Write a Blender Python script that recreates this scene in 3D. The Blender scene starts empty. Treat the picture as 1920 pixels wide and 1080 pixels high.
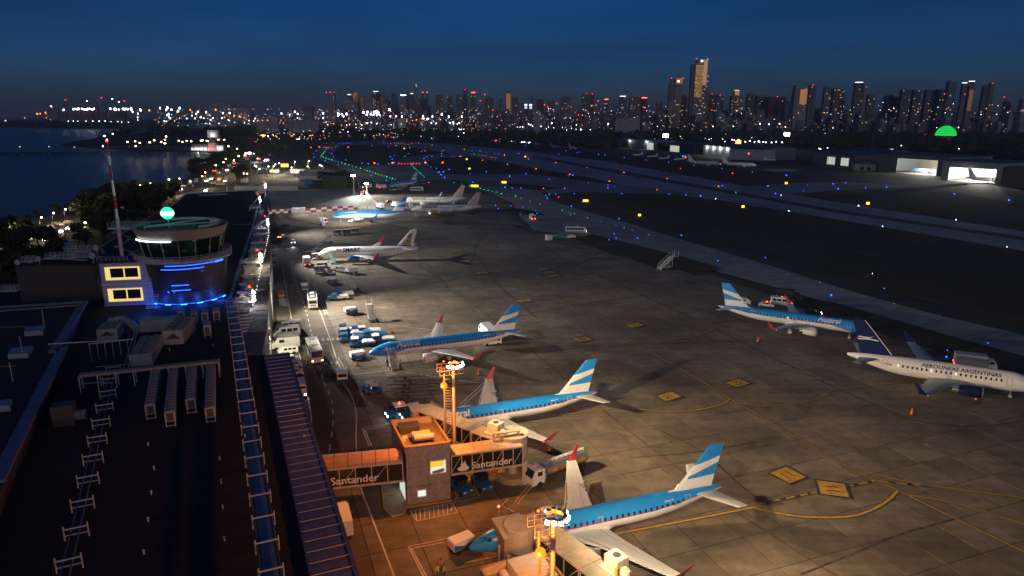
import bpy, bmesh, math, random
from mathutils import Vector, Matrix
R = math.radians
random.seed(7)
sc = bpy.context.scene
C = sc.collection

# ---------------------------------------------------------------- camera, sky, sun, exposure
F, YH, ROLL, H = 1280.0, 222.0, R(0.3), 53.0      # focal length and horizon in pixels of a 1920 frame, roll, drone height
PITCH = math.atan((540 - YH) / F)
UPV = Vector((0, math.sin(PITCH), math.cos(PITCH))); FWD = Vector((0, math.cos(PITCH), -math.sin(PITCH))); RT = Vector((1, 0, 0))
cr, sr = math.cos(ROLL), math.sin(ROLL)
camd = bpy.data.cameras.new('camera'); cam = bpy.data.objects.new('camera', camd); C.objects.link(cam)
xa = RT * cr + UPV * sr; ya = UPV * cr - RT * sr; za = -FWD
M = Matrix(((xa.x, ya.x, za.x, 0), (xa.y, ya.y, za.y, 0), (xa.z, ya.z, za.z, H), (0, 0, 0, 1)))
cam.matrix_world = M
camd.sensor_width = 36; camd.lens = 24.0; camd.clip_start = 0.5; camd.clip_end = 60000
sc.camera = cam

SUN_EL, SUN_AZ = R(4), R(166)      # afterglow behind the drone; the sky is turned down to dusk
w = bpy.data.worlds.new('World'); sc.world = w; w.use_nodes = True
nt = w.node_tree; nt.nodes.clear()
out = nt.nodes.new('ShaderNodeOutputWorld'); bg = nt.nodes.new('ShaderNodeBackground')
sky = nt.nodes.new('ShaderNodeTexSky'); sky.sky_type = 'NISHITA'; sky.sun_disc = False
sky.sun_elevation = SUN_EL; sky.sun_rotation = SUN_AZ; sky.air_density = 1.0; sky.dust_density = 0.3; sky.ozone_density = 5
# thin dusk cloud streaks, low over the horizon
tc = nt.nodes.new('ShaderNodeTexCoord'); mp = nt.nodes.new('ShaderNodeMapping'); mp.inputs['Scale'].default_value = (1, 1, 7)
nz = nt.nodes.new('ShaderNodeTexNoise'); nz.inputs['Scale'].default_value = 2.6; nz.inputs['Detail'].default_value = 6; nz.inputs['Roughness'].default_value = .55
rmp = nt.nodes.new('ShaderNodeValToRGB'); rmp.color_ramp.elements[0].position = .36; rmp.color_ramp.elements[1].position = .74
mixc = nt.nodes.new('ShaderNodeMixRGB'); mixc.blend_type = 'MULTIPLY'
mixc.inputs['Color2'].default_value = (.64, .62, .70, 1)
nt.links.new(tc.outputs['Generated'], mp.inputs['Vector']); nt.links.new(mp.outputs['Vector'], nz.inputs['Vector'])
nt.links.new(nz.outputs['Fac'], rmp.inputs['Fac']); nt.links.new(rmp.outputs['Color'], mixc.inputs['Fac'])
tint = nt.nodes.new('ShaderNodeVectorMath'); tint.operation = 'MULTIPLY'; tint.inputs[1].default_value = (.45, 1.0, 1.65)     # blue hour
sx = nt.nodes.new('ShaderNodeSeparateXYZ'); tr_ = nt.nodes.new('ShaderNodeValToRGB'); el_ = tr_.color_ramp.elements
el_[0].position = 0; el_[0].color = (.38, .46, 1, 1); el_[1].position = .22; el_[1].color = (.17, .55, .77, 1)      # haze greys the foot of the sky
sc2 = nt.nodes.new('ShaderNodeVectorMath'); sc2.operation = 'SCALE'; sc2.inputs['Scale'].default_value = 2.0
nt.links.new(tc.outputs['Generated'], sx.inputs[0]); nt.links.new(sx.outputs['Z'], tr_.inputs['Fac']); nt.links.new(tr_.outputs['Color'], sc2.inputs[0]); nt.links.new(sc2.outputs[0], tint.inputs[1])
nt.links.new(sky.outputs['Color'], tint.inputs[0]); nt.links.new(tint.outputs['Vector'], mixc.inputs['Color1'])
nt.links.new(mixc.outputs['Color'], bg.inputs['Color']); nt.links.new(bg.outputs['Background'], out.inputs['Surface'])
bg.inputs['Strength'].default_value = 0.038

sund = bpy.data.lights.new('sun', 'SUN'); sund.energy = 0.21; sund.angle = R(25); sund.color = (1, .82, .76)
suno = bpy.data.objects.new('sun', sund); C.objects.link(suno)
az = R(166); el = R(12)
sdir = Vector((math.sin(az) * math.cos(el), math.cos(az) * math.cos(el), math.sin(el)))
suno.rotation_euler = sdir.to_track_quat('Z', 'Y').to_euler()

sc.view_settings.view_transform = 'Standard'; sc.view_settings.look = 'None'
sc.view_settings.exposure = 0.0; sc.view_settings.gamma = 1.0; sc.view_settings.use_curve_mapping = False

# ---------------------------------------------------------------- surveying: a pixel of the frame to a point of the place
def ray(px, py):
    x, y = (px - 960) / F, -(py - 540) / F
    x, y = cr * x - sr * y, sr * x + cr * y
    return Vector((x, math.cos(PITCH) + y * math.sin(PITCH), -math.sin(PITCH) + y * math.cos(PITCH)))
def P(px, py, z=0.0):
    r = ray(px, py); t = (z - H) / r.z
    return Vector((r.x * t, r.y * t, z))
def PD(px, py, D):
    r = ray(px, py); t = D / r.y
    return Vector((r.x * t, D, H + r.z * t))

# ---------------------------------------------------------------- materials
MATS = {}
def pbsdf(name):
    m = bpy.data.materials.new(name); m.use_nodes = True
    return m, m.node_tree, m.node_tree.nodes['Principled BSDF']
def mat(name, col, rough=.6, metal=0, noise=0, nscale=1.0, bump=0, spec=None, coat=0):
    if name in MATS: return MATS[name]
    m, t, b = pbsdf(name)
    b.inputs['Base Color'].default_value = (*col, 1); b.inputs['Roughness'].default_value = rough; b.inputs['Metallic'].default_value = metal
    if spec is not None: b.inputs['Specular IOR Level'].default_value = spec
    if coat: b.inputs['Coat Weight'].default_value = coat
    if noise or bump:
        tcn = t.nodes.new('ShaderNodeTexCoord'); n = t.nodes.new('ShaderNodeTexNoise')
        n.inputs['Scale'].default_value = nscale; n.inputs['Detail'].default_value = 6; n.inputs['Roughness'].default_value = .65
        t.links.new(tcn.outputs['Object'], n.inputs['Vector'])
        if noise:
            mr = t.nodes.new('ShaderNodeMapRange'); mr.inputs['From Min'].default_value = .3; mr.inputs['From Max'].default_value = .7
            mr.inputs['To Min'].default_value = 1 - noise; mr.inputs['To Max'].default_value = 1 + noise
            mx = t.nodes.new('ShaderNodeVectorMath'); mx.operation = 'SCALE'; mx.inputs[0].default_value = col
            t.links.new(n.outputs['Fac'], mr.inputs['Value']); t.links.new(mr.outputs['Result'], mx.inputs['Scale'])
            t.links.new(mx.outputs['Vector'], b.inputs['Base Color'])
        if bump:
            bp = t.nodes.new('ShaderNodeBump'); bp.inputs['Strength'].default_value = bump; bp.inputs['Distance'].default_value = .05
            t.links.new(n.outputs['Fac'], bp.inputs['Height']); t.links.new(bp.outputs['Normal'], b.inputs['Normal'])
    MATS[name] = m; return m
def emis(name, col, s=5.0, sample=False):
    if name in MATS: return MATS[name]
    m, t, b = pbsdf(name)
    b.inputs['Base Color'].default_value = (col[0] * .03, col[1] * .03, col[2] * .03, 1)
    b.inputs['Emission Color'].default_value = (*col, 1); b.inputs['Emission Strength'].default_value = s
    if not sample: m.cycles.emission_sampling = 'NONE'
    MATS[name] = m; return m
def glass(name, col=(.02, .03, .035), rough=.06):
    return mat(name, col, rough, 0, spec=.8)
def ground_mat(name, col, var=.35, s1=.02, s2=.6, rough=.85, streak=None, slab=False, bump=.15):
    """worn ground: large blotches, fine grain, optional streaks and a shade of its own for each slab"""
    m, t, b = pbsdf(name); N = t.nodes; L = t.links
    tcn = N.new('ShaderNodeNewGeometry')
    def nz(scale, det, vec=None):
        n = N.new('ShaderNodeTexNoise'); n.inputs['Scale'].default_value = scale; n.inputs['Detail'].default_value = det; n.inputs['Roughness'].default_value = .62
        L.new(vec or tcn.outputs['Position'], n.inputs['Vector']); return n.outputs['Fac']
    def mr(src, lo, hi, a=.3, bb=.7):
        r = N.new('ShaderNodeMapRange'); r.inputs['From Min'].default_value = a; r.inputs['From Max'].default_value = bb
        r.inputs['To Min'].default_value = lo; r.inputs['To Max'].default_value = hi; L.new(src, r.inputs['Value']); return r.outputs['Result']
    def mul(a, c):
        k = N.new('ShaderNodeMath'); k.operation = 'MULTIPLY'; L.new(a, k.inputs[0]); L.new(c, k.inputs[1]); return k.outputs[0]
    f = mul(mr(nz(s1, 5), 1 - var, 1 + var), mr(nz(s2, 8), 1 - var * .5, 1 + var * .5))
    f = mul(f, mr(nz(s1 * 5, 4), 1 - var * .6, 1 + var * .4))
    if streak is not None:
        mpn = N.new('ShaderNodeMapping'); mpn.inputs['Rotation'].default_value = (0, 0, streak); mpn.inputs['Scale'].default_value = (.03, .9, 1)
        L.new(tcn.outputs['Position'], mpn.inputs['Vector'])
        f = mul(f, mr(nz(.6, 6, mpn.outputs['Vector']), .72, 1.12))
        vo = nz(.11, 3); f = mul(f, mr(vo, 1, .45, .66, .78))        # oil stains
    if slab:
        oi = N.new('ShaderNodeObjectInfo'); ad = N.new('ShaderNodeMath'); ad.operation = 'ADD'
        L.new(oi.outputs['Random'], ad.inputs[0]); L.new(tcn.outputs['Random Per Island'], ad.inputs[1])
        fr = N.new('ShaderNodeMath'); fr.operation = 'FRACT'; L.new(ad.outputs[0], fr.inputs[0])
        f = mul(f, mr(fr.outputs[0], .84, 1.12, 0, 1))
    mx = N.new('ShaderNodeVectorMath'); mx.operation = 'SCALE'; mx.inputs[0].default_value = col
    L.new(f, mx.inputs['Scale']); L.new(mx.outputs['Vector'], b.inputs['Base Color'])
    b.inputs['Roughness'].default_value = rough
    if bump:
        bp = N.new('ShaderNodeBump'); bp.inputs['Strength'].default_value = bump; bp.inputs['Distance'].default_value = .04
        L.new(nz(3, 4), bp.inputs['Height']); L.new(bp.outputs['Normal'], b.inputs['Normal'])
    MATS[name] = m; return m

# ---------------------------------------------------------------- mesh builder and tagging
class MB:
    def __init__(s): s.v = []; s.f = []; s.m = []
    def add(s, vs, fs, m=0):
        o = len(s.v); s.v += [tuple(p) for p in vs]; s.f += [tuple(i + o for i in f) for f in fs]; s.m += [m] * len(fs); return s
    def box(s, cx, cy, cz, sx, sy, sz, m=0, rz=0, top=1.0):
        c, n = math.cos(rz), math.sin(rz); vs = []
        for k in (-1, 1):
            q = top if k > 0 else 1
            for a, b in ((-1, -1), (1, -1), (1, 1), (-1, 1)):
                x, y = a * sx / 2 * q, b * sy / 2 * q
                vs.append((cx + x * c - y * n, cy + x * n + y * c, cz + k * sz / 2))
        return s.add(vs, [(3, 2, 1, 0), (4, 5, 6, 7), (0, 1, 5, 4), (1, 2, 6, 5), (2, 3, 7, 6), (3, 0, 4, 7)], m)
    def bar(s, p, q, w=.1, h=None, m=0):
        p, q = Vector(p), Vector(q); h = h or w; d = (q - p).normalized()
        up = Vector((0, 0, 1)) if abs(d.z) < .95 else Vector((0, 1, 0))
        a = d.cross(up).normalized() * w / 2; b = a.cross(d).normalized() * h / 2
        vs = [e + i * a + j * b for e in (p, q) for i, j in ((-1, -1), (1, -1), (1, 1), (-1, 1))]
        return s.add(vs, [(0, 1, 2, 3), (7, 6, 5, 4), (0, 4, 5, 1), (1, 5, 6, 2), (2, 6, 7, 3), (3, 7, 4, 0)], m)
    def tube(s, p, q, r, r2=None, n=8, m=0):
        p, q = Vector(p), Vector(q); r2 = r if r2 is None else r2; d = (q - p).normalized()
        up = Vector((0, 0, 1)) if abs(d.z) < .95 else Vector((0, 1, 0))
        a = d.cross(up).normalized(); b = a.cross(d)
        vs = [e + (a * math.cos(2 * math.pi * i / n) + b * math.sin(2 * math.pi * i / n)) * rr for e, rr in ((p, r), (q, r2)) for i in range(n)]
        fs = [(i, (i + 1) % n, n + (i + 1) % n, n + i) for i in range(n)] + [tuple(range(n))[::-1], tuple(range(n, 2 * n))]
        return s.add(vs, fs, m)
    def loft(s, rings, m=0, cap=True):
        n = len(rings[0]); vs = [p for r in rings for p in r]; fs = []
        for k in range(len(rings) - 1):
            for i in range(n):
                j = (i + 1) % n; fs.append((k * n + i, k * n + j, (k + 1) * n + j, (k + 1) * n + i))
        if cap: fs += [tuple(range(n))[::-1], tuple(range((len(rings) - 1) * n, len(rings) * n))]
        return s.add(vs, fs, m)
    def lathe(s, prof, cx=0, cy=0, n=24, m=0, cap=True, a0=0, a1=2 * math.pi):
        full = abs(a1 - a0 - 2 * math.pi) < 1e-6
        if full: return s.loft([[(cx + r * math.cos(2 * math.pi * i / n), cy + r * math.sin(2 * math.pi * i / n), z) for i in range(n)] for r, z in prof], m, cap)
        vs = [(cx + r * math.cos(a0 + (a1 - a0) * i / n), cy + r * math.sin(a0 + (a1 - a0) * i / n), z) for r, z in prof for i in range(n + 1)]
        k = n + 1; return s.add(vs, [(a * k + i, a * k + i + 1, a * k + k + i + 1, a * k + k + i) for a in range(len(prof) - 1) for i in range(n)], m)
    def prism(s, pts, z0, z1, m=0):
        n = len(pts); ar = sum(pts[i][0] * pts[(i + 1) % n][1] - pts[(i + 1) % n][0] * pts[i][1] for i in range(n))
        pts = list(pts) if ar > 0 else list(pts)[::-1]
        vs = [(p[0], p[1], z0) for p in pts] + [(p[0], p[1], z1) for p in pts]
        return s.add(vs, [tuple(range(n))[::-1], tuple(range(n, 2 * n))] + [(i, (i + 1) % n, n + (i + 1) % n, n + i) for i in range(n)], m)
    def prof(s, pts, y0, y1, m=0):
        """side profile (x, z) drawn out across y"""
        n = len(pts); ar = sum(pts[i][0] * pts[(i + 1) % n][1] - pts[(i + 1) % n][0] * pts[i][1] for i in range(n))
        pts = list(pts) if ar > 0 else list(pts)[::-1]
        vs = [(p[0], y0, p[1]) for p in pts] + [(p[0], y1, p[1]) for p in pts]
        return s.add(vs, [tuple(range(n)), tuple(range(n, 2 * n))[::-1]] + [(i, n + i, n + (i + 1) % n, (i + 1) % n) for i in range(n)], m)
    def ball(s, c, r, m=0, n=8, k=5, sz=1.0):
        rings = []
        for j in range(1, k):
            a = math.pi * j / k
            rings.append([(c[0] + r * math.sin(a) * math.cos(2 * math.pi * i / n), c[1] + r * math.sin(a) * math.sin(2 * math.pi * i / n), c[2] - r * sz * math.cos(a)) for i in range(n)])
        return s.loft(rings, m)
    def wheel(s, x, y, r, w, m=0, n=12): return s.tube((x, y - w / 2, r), (x, y + w / 2, r), r, n=n, m=m)
    def ribbon(s, pts, w, z, m=0):
        pts = [Vector((p[0], p[1])) for p in pts]; vs = []
        for i, p in enumerate(pts):
            d = (pts[min(i + 1, len(pts) - 1)] - pts[max(i - 1, 0)]).normalized(); n = Vector((-d.y, d.x)) * w / 2
            vs += [(p.x - n.x, p.y - n.y, z), (p.x + n.x, p.y + n.y, z)]
        return s.add(vs, [(2 * i, 2 * i + 2, 2 * i + 3, 2 * i + 1) for i in range(len(pts) - 1)], m)
    def xf(s, loc=(0, 0, 0), rz=0, inv=False, sc_=1.0):
        c, n = math.cos(rz), math.sin(rz); o = []
        for x, y, z in s.v:
            if inv: x, y, z = x - loc[0], y - loc[1], z - loc[2]; o.append((x * c + y * n, -x * n + y * c, z))
            else: x, y, z = x * sc_, y * sc_, z * sc_; o.append((x * c - y * n + loc[0], x * n + y * c + loc[1], z + loc[2]))
        s.v = o; return s
    def mesh(s, name, mats, smooth=False):
        me = bpy.data.meshes.new(name); me.from_pydata(s.v, [], s.f)
        for m_ in (mats if isinstance(mats, (list, tuple)) else [mats]): me.materials.append(m_)
        if any(s.m): me.polygons.foreach_set('material_index', s.m)
        if smooth: me.polygons.foreach_set('use_smooth', [True] * len(s.f))
        me.update(); return me
    def build(s, name, mats, parent=None, smooth=False, world=False):
        if world and parent: s.xf(parent.location, parent.rotation_euler.z, inv=True)
        o = bpy.data.objects.new(name, s.mesh(name, mats, smooth)); C.objects.link(o)
        if parent: o.parent = parent
        return o
def tag(o, label=None, cat=None, group=None, kind=None):
    if label: o['label'] = label
    if cat: o['category'] = cat
    if group: o['group'] = group
    if kind: o['kind'] = kind
    return o
def thing(name, label, cat, loc=(0, 0, 0), rz=0, group=None):
    o = bpy.data.objects.new(name, None); o.empty_display_size = .3; C.objects.link(o); o.location = loc; o.rotation_euler = (0, 0, rz)
    return tag(o, label, cat, group)
KIDS = {}
def copy_tree(o, loc=None, rz=None, label=None, group=None, parent=None):
    c = o.copy(); C.objects.link(c)
    if parent: c.parent = parent
    if loc is not None: c.location = loc
    if rz is not None: c.rotation_euler = (0, 0, rz)
    if label: c['label'] = label
    if group: c['group'] = group
    for ch in list(o.children): copy_tree(ch, parent=c)
    return c
def inst(me, name, loc, rz=0, s=1.0, label=None, cat=None, group=None, parent=None, kind=None):
    o = bpy.data.objects.new(name, me); C.objects.link(o); o.location = loc; o.rotation_euler = (0, 0, rz)
    if isinstance(s, (tuple, list)): o.scale = s
    else: o.scale = (s, s, s)
    if parent: o.parent = parent
    return tag(o, label, cat, group, kind)
def text_polys(txt, size=1.0, bold=0.0, shear=0.0, space=1.0, step=None, align='LEFT'):
    """flat lettering as (verts, faces), x along the text, y up; cut in bands when it is to be wrapped round something"""
    cu = bpy.data.curves.new('txt', 'FONT'); cu.body = txt; cu.size = size; cu.offset = bold; cu.shear = shear; cu.space_character = space
    cu.resolution_u = 3; cu.align_x = align
    o = bpy.data.objects.new('txt', cu); C.objects.link(o)
    dg = bpy.context.evaluated_depsgraph_get(); me = bpy.data.meshes.new_from_object(o.evaluated_get(dg))
    bm = bmesh.new(); bm.from_mesh(me)
    if step:
        k = -size
        while k < size * 1.4:
            bmesh.ops.bisect_plane(bm, geom=bm.verts[:] + bm.edges[:] + bm.faces[:], plane_co=(0, k, 0), plane_no=(0, 1, 0)); k += step
    vs = [v.co.copy() for v in bm.verts]; bm.verts.index_update(); fs = [tuple(v.index for v in f.verts) for f in bm.faces]
    bm.free(); bpy.data.meshes.remove(me); bpy.data.objects.remove(o); bpy.data.curves.remove(cu)
    return vs, fs
def text_on(mb, txt, size, org, xd, yd, m=0, **k):
    vs, fs = text_polys(txt, size, **k); org, xd, yd = Vector(org), Vector(xd), Vector(yd)
    mb.add([org + xd * v.x + yd * v.y for v in vs], fs, m)

white = mat('white_paint', (.84, .84, .83), .28, noise=.06, nscale=2)
cream = mat('cream_metal', (.62, .58, .48), .5, noise=.15, nscale=1.5)
grey_metal = mat('galvanised_steel', (.42, .43, .44), .45, .4, noise=.15, nscale=3)
pale_metal = mat('painted_steel', (.55, .55, .54), .5, noise=.1, nscale=3)
dark_metal = mat('dark_steel', (.06, .062, .065), .5, .3)
rubber = mat('rubber', (.02, .02, .02), .8)
blackm = mat('black_plastic', (.015, .015, .017), .5)
glassd = glass('dark_glass')
bluep = mat('airline_blue_paint', (.012, .15, .36), .3, noise=.08, nscale=1, coat=.3)
navyp = mat('navy_paint', (.004, .015, .10), .6, spec=.2)
redp = mat('red_paint', (.5, .02, .03), .4)
orangep = mat('orange_paint', (.75, .16, .01), .5)
yellowp = mat('yellow_paint', (.6, .38, .02), .6)
silver = mat('bare_aluminium', (.6, .6, .6), .28, .8)
tealp = mat('teal_paint', (.05, .35, .28), .4)
e_red = emis('red_lamp', (1, .02, .02), 9)
e_redbig = emis('red_tail_lamp', (1, .07, .03), 10)
e_white = emis('white_lamp', (1, .95, .9), 12)
e_cool = emis('cool_white_lamp', (.82, .9, 1), 14)
e_amber = emis('amber_lamp', (1, .15, .006), 4.2)
e_blue = emis('blue_lamp', (.03, .12, 1), 6)
e_green = emis('green_lamp', (.02, 1, .28), 3.5)
e_yell = emis('yellow_lit_sign', (1, .62, .02), 3.2)
def lamp(kind, loc, energy, col, size=.3, target=None, angle=120, blend=.6, name='lamp_light', parent=None):
    d = bpy.data.lights.new(name, kind); d.energy = energy; d.color = col
    if kind in ('POINT', 'SPOT'): d.shadow_soft_size = size
    if kind == 'SPOT': d.spot_size = R(angle); d.spot_blend = blend
    o = bpy.data.objects.new(name, d); C.objects.link(o); o.location = loc
    if target is not None: o.rotation_euler = (Vector(loc) - Vector(target)).to_track_quat('Z', 'Y').to_euler()
    if parent: o.parent = parent; o.matrix_parent_inverse = Matrix.Rotation(-parent.rotation_euler.z, 4, 'Z') @ Matrix.Translation(-Vector(parent.location))
    return o
# ================================================================ GROUND, WATER, PAVEMENTS
def XY(l, z=0.0): return [P(x, y, z) for x, y in l]
grass = ground_mat('dry_grass', (.034, .030, .017), .8, .014, .12, .95, bump=.5)
landm = ground_mat('city_ground', (.03, .03, .028), .3, .01, .1, .9)
asph = ground_mat('taxiway_asphalt', (.31, .305, .305), .34, .015, .5, .8, streak=R(20))
rwym = ground_mat('runway_asphalt', (.42, .41, .41), .3, .02, .5, .8, streak=R(11))
dkas = ground_mat('dark_shoulder_asphalt', (.045, .045, .048), .3, .02, .4, .85)
conc = ground_mat('apron_concrete', (.19, .152, .112), .5, .022, .5, .75, streak=R(-20), slab=True)
concb = ground_mat('apron_joint_filler', (.045, .038, .032), .3, .03, .5, .9)
roadm = ground_mat('service_road_asphalt', (.115, .095, .075), .3, .03, .6, .8, streak=R(20), slab=True)
sand = ground_mat('sand_verge', (.24, .20, .13), .3, .05, .5, .95)

def tri_poly(name, pts, z, m, kind='structure', depth=None):
    bm = bmesh.new(); vs = [bm.verts.new((p[0], p[1], z)) for p in pts]; f = bm.faces.new(vs)
    if f.normal.z < 0: f.normal_flip()
    if depth:
        r = bmesh.ops.extrude_face_region(bm, geom=[f]); up = [v for v in r['geom'] if isinstance(v, bmesh.types.BMVert)]
        for v in vs: v.co.z -= depth
    bmesh.ops.triangulate(bm, faces=bm.faces[:]); bm.normal_update()
    me = bpy.data.meshes.new(name); bm.to_mesh(me); bm.free(); me.materials.append(m)
    o = bpy.data.objects.new(name, me); C.objects.link(o); o['kind'] = kind; return o

# river and bay
wm, wt, wb = pbsdf('river_water')
wb.inputs['Base Color'].default_value = (.002, .010, .018, 1); wb.inputs['Roughness'].default_value = .34; wb.inputs['IOR'].default_value = 1.33
ge = wt.nodes.new('ShaderNodeNewGeometry'); wn = wt.nodes.new('ShaderNodeTexNoise'); wn.inputs['Scale'].default_value = .22; wn.inputs['Detail'].default_value = 6
wmap = wt.nodes.new('ShaderNodeMapping'); wmap.inputs['Scale'].default_value = (1, .55, 1)
wbp = wt.nodes.new('ShaderNodeBump'); wbp.inputs['Strength'].default_value = .55; wbp.inputs['Distance'].default_value = .5
wt.links.new(ge.outputs['Position'], wmap.inputs['Vector']); wt.links.new(wmap.outputs['Vector'], wn.inputs['Vector'])
wt.links.new(wn.outputs['Fac'], wbp.inputs['Height']); wt.links.new(wbp.outputs['Normal'], wb.inputs['Normal'])
tri_poly('river', [(-18000, -200), (6000, -200), (6000, 20000), (-18000, 20000)], -1.6, wm)

# land: one sheet from under the drone to the skyline, its left edge is the shore
shore = XY([(-330, 560), (-60, 452), (0, 438), (70, 420), (150, 387), (240, 360), (330, 347), (352, 334), (365, 316), (388, 303), (412, 293),
            (405, 286), (365, 282), (300, 282), (190, 276), (115, 271.5), (135, 265), (175, 260), (200, 251), (232, 243.5), (245, 241), (60, 239), (0, 237.5), (-120, 236), (-300, 235)])
pts = [Vector((-160, -180, 0))] + shore + [PD(-300, 231, 6500), Vector((-6500, 12000, 0)), Vector((-4000, 19900, 0)), Vector((20000, 19900, 0)), Vector((20000, -180, 0))]
tri_poly('ground', pts, 0, landm, depth=2.2)
# a strip of enclosed dock water behind the park
tri_poly('dock_basin', XY([(330, 235), (340, 231), (440, 231), (455, 235), (440, 241), (380, 243), (345, 241)]), .05, wm)
# sandy shore of the peninsula
tri_poly('beach', XY([(190, 275.2), (230, 273), (300, 272.5), (360, 276), (365, 281), (300, 281), (215, 277.5)]), .06, sand)

# airfield grass
field = XY([(500, 330), (545, 285), (570, 262), (640, 257), (760, 257), (900, 262), (1040, 272), (1180, 288), (1500, 310), (1700, 345), (1980, 380), (2400, 460), (2600, 1400), (600, 1400), (520, 600), (520, 400)])
tri_poly('airfield_grass', field, .02, grass)
def pave(name, px, m, z): return tri_poly(name, XY(px), z, m)
pave('hangar_apron', [(1040, 276), (1180, 282), (1420, 302), (1930, 352), (2300, 400), (2300, 520), (1990, 398), (1800, 362), (1600, 344), (1480, 330), (1380, 310), (1240, 296), (1090, 284)], dkas, .05)
pave('runway', [(770, 266), (840, 270), (1000, 285), (1140, 303), (1330, 337), (1560, 378), (1920, 434), (2300, 500), (2300, 560), (1920, 471), (1560, 410), (1360, 377), (1220, 359), (1100, 332), (900, 297), (790, 279), (700, 270)], rwym, .07)
pave('runway_centre_strip', [(1000, 292), (1150, 318), (1340, 352), (1560, 392), (1920, 445), (2300, 522), (2300, 533), (1920, 451), (1560, 398), (1340, 358), (1150, 324), (1000, 295)], dkas, .09)
pave('crossing_taxiway', [(1380, 352), (1500, 343), (1600, 342), (1720, 350), (1560, 358), (1470, 365), (1400, 364)], asph, .1)
pave('threshold_loop', [(596, 300), (590, 292), (600, 276), (625, 268), (690, 264), (770, 266), (790, 270), (700, 272), (650, 271), (634, 276), (626, 287), (624, 295), (660, 312), (720, 335), (800, 360), (740, 358), (660, 324)], asph, .08)
pave('link_taxiway', [(735, 308), (745, 300), (790, 291), (840, 288), (890, 292), (830, 296), (800, 303), (800, 312), (830, 325), (900, 330), (1000, 335), (1100, 342), (1220, 359), (1100, 357), (980, 345), (880, 340), (840, 345), (760, 350), (690, 330), (680, 312)], asph, .085)
pave('connector_taxiway', [(870, 326), (1000, 327), (1140, 345), (1220, 352), (1360, 372), (1560, 408), (1480, 392), (1330, 368), (1200, 363), (1080, 360), (1025, 365), (1010, 358), (1080, 350), (1100, 346), (980, 338)], asph, .092)
tx = [(890, 330), (960, 350), (1012, 358), (1035, 375), (1090, 392), (1160, 412), (1300, 454), (1430, 492), (1600, 546), (1760, 590), (1920, 626), (2300, 720), (2300, 830), (1920, 668), (1700, 610), (1560, 570), (1440, 535), (1330, 506), (1200, 470), (1100, 445), (1000, 432), (700, 430), (640, 405), (700, 350), (800, 345)]
pave('taxiway', tx, asph, .095)
pave('taxiway_shoulder', [(1015, 360), (1022, 358), (1040, 372), (1100, 387), (1310, 446), (1440, 483), (1620, 537), (1780, 580), (1920, 613), (2300, 700), (2300, 722), (1920, 628), (1760, 592), (1600, 548), (1430, 494), (1300, 456), (1160, 414), (1090, 394), (1033, 377)], dkas, .1)
# apron: a filler sheet, then the slabs one by one
apr = [(500, 358), (660, 352), (700, 350), (740, 340), (860, 338), (960, 380), (975, 405), (1000, 432), (1080, 446), (1120, 462), (1250, 500), (1345, 512), (1500, 556), (1600, 590), (1700, 626), (1920, 690), (2300, 800), (2300, 1500), (560, 1500), (560, 760), (508, 640), (508, 450)]
apr_w = [(p.x, p.y) for p in XY(apr)]
apron = tri_poly('apron', apr_w, .11, concb)
pave('grass_island', [(1080, 447), (1110, 440), (1200, 462), (1300, 489), (1340, 500), (1350, 506), (1330, 511), (1250, 505), (1150, 478), (1100, 460)], grass, .26)
pave('grass_island', [(925, 396), (960, 390), (1000, 396), (1018, 402), (1010, 404), (960, 402)], grass, .26)
pave('grass_verge', [(1500, 560), (1560, 568), (1700, 608), (1920, 672), (2300, 800), (2300, 850), (1920, 706), (1800, 672), (1640, 622), (1560, 600), (1480, 572)], grass, .26)
pave('remote_stand_pad', [(500, 358), (658, 353), (690, 370), (705, 392), (640, 392), (510, 402), (506, 380)], ground_mat('pale_pad_concrete', (.30, .29, .27), .2, .03, .4, .8, streak=R(70)), .29)
def inpoly(x, y, poly):
    c = False; n = len(poly)
    for i in range(n):
        x1, y1 = poly[i]; x2, y2 = poly[i - 1]
        if (y1 > y) != (y2 > y) and x < (x2 - x1) * (y - y1) / (y2 - y1) + x1: c = not c
    return c
TH = math.atan2(.354, .935)     # apron grid turned with the stand line
au = Vector((-math.sin(TH), math.cos(TH))); av = Vector((math.cos(TH), math.sin(TH)))
S = 6.6; slabs = []
road_px = [(508, 500), (560, 480), (575, 520), (600, 582), (634, 681), (662, 748), (672, 800), (700, 980), (745, 1100), (790, 1500), (560, 1500), (540, 700), (505, 560)]
road_w = [(p.x, p.y) for p in XY(road_px)]
isl = [[(p.x, p.y) for p in XY(q)] for q in ([(1080, 447), (1110, 440), (1200, 462), (1300, 489), (1350, 506), (1330, 511), (1250, 505), (1150, 478)],)]
for i in range(-60, 60):
    for j in range(2, 95):
        c = av * (i * S) + au * (j * S)
        if c.y < 35 or c.y > 640 or abs(c.x) > c.y * .95 + 15: continue
        ok = all(inpoly(c.x + (av * dx + au * dy).x * S * .52, c.y + (av * dx + au * dy).y * S * .52, apr_w) for dx, dy in ((1, 1), (1, -1), (-1, 1), (-1, -1)))
        if ok: slabs.append((c.length + (1e6 if inpoly(c.x, c.y, road_w) else 0), c))
slabs.sort(key=lambda q: q[0])
g = S - .13; sm = MB().box(0, 0, 0, g, g, .1); sme = sm.mesh('slab', conc); sme2 = MB().box(0, 0, 0, g, g, .1).mesh('slab', roadm)
far_s = MB()
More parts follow.
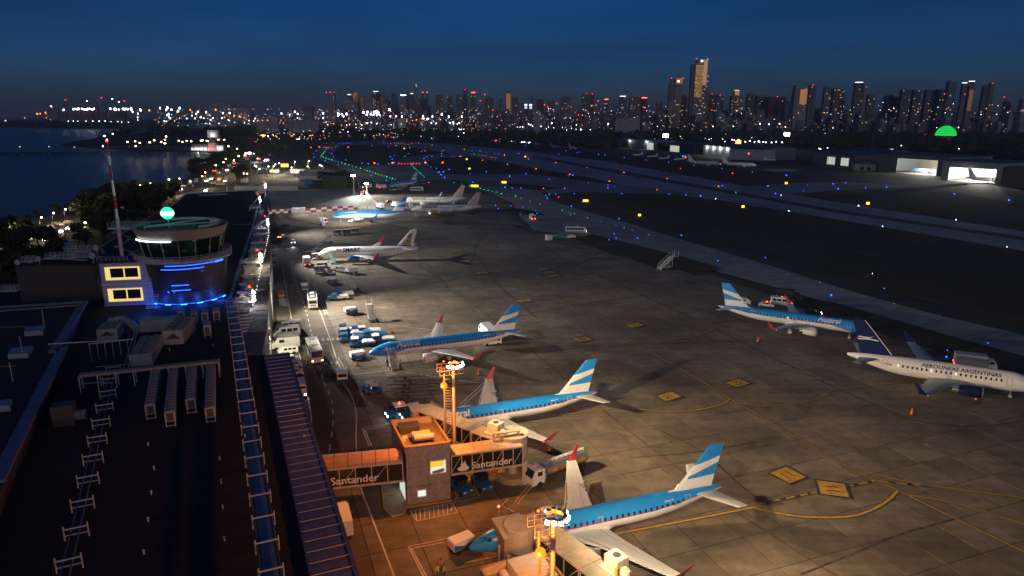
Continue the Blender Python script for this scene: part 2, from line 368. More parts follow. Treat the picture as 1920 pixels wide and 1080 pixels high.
for k, (d, c) in enumerate(slabs):
    dz = random.uniform(-.004, .004)
    if d > 1e6:
        inst(sme2, 'road_slab', (c.x, c.y, .105 + dz), TH, parent=apron) if c.y < 200 else far_s.box(c.x, c.y, .105 + dz, g, g, .1, 1, TH)
    elif k < 240: inst(sme, 'concrete_slab', (c.x, c.y, .105 + dz), TH, parent=apron)
    else: far_s.box(c.x, c.y, .105 + dz, g, g, .1, 0, TH)
o = far_s.build('concrete_slabs', [conc, roadm], apron); o['kind'] = 'stuff'
AP = .18      # first painted layer on the apron

# ---------------------------------------------------------------- painted markings
def wear_mat(name, col, keep=.75):
    m, t, b = pbsdf(name); gg = t.nodes.new('ShaderNodeNewGeometry'); n = t.nodes.new('ShaderNodeTexNoise'); n.inputs['Scale'].default_value = 1.2; n.inputs['Detail'].default_value = 8
    r = t.nodes.new('ShaderNodeMapRange'); r.inputs['From Min'].default_value = .35; r.inputs['From Max'].default_value = .65; r.inputs['To Min'].default_value = 1 - keep; r.inputs['To Max'].default_value = 0
    mx = t.nodes.new('ShaderNodeMixRGB'); mx.inputs['Color1'].default_value = (*col, 1); mx.inputs['Color2'].default_value = (.13, .115, .10, 1)
    t.links.new(gg.outputs['Position'], n.inputs['Vector']); t.links.new(n.outputs['Fac'], r.inputs['Value']); t.links.new(r.outputs['Result'], mx.inputs['Fac']); t.links.new(mx.outputs['Color'], b.inputs['Base Color'])
    b.inputs['Roughness'].default_value = .7; return m
mk_y = wear_mat('yellow_marking', (.62, .34, .02), .45); mk_k = wear_mat('black_marking', (.010, .010, .010), .3); mk_w = wear_mat('white_marking', (.62, .60, .55), .6)
mk_r = wear_mat('red_marking', (.11, .02, .02), .5); mk_d = wear_mat('sealed_joint', (.02, .018, .016), .3); mk_ro = wear_mat('red_lettering_marking', (.3, .06, .05), .6)
def smooth(pts, n=6):
    q = XY(pts, 0); o = []
    for i in range(len(q) - 1):
        p0, p1, p2, p3 = q[max(i - 1, 0)], q[i], q[i + 1], q[min(i + 2, len(q) - 1)]
        for k in range(n):
            t = k / n; o.append(.5 * ((2 * p1) + (p2 - p0) * t + (2 * p0 - 5 * p1 + 4 * p2 - p3) * t * t + (3 * p1 - p0 - 3 * p2 + p3) * t ** 3))
    return o + [q[-1]]
def mline(name, pts, w, m, border=None, z=AP + .01, sm_=True, dash=None):
    q = smooth(pts) if sm_ else XY(pts); w *= 1.35
    mb = MB()
    if border: mb.ribbon(q, w + border * 2, z - .006, 1)
    if dash:
        tot = 0; seg = []
        for i in range(len(q) - 1):
            L = (q[i + 1] - q[i]).length; n = max(1, int(L / .5))
            for k in range(n):
                d = tot + L * k / n
                if int(d / dash) % 2 == 0: seg.append((q[i].lerp(q[i + 1], k / n), q[i].lerp(q[i + 1], (k + 1.02) / n)))
            tot += L
        for a, b in seg: mb.ribbon([a, b], w, z, 0)
    else: mb.ribbon(q, w, z, 0)
    o = mb.build(name, [m, mk_k]); o['kind'] = 'structure'; return o
yl = 'yellow_guide_line'
mline(yl, [(940, 497), (1052, 564), (1181, 639), (1300, 707), (1368, 749), (1423, 780)], .2, mk_y, .18)
mline(yl, [(1400, 767), (1590, 877), (1643, 904), (1681, 921), (1920, 1037), (2080, 1110)], .2, mk_y, .14, z=AP + .022)
mline(yl, [(1181, 640), (1155, 651), (1110, 656), (1060, 653), (1000, 651), (930, 659)], .18, mk_y, .08, z=AP + .034)
mline(yl, [(1183, 640), (1230, 640), (1290, 634), (1330, 622), (1350, 612)], .18, mk_y, .08, z=AP + .034)
mline(yl, [(1368, 750), (1350, 761), (1300, 771), (1240, 773), (1160, 767), (1080, 776), (960, 792)], .2, mk_y, .1, z=AP + .034)
mline(yl, [(1387, 758), (1430, 762), (1480, 760), (1526, 752), (1552, 742), (1566, 732), (1655, 722), (1760, 708)], .18, mk_y, .1, z=AP + .034)
mline(yl, [(1683, 922), (1664, 941), (1630, 960), (1590, 971), (1520, 972), (1465, 966), (1415, 955)], .3, mk_y, .12, z=AP + .034)
mline(yl, [(1425, 951), (1330, 970), (1183, 998), (1040, 1024), (870, 1058)], .24, mk_y, .1, z=AP + .028)
mline(yl, [(1598, 878), (1710, 907), (1920, 936), (2200, 975)], .2, mk_y, .1, z=AP + .04)
mline(yl, [(1700, 930), (1800, 948), (1920, 986), (2100, 1045)], .18, mk_y, .08, z=AP + .04)
mline('black_dashed_guide_line', [(1425, 947), (1536, 924), (1585, 915), (1640, 904)], .26, mk_y, .14, z=AP + .046, dash=1.1)
mline('black_dashed_guide_line', [(1645, 904), (1680, 908), (1740, 914)], .26, mk_y, .14, z=AP + .046, dash=1.1)
mline('red_line', [(700, 443), (849, 540), (974, 640), (1180, 811), (1400, 976), (1563, 1080), (1700, 1170)], .16, mk_r, None, AP + .016, False)
for l in ([(1094, 504), (1192, 549), (1337, 617), (1500, 697), (1560, 726), (1687, 780), (1720, 791), (1827, 802), (1920, 790)],
          [(905, 445), (890, 470), (905, 496), (940, 540), (1010, 600)], [(1014, 450), (1030, 470), (1070, 495), (1130, 520), (1190, 548)],
          [(1000, 520), (1060, 505), (1100, 490), (1133, 469)], [(800, 390), (812, 418), (790, 425), (740, 420)], [(787, 452), (788, 480), (815, 510), (845, 545), (875, 560)],
          [(930, 600), (1080, 574), (1200, 556), (1290, 548)], [(640, 556), (760, 540), (880, 520), (1000, 505), (1130, 520), (1300, 545)],
          [(1240, 810), (1320, 850), (1380, 905), (1440, 950)], [(1180, 860), (1300, 850), (1420, 830)], [(1500, 1080), (1600, 1040), (1700, 1000), (1790, 975)]):
    mline('sealed_joint_line', l, .2, mk_d, None, AP + .004)
# stand number boxes
BW, BH = 4.3, 3.0
numbers = [((1477, 893), '11', 1.0, 'near'), ((1561, 919), '11', 1.05, 'dash'), ((1254, 745), '21', .95, ''), ((1383, 720), '22', .95, ''), ((1190, 611), '17', .95, ''), ((1092, 638), '21', .95, ''),
           ((983, 565), '23', 1, ''), ((1018, 506), '24', .9, ''), ((1029, 512), '24', .9, ''), ((1039, 518), '25', .9, ''), ((904, 513), '25', .95, ''), ((857, 471), '27', .95, ''), ((871, 491), '26', .95, ''), ((869, 429), '28', .95, ''), ((1862, 700), '12', 1.2, 'dim')]
for (c, s, k, q) in numbers:
    p = P(*c); a = TH + R(20) if q != 'dash' else TH + R(64)
    mb = MB(); w_, h_ = BW * k, BH * k
    if q in ('near', 'dash'): w_ *= .86; h_ *= 1.2
    mb.box(0, 0, 0, w_ + .8, h_ + .8, .006, 1); mb.box(0, 0, .008, w_, h_, .006, 0)
    text_on(mb, s, 2.3 * k, (-1.2 * k, -.8 * k, .016), (1, 0, 0), (0, 1, 0), 1, bold=.02)
    mb.xf((p.x, p.y, AP + .06), a - R(10)); o = mb.build('stand_number_marking', [mk_y, mk_k]); o['kind'] = 'structure'
# service road lines
wl = 'white_road_line'
for l in ([(530, 505), (548, 607), (560, 661), (569, 701), (576, 740), (583, 777), (583, 800), (574, 840)], [(575, 520), (599, 582), (618, 634), (633, 681), (646, 717), (661, 748), (668, 779), (668, 834), (676, 911), (690, 953), (710, 1006), (742, 1090), (760, 1140)]):
    mline(wl, l, .17, mk_w); 
mline('dark_road_line', [(535, 505), (552.5, 607), (564, 661), (573, 701), (580, 740)], .3, mk_d, z=AP + .005)
mline(wl, [(546, 490), (552, 520), (573, 582), (586, 634), (605, 709), (622, 753), (624, 800), (618, 850), (622, 930), (640, 1010)], .16, mk_w, .1, dash=2.4)
for l in ([(585, 530), (599, 566), (611, 590)], [(589, 530), (604, 566), (615, 590)], [(630, 672), (641, 695)], [(634, 672), (645, 690)], [(599, 591), (680, 598), (600, 591)]): mline(wl, l, .14, mk_w, sm_=False)
for l in ([(604, 591), (690, 588)], [(620, 611), (700, 607), (830, 622)], [(600, 648), (616, 645)], [(606, 695), (650, 690)], [(662, 704), (800, 688)], [(560, 628), (590, 626)]): mline(wl, l, .14, mk_w, sm_=False, z=AP + .02)
zx = MB()
for k in range(7):
    a = P(566 + k * 13.0 if k < 3 else 606 + (k - 3) * 9, 640.5 - k * .6); zx.box(a.x, a.y, AP + .03, .55, 1.9, .006, 0, TH)
for k in range(3): a = P(612 + k * 10, 682); zx.box(a.x, a.y, AP + .03, .55, 1.9, .006, 0, TH)
zx.build('crosswalk_marking', mk_w)['kind'] = 'structure'
rd = MB()
for (x, y) in ((569, 628), (610, 653), (575, 670), (620, 700), (555, 720)):
    p = P(x, y)
    for dx, dy in ((-.8, 0), (0, 0), (.8, 0)):
        rd.xf(); c0 = (p.x + dx * av.x, p.y + dx * av.y)
        rd.ribbon([(c0[0] + .33 * math.cos(t * .7), c0[1] + .6 * math.sin(t * .7)) for t in range(10)], .12, AP + .02)
rd.build('red_road_lettering', mk_ro)['kind'] = 'structure'
# stand outlines near the building
for l in ([(848, 1010), (766, 1027), (800, 1095)], [(852, 1015), (772, 1031), (806, 1095)], [(735, 795), (679, 805), (692, 838)], [(724, 801), (684, 808), (697, 838)], [(948, 893), (893, 911)], [(953, 938), (940, 950), (965, 962)],
          [(893, 870), (880, 880), (845, 960)], [(964, 945), (1001, 900)], [(969, 948), (1007, 902)]): mline('stand_outline_line', l, .16, mk_w, sm_=False)
for l in ([(850, 1012.5), (769, 1029), (803, 1095)], [(966.5, 946.5), (1004, 901)], [(880, 880), (869, 875)]): mline('red_stand_line', l, .2, mk_ro, sm_=False, z=AP + .004)
for l in ([(860, 763), (906, 720)], [(864, 766), (911, 723)], [(908, 721), (760, 700)], [(765, 655), (813, 622)], [(768, 657), (816, 624)]): mline('stand_outline_line', l, .15, mk_w, sm_=False)
hb = MB(); q = XY([(770, 961.5), (847, 946), (858.5, 963), (782, 980)])
for i in range(4): hb.ribbon([q[i], q[(i + 1) % 4]], .14, AP + .05)
for k in range(1, 9):
    t = k / 9; a = q[0].lerp(q[1], t); b = q[3].lerp(q[2], max(0, t - .14)); hb.ribbon([a, b], .13, AP + .046)
hb.build('hatched_box_marking', mk_w)['kind'] = 'structure'
hb = MB(); q = XY([(848, 910), (877, 893), (900, 935), (860, 944)])
for i in range(4): hb.ribbon([q[i], q[(i + 1) % 4]], .12, AP + .05)
for k in range(1, 6): t = k / 6; hb.ribbon([q[0].lerp(q[3], t), q[1].lerp(q[2], t)], .1, AP + .046)
hb.build('hatched_box_marking', mk_w)['kind'] = 'structure'
hb = MB()
for k in range(12): hb.ribbon([P(858 + k * 1.0, 884 + k * 2.6), P(948 + k * 1.5, 874 + k * 2.4)], .07, AP + .03)
hb.build('yellow_hatch_marking', mk_y)['kind'] = 'structure'

# ---------------------------------------------------------------- airfield lights and signs
def light_mesh(name, em, r, tall=.35):
    mb = MB(); mb.tube((0, 0, 0), (0, 0, tall), r * .35, n=6, m=0); mb.ball((0, 0, tall + r * .7), r, 1, 8, 5); return mb.mesh(name, [dark_metal, em])
LM = {'b': light_mesh('taxiway_light', e_blue, .28), 'g': light_mesh('taxiway_light', e_green, .26, .05), 'r': light_mesh('taxiway_light', e_red, .42, .1), 'a': light_mesh('runway_light', e_amber, .36), 'w': light_mesh('runway_light', e_white, .2), 'y': light_mesh('runway_light', e_yell, .3)}
LBL = {'b': ('blue taxiway edge light glowing low on the airfield', 'taxiway light', 'blue taxiway edge lights'), 'g': ('green centreline light set flush in the taxiway', 'taxiway light', 'green taxiway centreline lights'),
       'r': ('red stop bar light across a taxiway', 'taxiway light', 'red stop bar lights'), 'a': ('amber edge light beside the runway', 'runway light', 'amber runway edge lights'),
       'w': ('white edge light beside the runway', 'runway light', 'white runway edge lights'), 'y': ('yellow light in a dotted row on the far runway end', 'runway light', 'yellow runway end lights')}
def fl(kind, pts, s=1.0):
    for x, y in pts:
        p = P(x, y); d = p.length; k = s * max(1, min(2.4, d / 300))
        inst(LM[kind], 'runway_light' if kind in 'awy' else 'taxiway_light', (p.x, p.y, .1), 0, k * random.uniform(.34, .72), *LBL[kind])
z1 = lambda l, x0=560, y0=240, s=4.8: [(x0 + a / s, y0 + b / s) for a, b in l]
fl('b', z1([(393, 130), (365, 143), (345, 162), (315, 208), (298, 235), (315, 264), (225, 145), (253, 140), (208, 164), (158, 210), (133, 237), (137, 268), (239, 300), (356, 336), (424, 293), (402, 146), (432, 140), (452, 142), (480, 148), (519, 158), (582, 125), (660, 163), (807, 170), (766, 118), (948, 117), (571, 323), (627, 330), (716, 332), (811, 330), (822, 264), (829, 258), (842, 287), (863, 251), (988, 236), (1103, 216), (1116, 208), (1128, 282), (1133, 310), (1163, 340), (1188, 356), (1240, 370), (1154, 265), (1199, 261), (1287, 258), (1385, 258), (1447, 262), (1355, 381), (1303, 403), (1267, 404), (1252, 405), (1282, 428), (1313, 452), (1560, 210), (1632, 212), (1761, 239), (1802, 236), (1689, 401), (1898, 441), (1543, 419), (1567, 496), (1857, 541), (490, 382), (650, 433), (787, 478), (1771, 703), (1797, 728), (1909, 705), (862, 315), (310, 136)]))
fl('b', z1([(327, 92), (416, 104), (279, 148), (620, 129), (697, 142), (714, 139), (852, 156), (900, 160), (1038, 177), (1191, 195), (1357, 213), (1541, 233), (1740, 256), (569, 153), (135, 150), (103, 153), (331, 296), (213, 315), (498, 336), (780, 361), (635, 310), (668, 307), (921, 377), (968, 387), (921, 399), (610, 403), (680, 438), (1019, 439), (1360, 442), (1483, 448), (1588, 458), (1688, 381), (1744, 384), (179, 395), (231, 399), (294, 401), (545, 442), (498, 446), (473, 453), (484, 471), (657, 530), (1000, 622), (1449, 741), (111, 524), (131, 545), (222, 525), (308, 533), (400, 560), (290, 586), (966, 729), (1134, 760), (411, 582)], 900, 250, 3.84))
fl('b', z1([(540, 34), (433, 95), (662, 89), (811, 82), (882, 75), (638, 121), (840, 111), (999, 104), (1121, 101), (1515, 142), (1832, 179), (477, 138), (417, 510), (142, 529), (1108, 690), (800, 732), (42, 152), (343, 11)], 1300, 320, 3.097), 1.15)
fl('b', [(1283, 507), (1776, 659), (1852, 645), (1774, 672), (1142, 451), (1155, 448)], .8)
gp = [(201, 262), (222, 266), (247, 273), (273, 283), (299, 290), (327, 299), (357, 307), (388, 316), (418, 326), (452, 335), (484, 345), (518, 355), (556, 365)] + [(592 + i * 25.2, 379 + i * 7.9) for i in range(12)]
fl('g', z1(gp)); fl('g', z1([(201 + i * 6, 256 - i * 8) for i in range(10)]), .8)
fl('g', z1([(1018, 335), (1032, 352), (1044, 366), (1057, 377), (1070, 388), (1085, 402), (1099, 415), (1114, 428), (1130, 443), (940, 262), (957, 256), (1535, 524), (1580, 535), (1634, 547), (1669, 556), (1705, 564), (1741, 572), (1777, 580), (1825, 593), (1398, 494), (1472, 507), (875, 132), (893, 138), (987, 150), (1290, 200), (1300, 205), (1285, 210)]), .8)
fl('g', z1([(257, 450), (256, 460), (295, 471), (362, 492), (434, 512), (635, 568), (655, 578), (651, 592), (680, 580), (593, 556), (772, 608), (872, 634), (978, 665), (1038, 682), (1095, 698), (1216, 733), (153, 436), (1842, 427), (1846, 440), (30, 406), (57, 411), (87, 419), (115, 428)], 900, 250, 3.84), .6)
fl('g', z1([(92, 471), (231, 511), (382, 553), (549, 600), (735, 652), (937, 710), (1166, 775), (1427, 848)], 1300, 320, 3.097), .45)
fl('r', z1([(225 + i * 14.5, 178) for i in range(6)] + [(900 + i * 26.8, 324) for i in range(8)] + [(767 + i * 31, 143) for i in range(4)] + [(1018, 139), (1048, 137), (1078, 139), (1172, 495)]), .75)
fl('a', z1([(877, 163), (1000, 184), (1201, 155), (1338, 177), (1490, 198), (1287, 235), (1461, 262), (1656, 295), (1878, 332), (1136, 211), (331, 176), (1852, 251)]))
fl('a', z1([(349, 188), (545, 216), (772, 249), (1036, 287), (1347, 331), (18, 198), (196, 228), (404, 262), (176, 161), (931, 352), (1275, 410), (1717, 387), (457, 401), (646, 302)], 900, 250, 3.84))
fl('r', z1([(1444, 256), (1818, 292), (1731, 226), (566, 463)], 900, 250, 3.84), .8)
fl('w', z1([(129, 167), (553, 238), (1098, 328), (1821, 447), (958, 209), (1525, 290), (509, 145), (1040, 602)], 1300, 320, 3.097), 1.1)
fl('y', z1([(1557 + i * 24, 236 + i * 4.0) for i in range(10)]), .6)
fl('a', z1([(893 + i * 17, 137 + i * 2.4) for i in range(6)]), .6)
signs = MB(); 
def sign(x, y, wdt=1.6, col=e_yell, lab='yellow lit taxiway guidance sign', n=1, where=''):
    p = P(x, y); k = max(1, min(2.0, p.length / 260)); t = thing('taxiway_sign', lab, 'sign', (p.x, p.y, .05), R(-12), 'lit taxiway guidance signs')
    t['label'] = lab + where
    b = MB()
    for i in range(n):
        b.box((i - (n - 1) / 2) * wdt * k * 1.08, 0, .35 * k + .3, wdt * k, .2, .75 * k)
    b.build('sign_face', col, t); c = MB()
    for s_ in (-1, 1): c.box(s_ * wdt * k * .4, 0, .15, .08, .08, .3)
    c.build('leg', dark_metal, t)
e_sred = emis('red_lit_sign', (1, .1, .01), 4)
for x, y, n, c, l in [(1098, 379, 2, e_yell, ' of two panels in the grass triangle before the blue lights'), (1199, 406, 1, e_yell, ' alone in the mid grass'), (1393, 390, 1, e_yell, ', large, left of the runway bend'), (945, 344, 2, e_yell, ' of two panels in the small grass island'),
                      (1474, 345.5, 1, e_yell, ' near the hangar taxiway'), (1627, 384, 1, e_yell, ' between runway and hangar apron'), (758, 279.5, 1, e_yell, ' on the far loop grass'), (875, 300, 1, e_yell, ' left of the far runway'), (880, 318, 1, e_yell, ' nearest the link taxiway'), (985, 295, 1, e_yell, ' beyond the runway'),
                      (890, 351, 3, e_yell, ' of three small panels behind the white jets'), (653, 277, 1, e_sred, ' turned orange in the loop'), (702, 307.5, 1, e_sred, ' orange beside the red stop bar'), (830, 306.5, 1, e_sred, ' orange right of the red stop bar'), (583, 277.5, 1, e_sred, ' orange far left of the loop'), (736, 307, 1, e_amber, ' amber at the left end of the stop bar'), (798, 306.5, 1, e_amber, ' amber at the right end of the stop bar'), (599, 276.5, 1, e_amber, ' amber beside the small stop bar')]:
    sign(x, y, .95, c, 'lit taxiway sign', n, l)
# a white light pool on the grass under one sign
lamp('SPOT', P(1630, 514, 1.2), 60, (1, .75, .2), .1, target=P(1618, 515, 0), angle=100)
# ================================================================ TERMINAL, CONTROL TOWER, BOARDING BRIDGES
roofm = ground_mat('black_bitumen_roof', (.012, .012, .014), .3, .05, .8, .95, bump=.3)
roof2 = ground_mat('dark_grey_roof', (.035, .037, .042), .3, .04, .6, .9)
capm = mat('blue_grey_coping', (.16, .20, .26), .6, noise=.25, nscale=.6)
ribm = mat('blue_ribbed_metal', (.12, .13, .19), .45, .2, noise=.25, nscale=.8)
rosem = mat('weathered_roof_sheet', (.17, .13, .12), .7, noise=.3, nscale=1.2, bump=.2)
wallm = mat('pale_render', (.42, .41, .42), .75, noise=.15, nscale=.9, bump=.2)
concm = mat('board_marked_concrete', (.30, .26, .25), .85, noise=.3, nscale=1.6, bump=.35)
louv = mat('charcoal_cladding', (.075, .07, .068), .5, .2, noise=.2, nscale=6)
ZR = 11.0
def pl(l, z): return [(p.x, p.y) for p in XY(l, z)]
def angled(a): return Vector((math.cos(a), math.sin(a), 0)), Vector((-math.sin(a), math.cos(a), 0))
def PWall(px, py, A, B):
    """where the line of sight of a pixel meets the upright plane through A and B"""
    A, B = Vector((A[0], A[1], 0)), Vector((B[0], B[1], 0)); n = (B - A).cross(Vector((0, 0, 1))); r = ray(px, py); o = Vector((0, 0, H))
    return o + r * ((A - o).dot(n) / r.dot(n))

# near hall: dark roof with kerb, wall below
term = thing('terminal_building', 'long terminal hall with flat black roof, nearest the viewer', 'terminal', P(600, 900, 0))
A0 = [(752, 1380), (620, 900), (538, 664), (455, 668), (440, 560), (300, 562), (165, 566), (-30, 1000), (-200, 1380)]
MB().prism(pl(A0, ZR), 0, ZR, 0).build('wall', wallm, term, world=True)
MB().prism(pl(A0, ZR), ZR + .002, ZR + .12, 0).build('roof', roofm, term, world=True)
sm_s = MB()
for k in range(22): a_ = P(200 - k * 14, 640 + k * 34, ZR + .13); b_ = P(452 + k * 9, 672 + k * 30, ZR + .13); sm_s.bar(a_, b_, .12, .03)
sm_s.build('roof_seams', mat('roof_seam', (.018, .018, .022), .6), term, world=True)['kind'] = 'stuff'
# blue ribbed canopy along the apron edge, built panel by panel
Ra, Rb = P(540, 665, ZR), P(668, 1080, ZR); La, Lb = P(500, 665, ZR), P(620, 1080, ZR)
dirn = (Rb - Ra).normalized(); Lr = (Rb - Ra).length * 1.35; wid = 4.0
nrm = Vector((dirn.y, -dirn.x, 0)); nrm = nrm if nrm.x < 0 else -nrm
npan = 48; step = Lr / npan; pan = None
rotp = math.atan2(dirn.y, dirn.x)
for i in range(npan):
    c = Ra + dirn * (step * (i + .5)) + nrm * (wid / 2)
    if pan is None:
        mb = MB(); hw = wid / 2
        mb.prof([(-step * .47, .0), (step * .47, .0), (step * .47, .06), (-step * .47, .06)], -hw, hw)
        mb.box(-step * .5, 0, .07, .05, wid, .13, 1)
        pan = mb.mesh('roof_panel', [ribm, mat('seam_pale', (.38, .34, .35), .5)])
    inst(pan, 'roof_panel', term.matrix_basis.inverted() @ Vector((c.x, c.y, ZR + .35)), rotp, parent=term)
mb = MB(); mb.bar(Ra + Vector((0, 0, .3)), Ra + dirn * Lr + Vector((0, 0, .3)), .45, .35); mb.bar(Ra + nrm * wid + Vector((0, 0, .25)), Ra + dirn * Lr + nrm * wid + Vector((0, 0, .25)), .25, .4)
mb.build('gutter', mat('blue_gutter', (.06, .075, .15), .5), term, world=True)
mb = MB()
for (x, y) in [(278, 836), (289, 881), (284, 927), (278, 978), (270, 1039), (570, 822), (412, 862), (415, 906), (418, 954), (421, 1014), (318, 658), (399, 650), (459, 799), (459, 820)]:
    p = P(x, y, ZR + .12); mb.tube(p, p + Vector((0, 0, .35)), .09, n=6); mb.ball(p + Vector((0, 0, .42)), .14, n=6, k=4)
mb.build('roof_vents', pale_metal, term, world=True)['kind'] = 'stuff'

# left hall with its parapet band
left = thing('service_building', 'dark flat-roofed hall with blue-grey parapet band, far left', 'building', P(-40, 760, 0))
B0 = [(155, 566), (0, 575), (-260, 590), (-520, 1200), (-110, 1200), (10, 900)]
MB().prism(pl(B0, 13), 0, 13, 0).build('wall', louv, left, world=True)
MB().prism(pl(B0, 13), 13.01, 13.1, 0).build('roof', roof2, left, world=True)
capn = 0
for i in range(11):
    for (a, b, w) in (((158, 566), (100, 660), 1.5),) if i < 5 else (((118, 652), (-8, 905), 1.6),):
        n = 5 if i < 5 else 6; k = i if i < 5 else i - 5
        p0 = P(a[0] + (b[0] - a[0]) * k / n, a[1] + (b[1] - a[1]) * k / n, 13.3); p1 = P(a[0] + (b[0] - a[0]) * (k + 1) / n, a[1] + (b[1] - a[1]) * (k + 1) / n, 13.3)
        MB().bar(p0, p0.lerp(p1, .985), w, .35).build('coping', capm, left, world=True)
mb = MB(); mb.bar(P(0, 576, 13.4), P(155, 566, 13.4), .9, .4); mb.bar(P(-100, 590, 13.5), P(150, 572, 13.5), .25, .3); mb.build('parapet', capm, left, world=True)
for q in ([(47, 614), (83, 609), (80, 620), (45, 622)], [(22, 652), (62, 648), (52, 662), (14, 664)], [(-30, 752), (22, 748), (18, 760), (-40, 764)]):
    MB().prism(pl(q, 14), 13.1, 14).build('skylight', mat('skylight_metal', (.30, .34, .38), .4), left, world=True)
mb = MB()
for x, y, h in ((84, 616, 3.8), (43, 668, 3.6), (24, 716, 3.2)):
    p = P(x, y, 13.2); mb.tube(p, p + Vector((0, 0, h)), .05, n=5)
mb.build('aerials', pale_metal, left, world=True)
MB().bar(P(-120, 617, 13.3), P(52, 612, 13.3), .18, .2).bar(P(-120, 690, 13.3), P(30, 686, 13.3), .12, .15).build('roof_pipe', rosem, left, world=True)

# ---- cable trays with H frames
def tray(px0, px1, n, z, wdt, label, hz=1.1, duct=None):
    a, b = P(*px0, z), P(*px1, z); d = (b - a).normalized(); s = Vector((-d.y, d.x, 0)); t = thing('cable_tray', label, 'cable tray', a - Vector((0, 0, z - ZR - .12)))
    Lt = (b - a).length; mb = MB()
    if duct: mb.bar(a - Vector((0, 0, .25)), b - Vector((0, 0, .25)), wdt * .72, .1)
    for k in (-1, 1): mb.bar(a + s * k * wdt * (.5 if duct else .22), b + s * k * wdt * (.5 if duct else .22), .12, .14)
    mb.build('rail' if not duct else 'tray_run', mat('blue_tray', (.07, .16, .30), .5, noise=.2, nscale=1), t, world=True)
    for i in range(n):
        c = a + d * (Lt * i / (n - 1)); fb = MB(); w2 = wdt * .62
        for k in (-1, 1): fb.bar(c + s * k * w2 + Vector((0, 0, -hz)), c + s * k * w2 + Vector((0, 0, .55)), .1)
        fb.bar(c - s * w2 + Vector((0, 0, .15)), c + s * w2 + Vector((0, 0, .15)), .13)
        if not duct: fb.bar(c - s * w2 + Vector((0, 0, -hz * .5)), c + s * w2 + Vector((0, 0, -hz * .5)), .09)
        fb.build('support_frame', pale_metal, t, world=True)
    return t
tray((517, 1130), (434, 566), 24, ZR + 1.4, 1.75, 'blue cable tray on white frames running the length of the roof, right', duct=True)
tray((112, 1120), (212, 690), 12, ZR + 1.3, 1.7, 'twin-pipe run on white H frames, lower left of the roof')

# ---- roof plant
hvm = mat('plant_casing', (.38, .37, .36), .55, noise=.15, nscale=2); grl = mat('dark_grille', (.07, .065, .062), .6)
def long_unit(fx, fy, bx, by, wd, label, hh=1.5):
    p, q = P(fx, fy, ZR + .12), P(bx, by, ZR + .12 + .75 + hh); q.z = p.z
    d = (q - p); Ln = d.length; a = math.atan2(d.y, d.x); t = thing('air_conditioning_unit', label, 'air conditioner', p, a, 'long air conditioning units on the roof')
    b = MB().box(Ln / 2, 0, .75 + hh / 2, Ln, wd, hh); b.build('casing', hvm, t)
    MB().box(-.012, 0, .75 + hh * .47, .03, wd * .62, hh * .78).build('grille', grl, t)
    n = int(Ln / 1.15); fan = None
    for i in range(n):
        x = (i + .5) * Ln / n
        if fan is None:
            f = MB(); f.lathe([(.48, 0), (.48, .14), (.42, .16), (.40, .06), (.02, .06)], n=10); fan = f.mesh('fan', mat('fan_cowl', (.20, .21, .22), .6))
        inst(fan, 'fan', (x, 0, .75 + hh), parent=t)
    l = MB()
    for x in (0.1, Ln / 2, Ln - .1):
        for k in (-1, 1): l.box(x, k * wd * .42, .375, .1, .1, .75)
        l.box(x, 0, .12, .08, wd * .84, .08)
    l.build('stand', pale_metal, t); return t
for i, (f_, b_) in enumerate((((284, 786), (292, 692)), ((321, 800), (325, 687)), ((360, 775), (361, 684)), ((396, 792), (395, 680)))):
    long_unit(*f_, *b_, 1.35, ('leftmost', 'second from left', 'third from left', 'rightmost')[i] + ' of four long air conditioning units on the black roof')
def big_unit(fl, fr, bk, hh, nf, label, tri=False):
    p, q = P(*fl, ZR + .12), P(*fr, ZR + .12); b = P(*bk, ZR + .12 + hh); d = q - p; wd = d.length; a = math.atan2(d.y, d.x); u_ = Vector((-math.sin(a), math.cos(a), 0))
    Ln = abs((b - p).dot(u_)); t = thing('chiller', label, 'chiller', p, a, 'large rooftop chillers')
    MB().box(wd / 2, Ln / 2, hh / 2 + .1, wd, Ln, hh - .2).build('casing', hvm, t)
    if tri: MB().add([(wd * .14, -.015, hh * .45), (wd * .86, -.015, hh * .45), (wd * .5, -.015, hh * .86)], [(0, 1, 2)]).build('triangular_grille', grl, t)
    f = MB(); r = min(wd / 4.4, Ln / nf / 2.15); f.lathe([(r, 0), (r, .22), (r * .86, .25), (r * .82, .1), (.03, .1)], n=12); fan = f.mesh('fan', mat('fan_cowl', (.2, .21, .22), .6))
    for i in range(nf):
        for k in (.27, .73): inst(fan, 'fan', (wd * k, Ln * (i + .5) / nf, hh), parent=t)
    return t
big_unit((307, 649), (345, 647), (349, 594), 2.9, 5, 'white-fronted chiller with black triangle, right of the pair below the tower', True)
big_unit((183, 641), (222, 638), (190, 606), 2.3, 5, 'chiller with two rows of fans at the far left of the roof plant', True)
big_unit((244, 690), (287, 686), (253, 632), 2.2, 8, 'long chiller with two rows of eight fans in the middle of the roof plant')
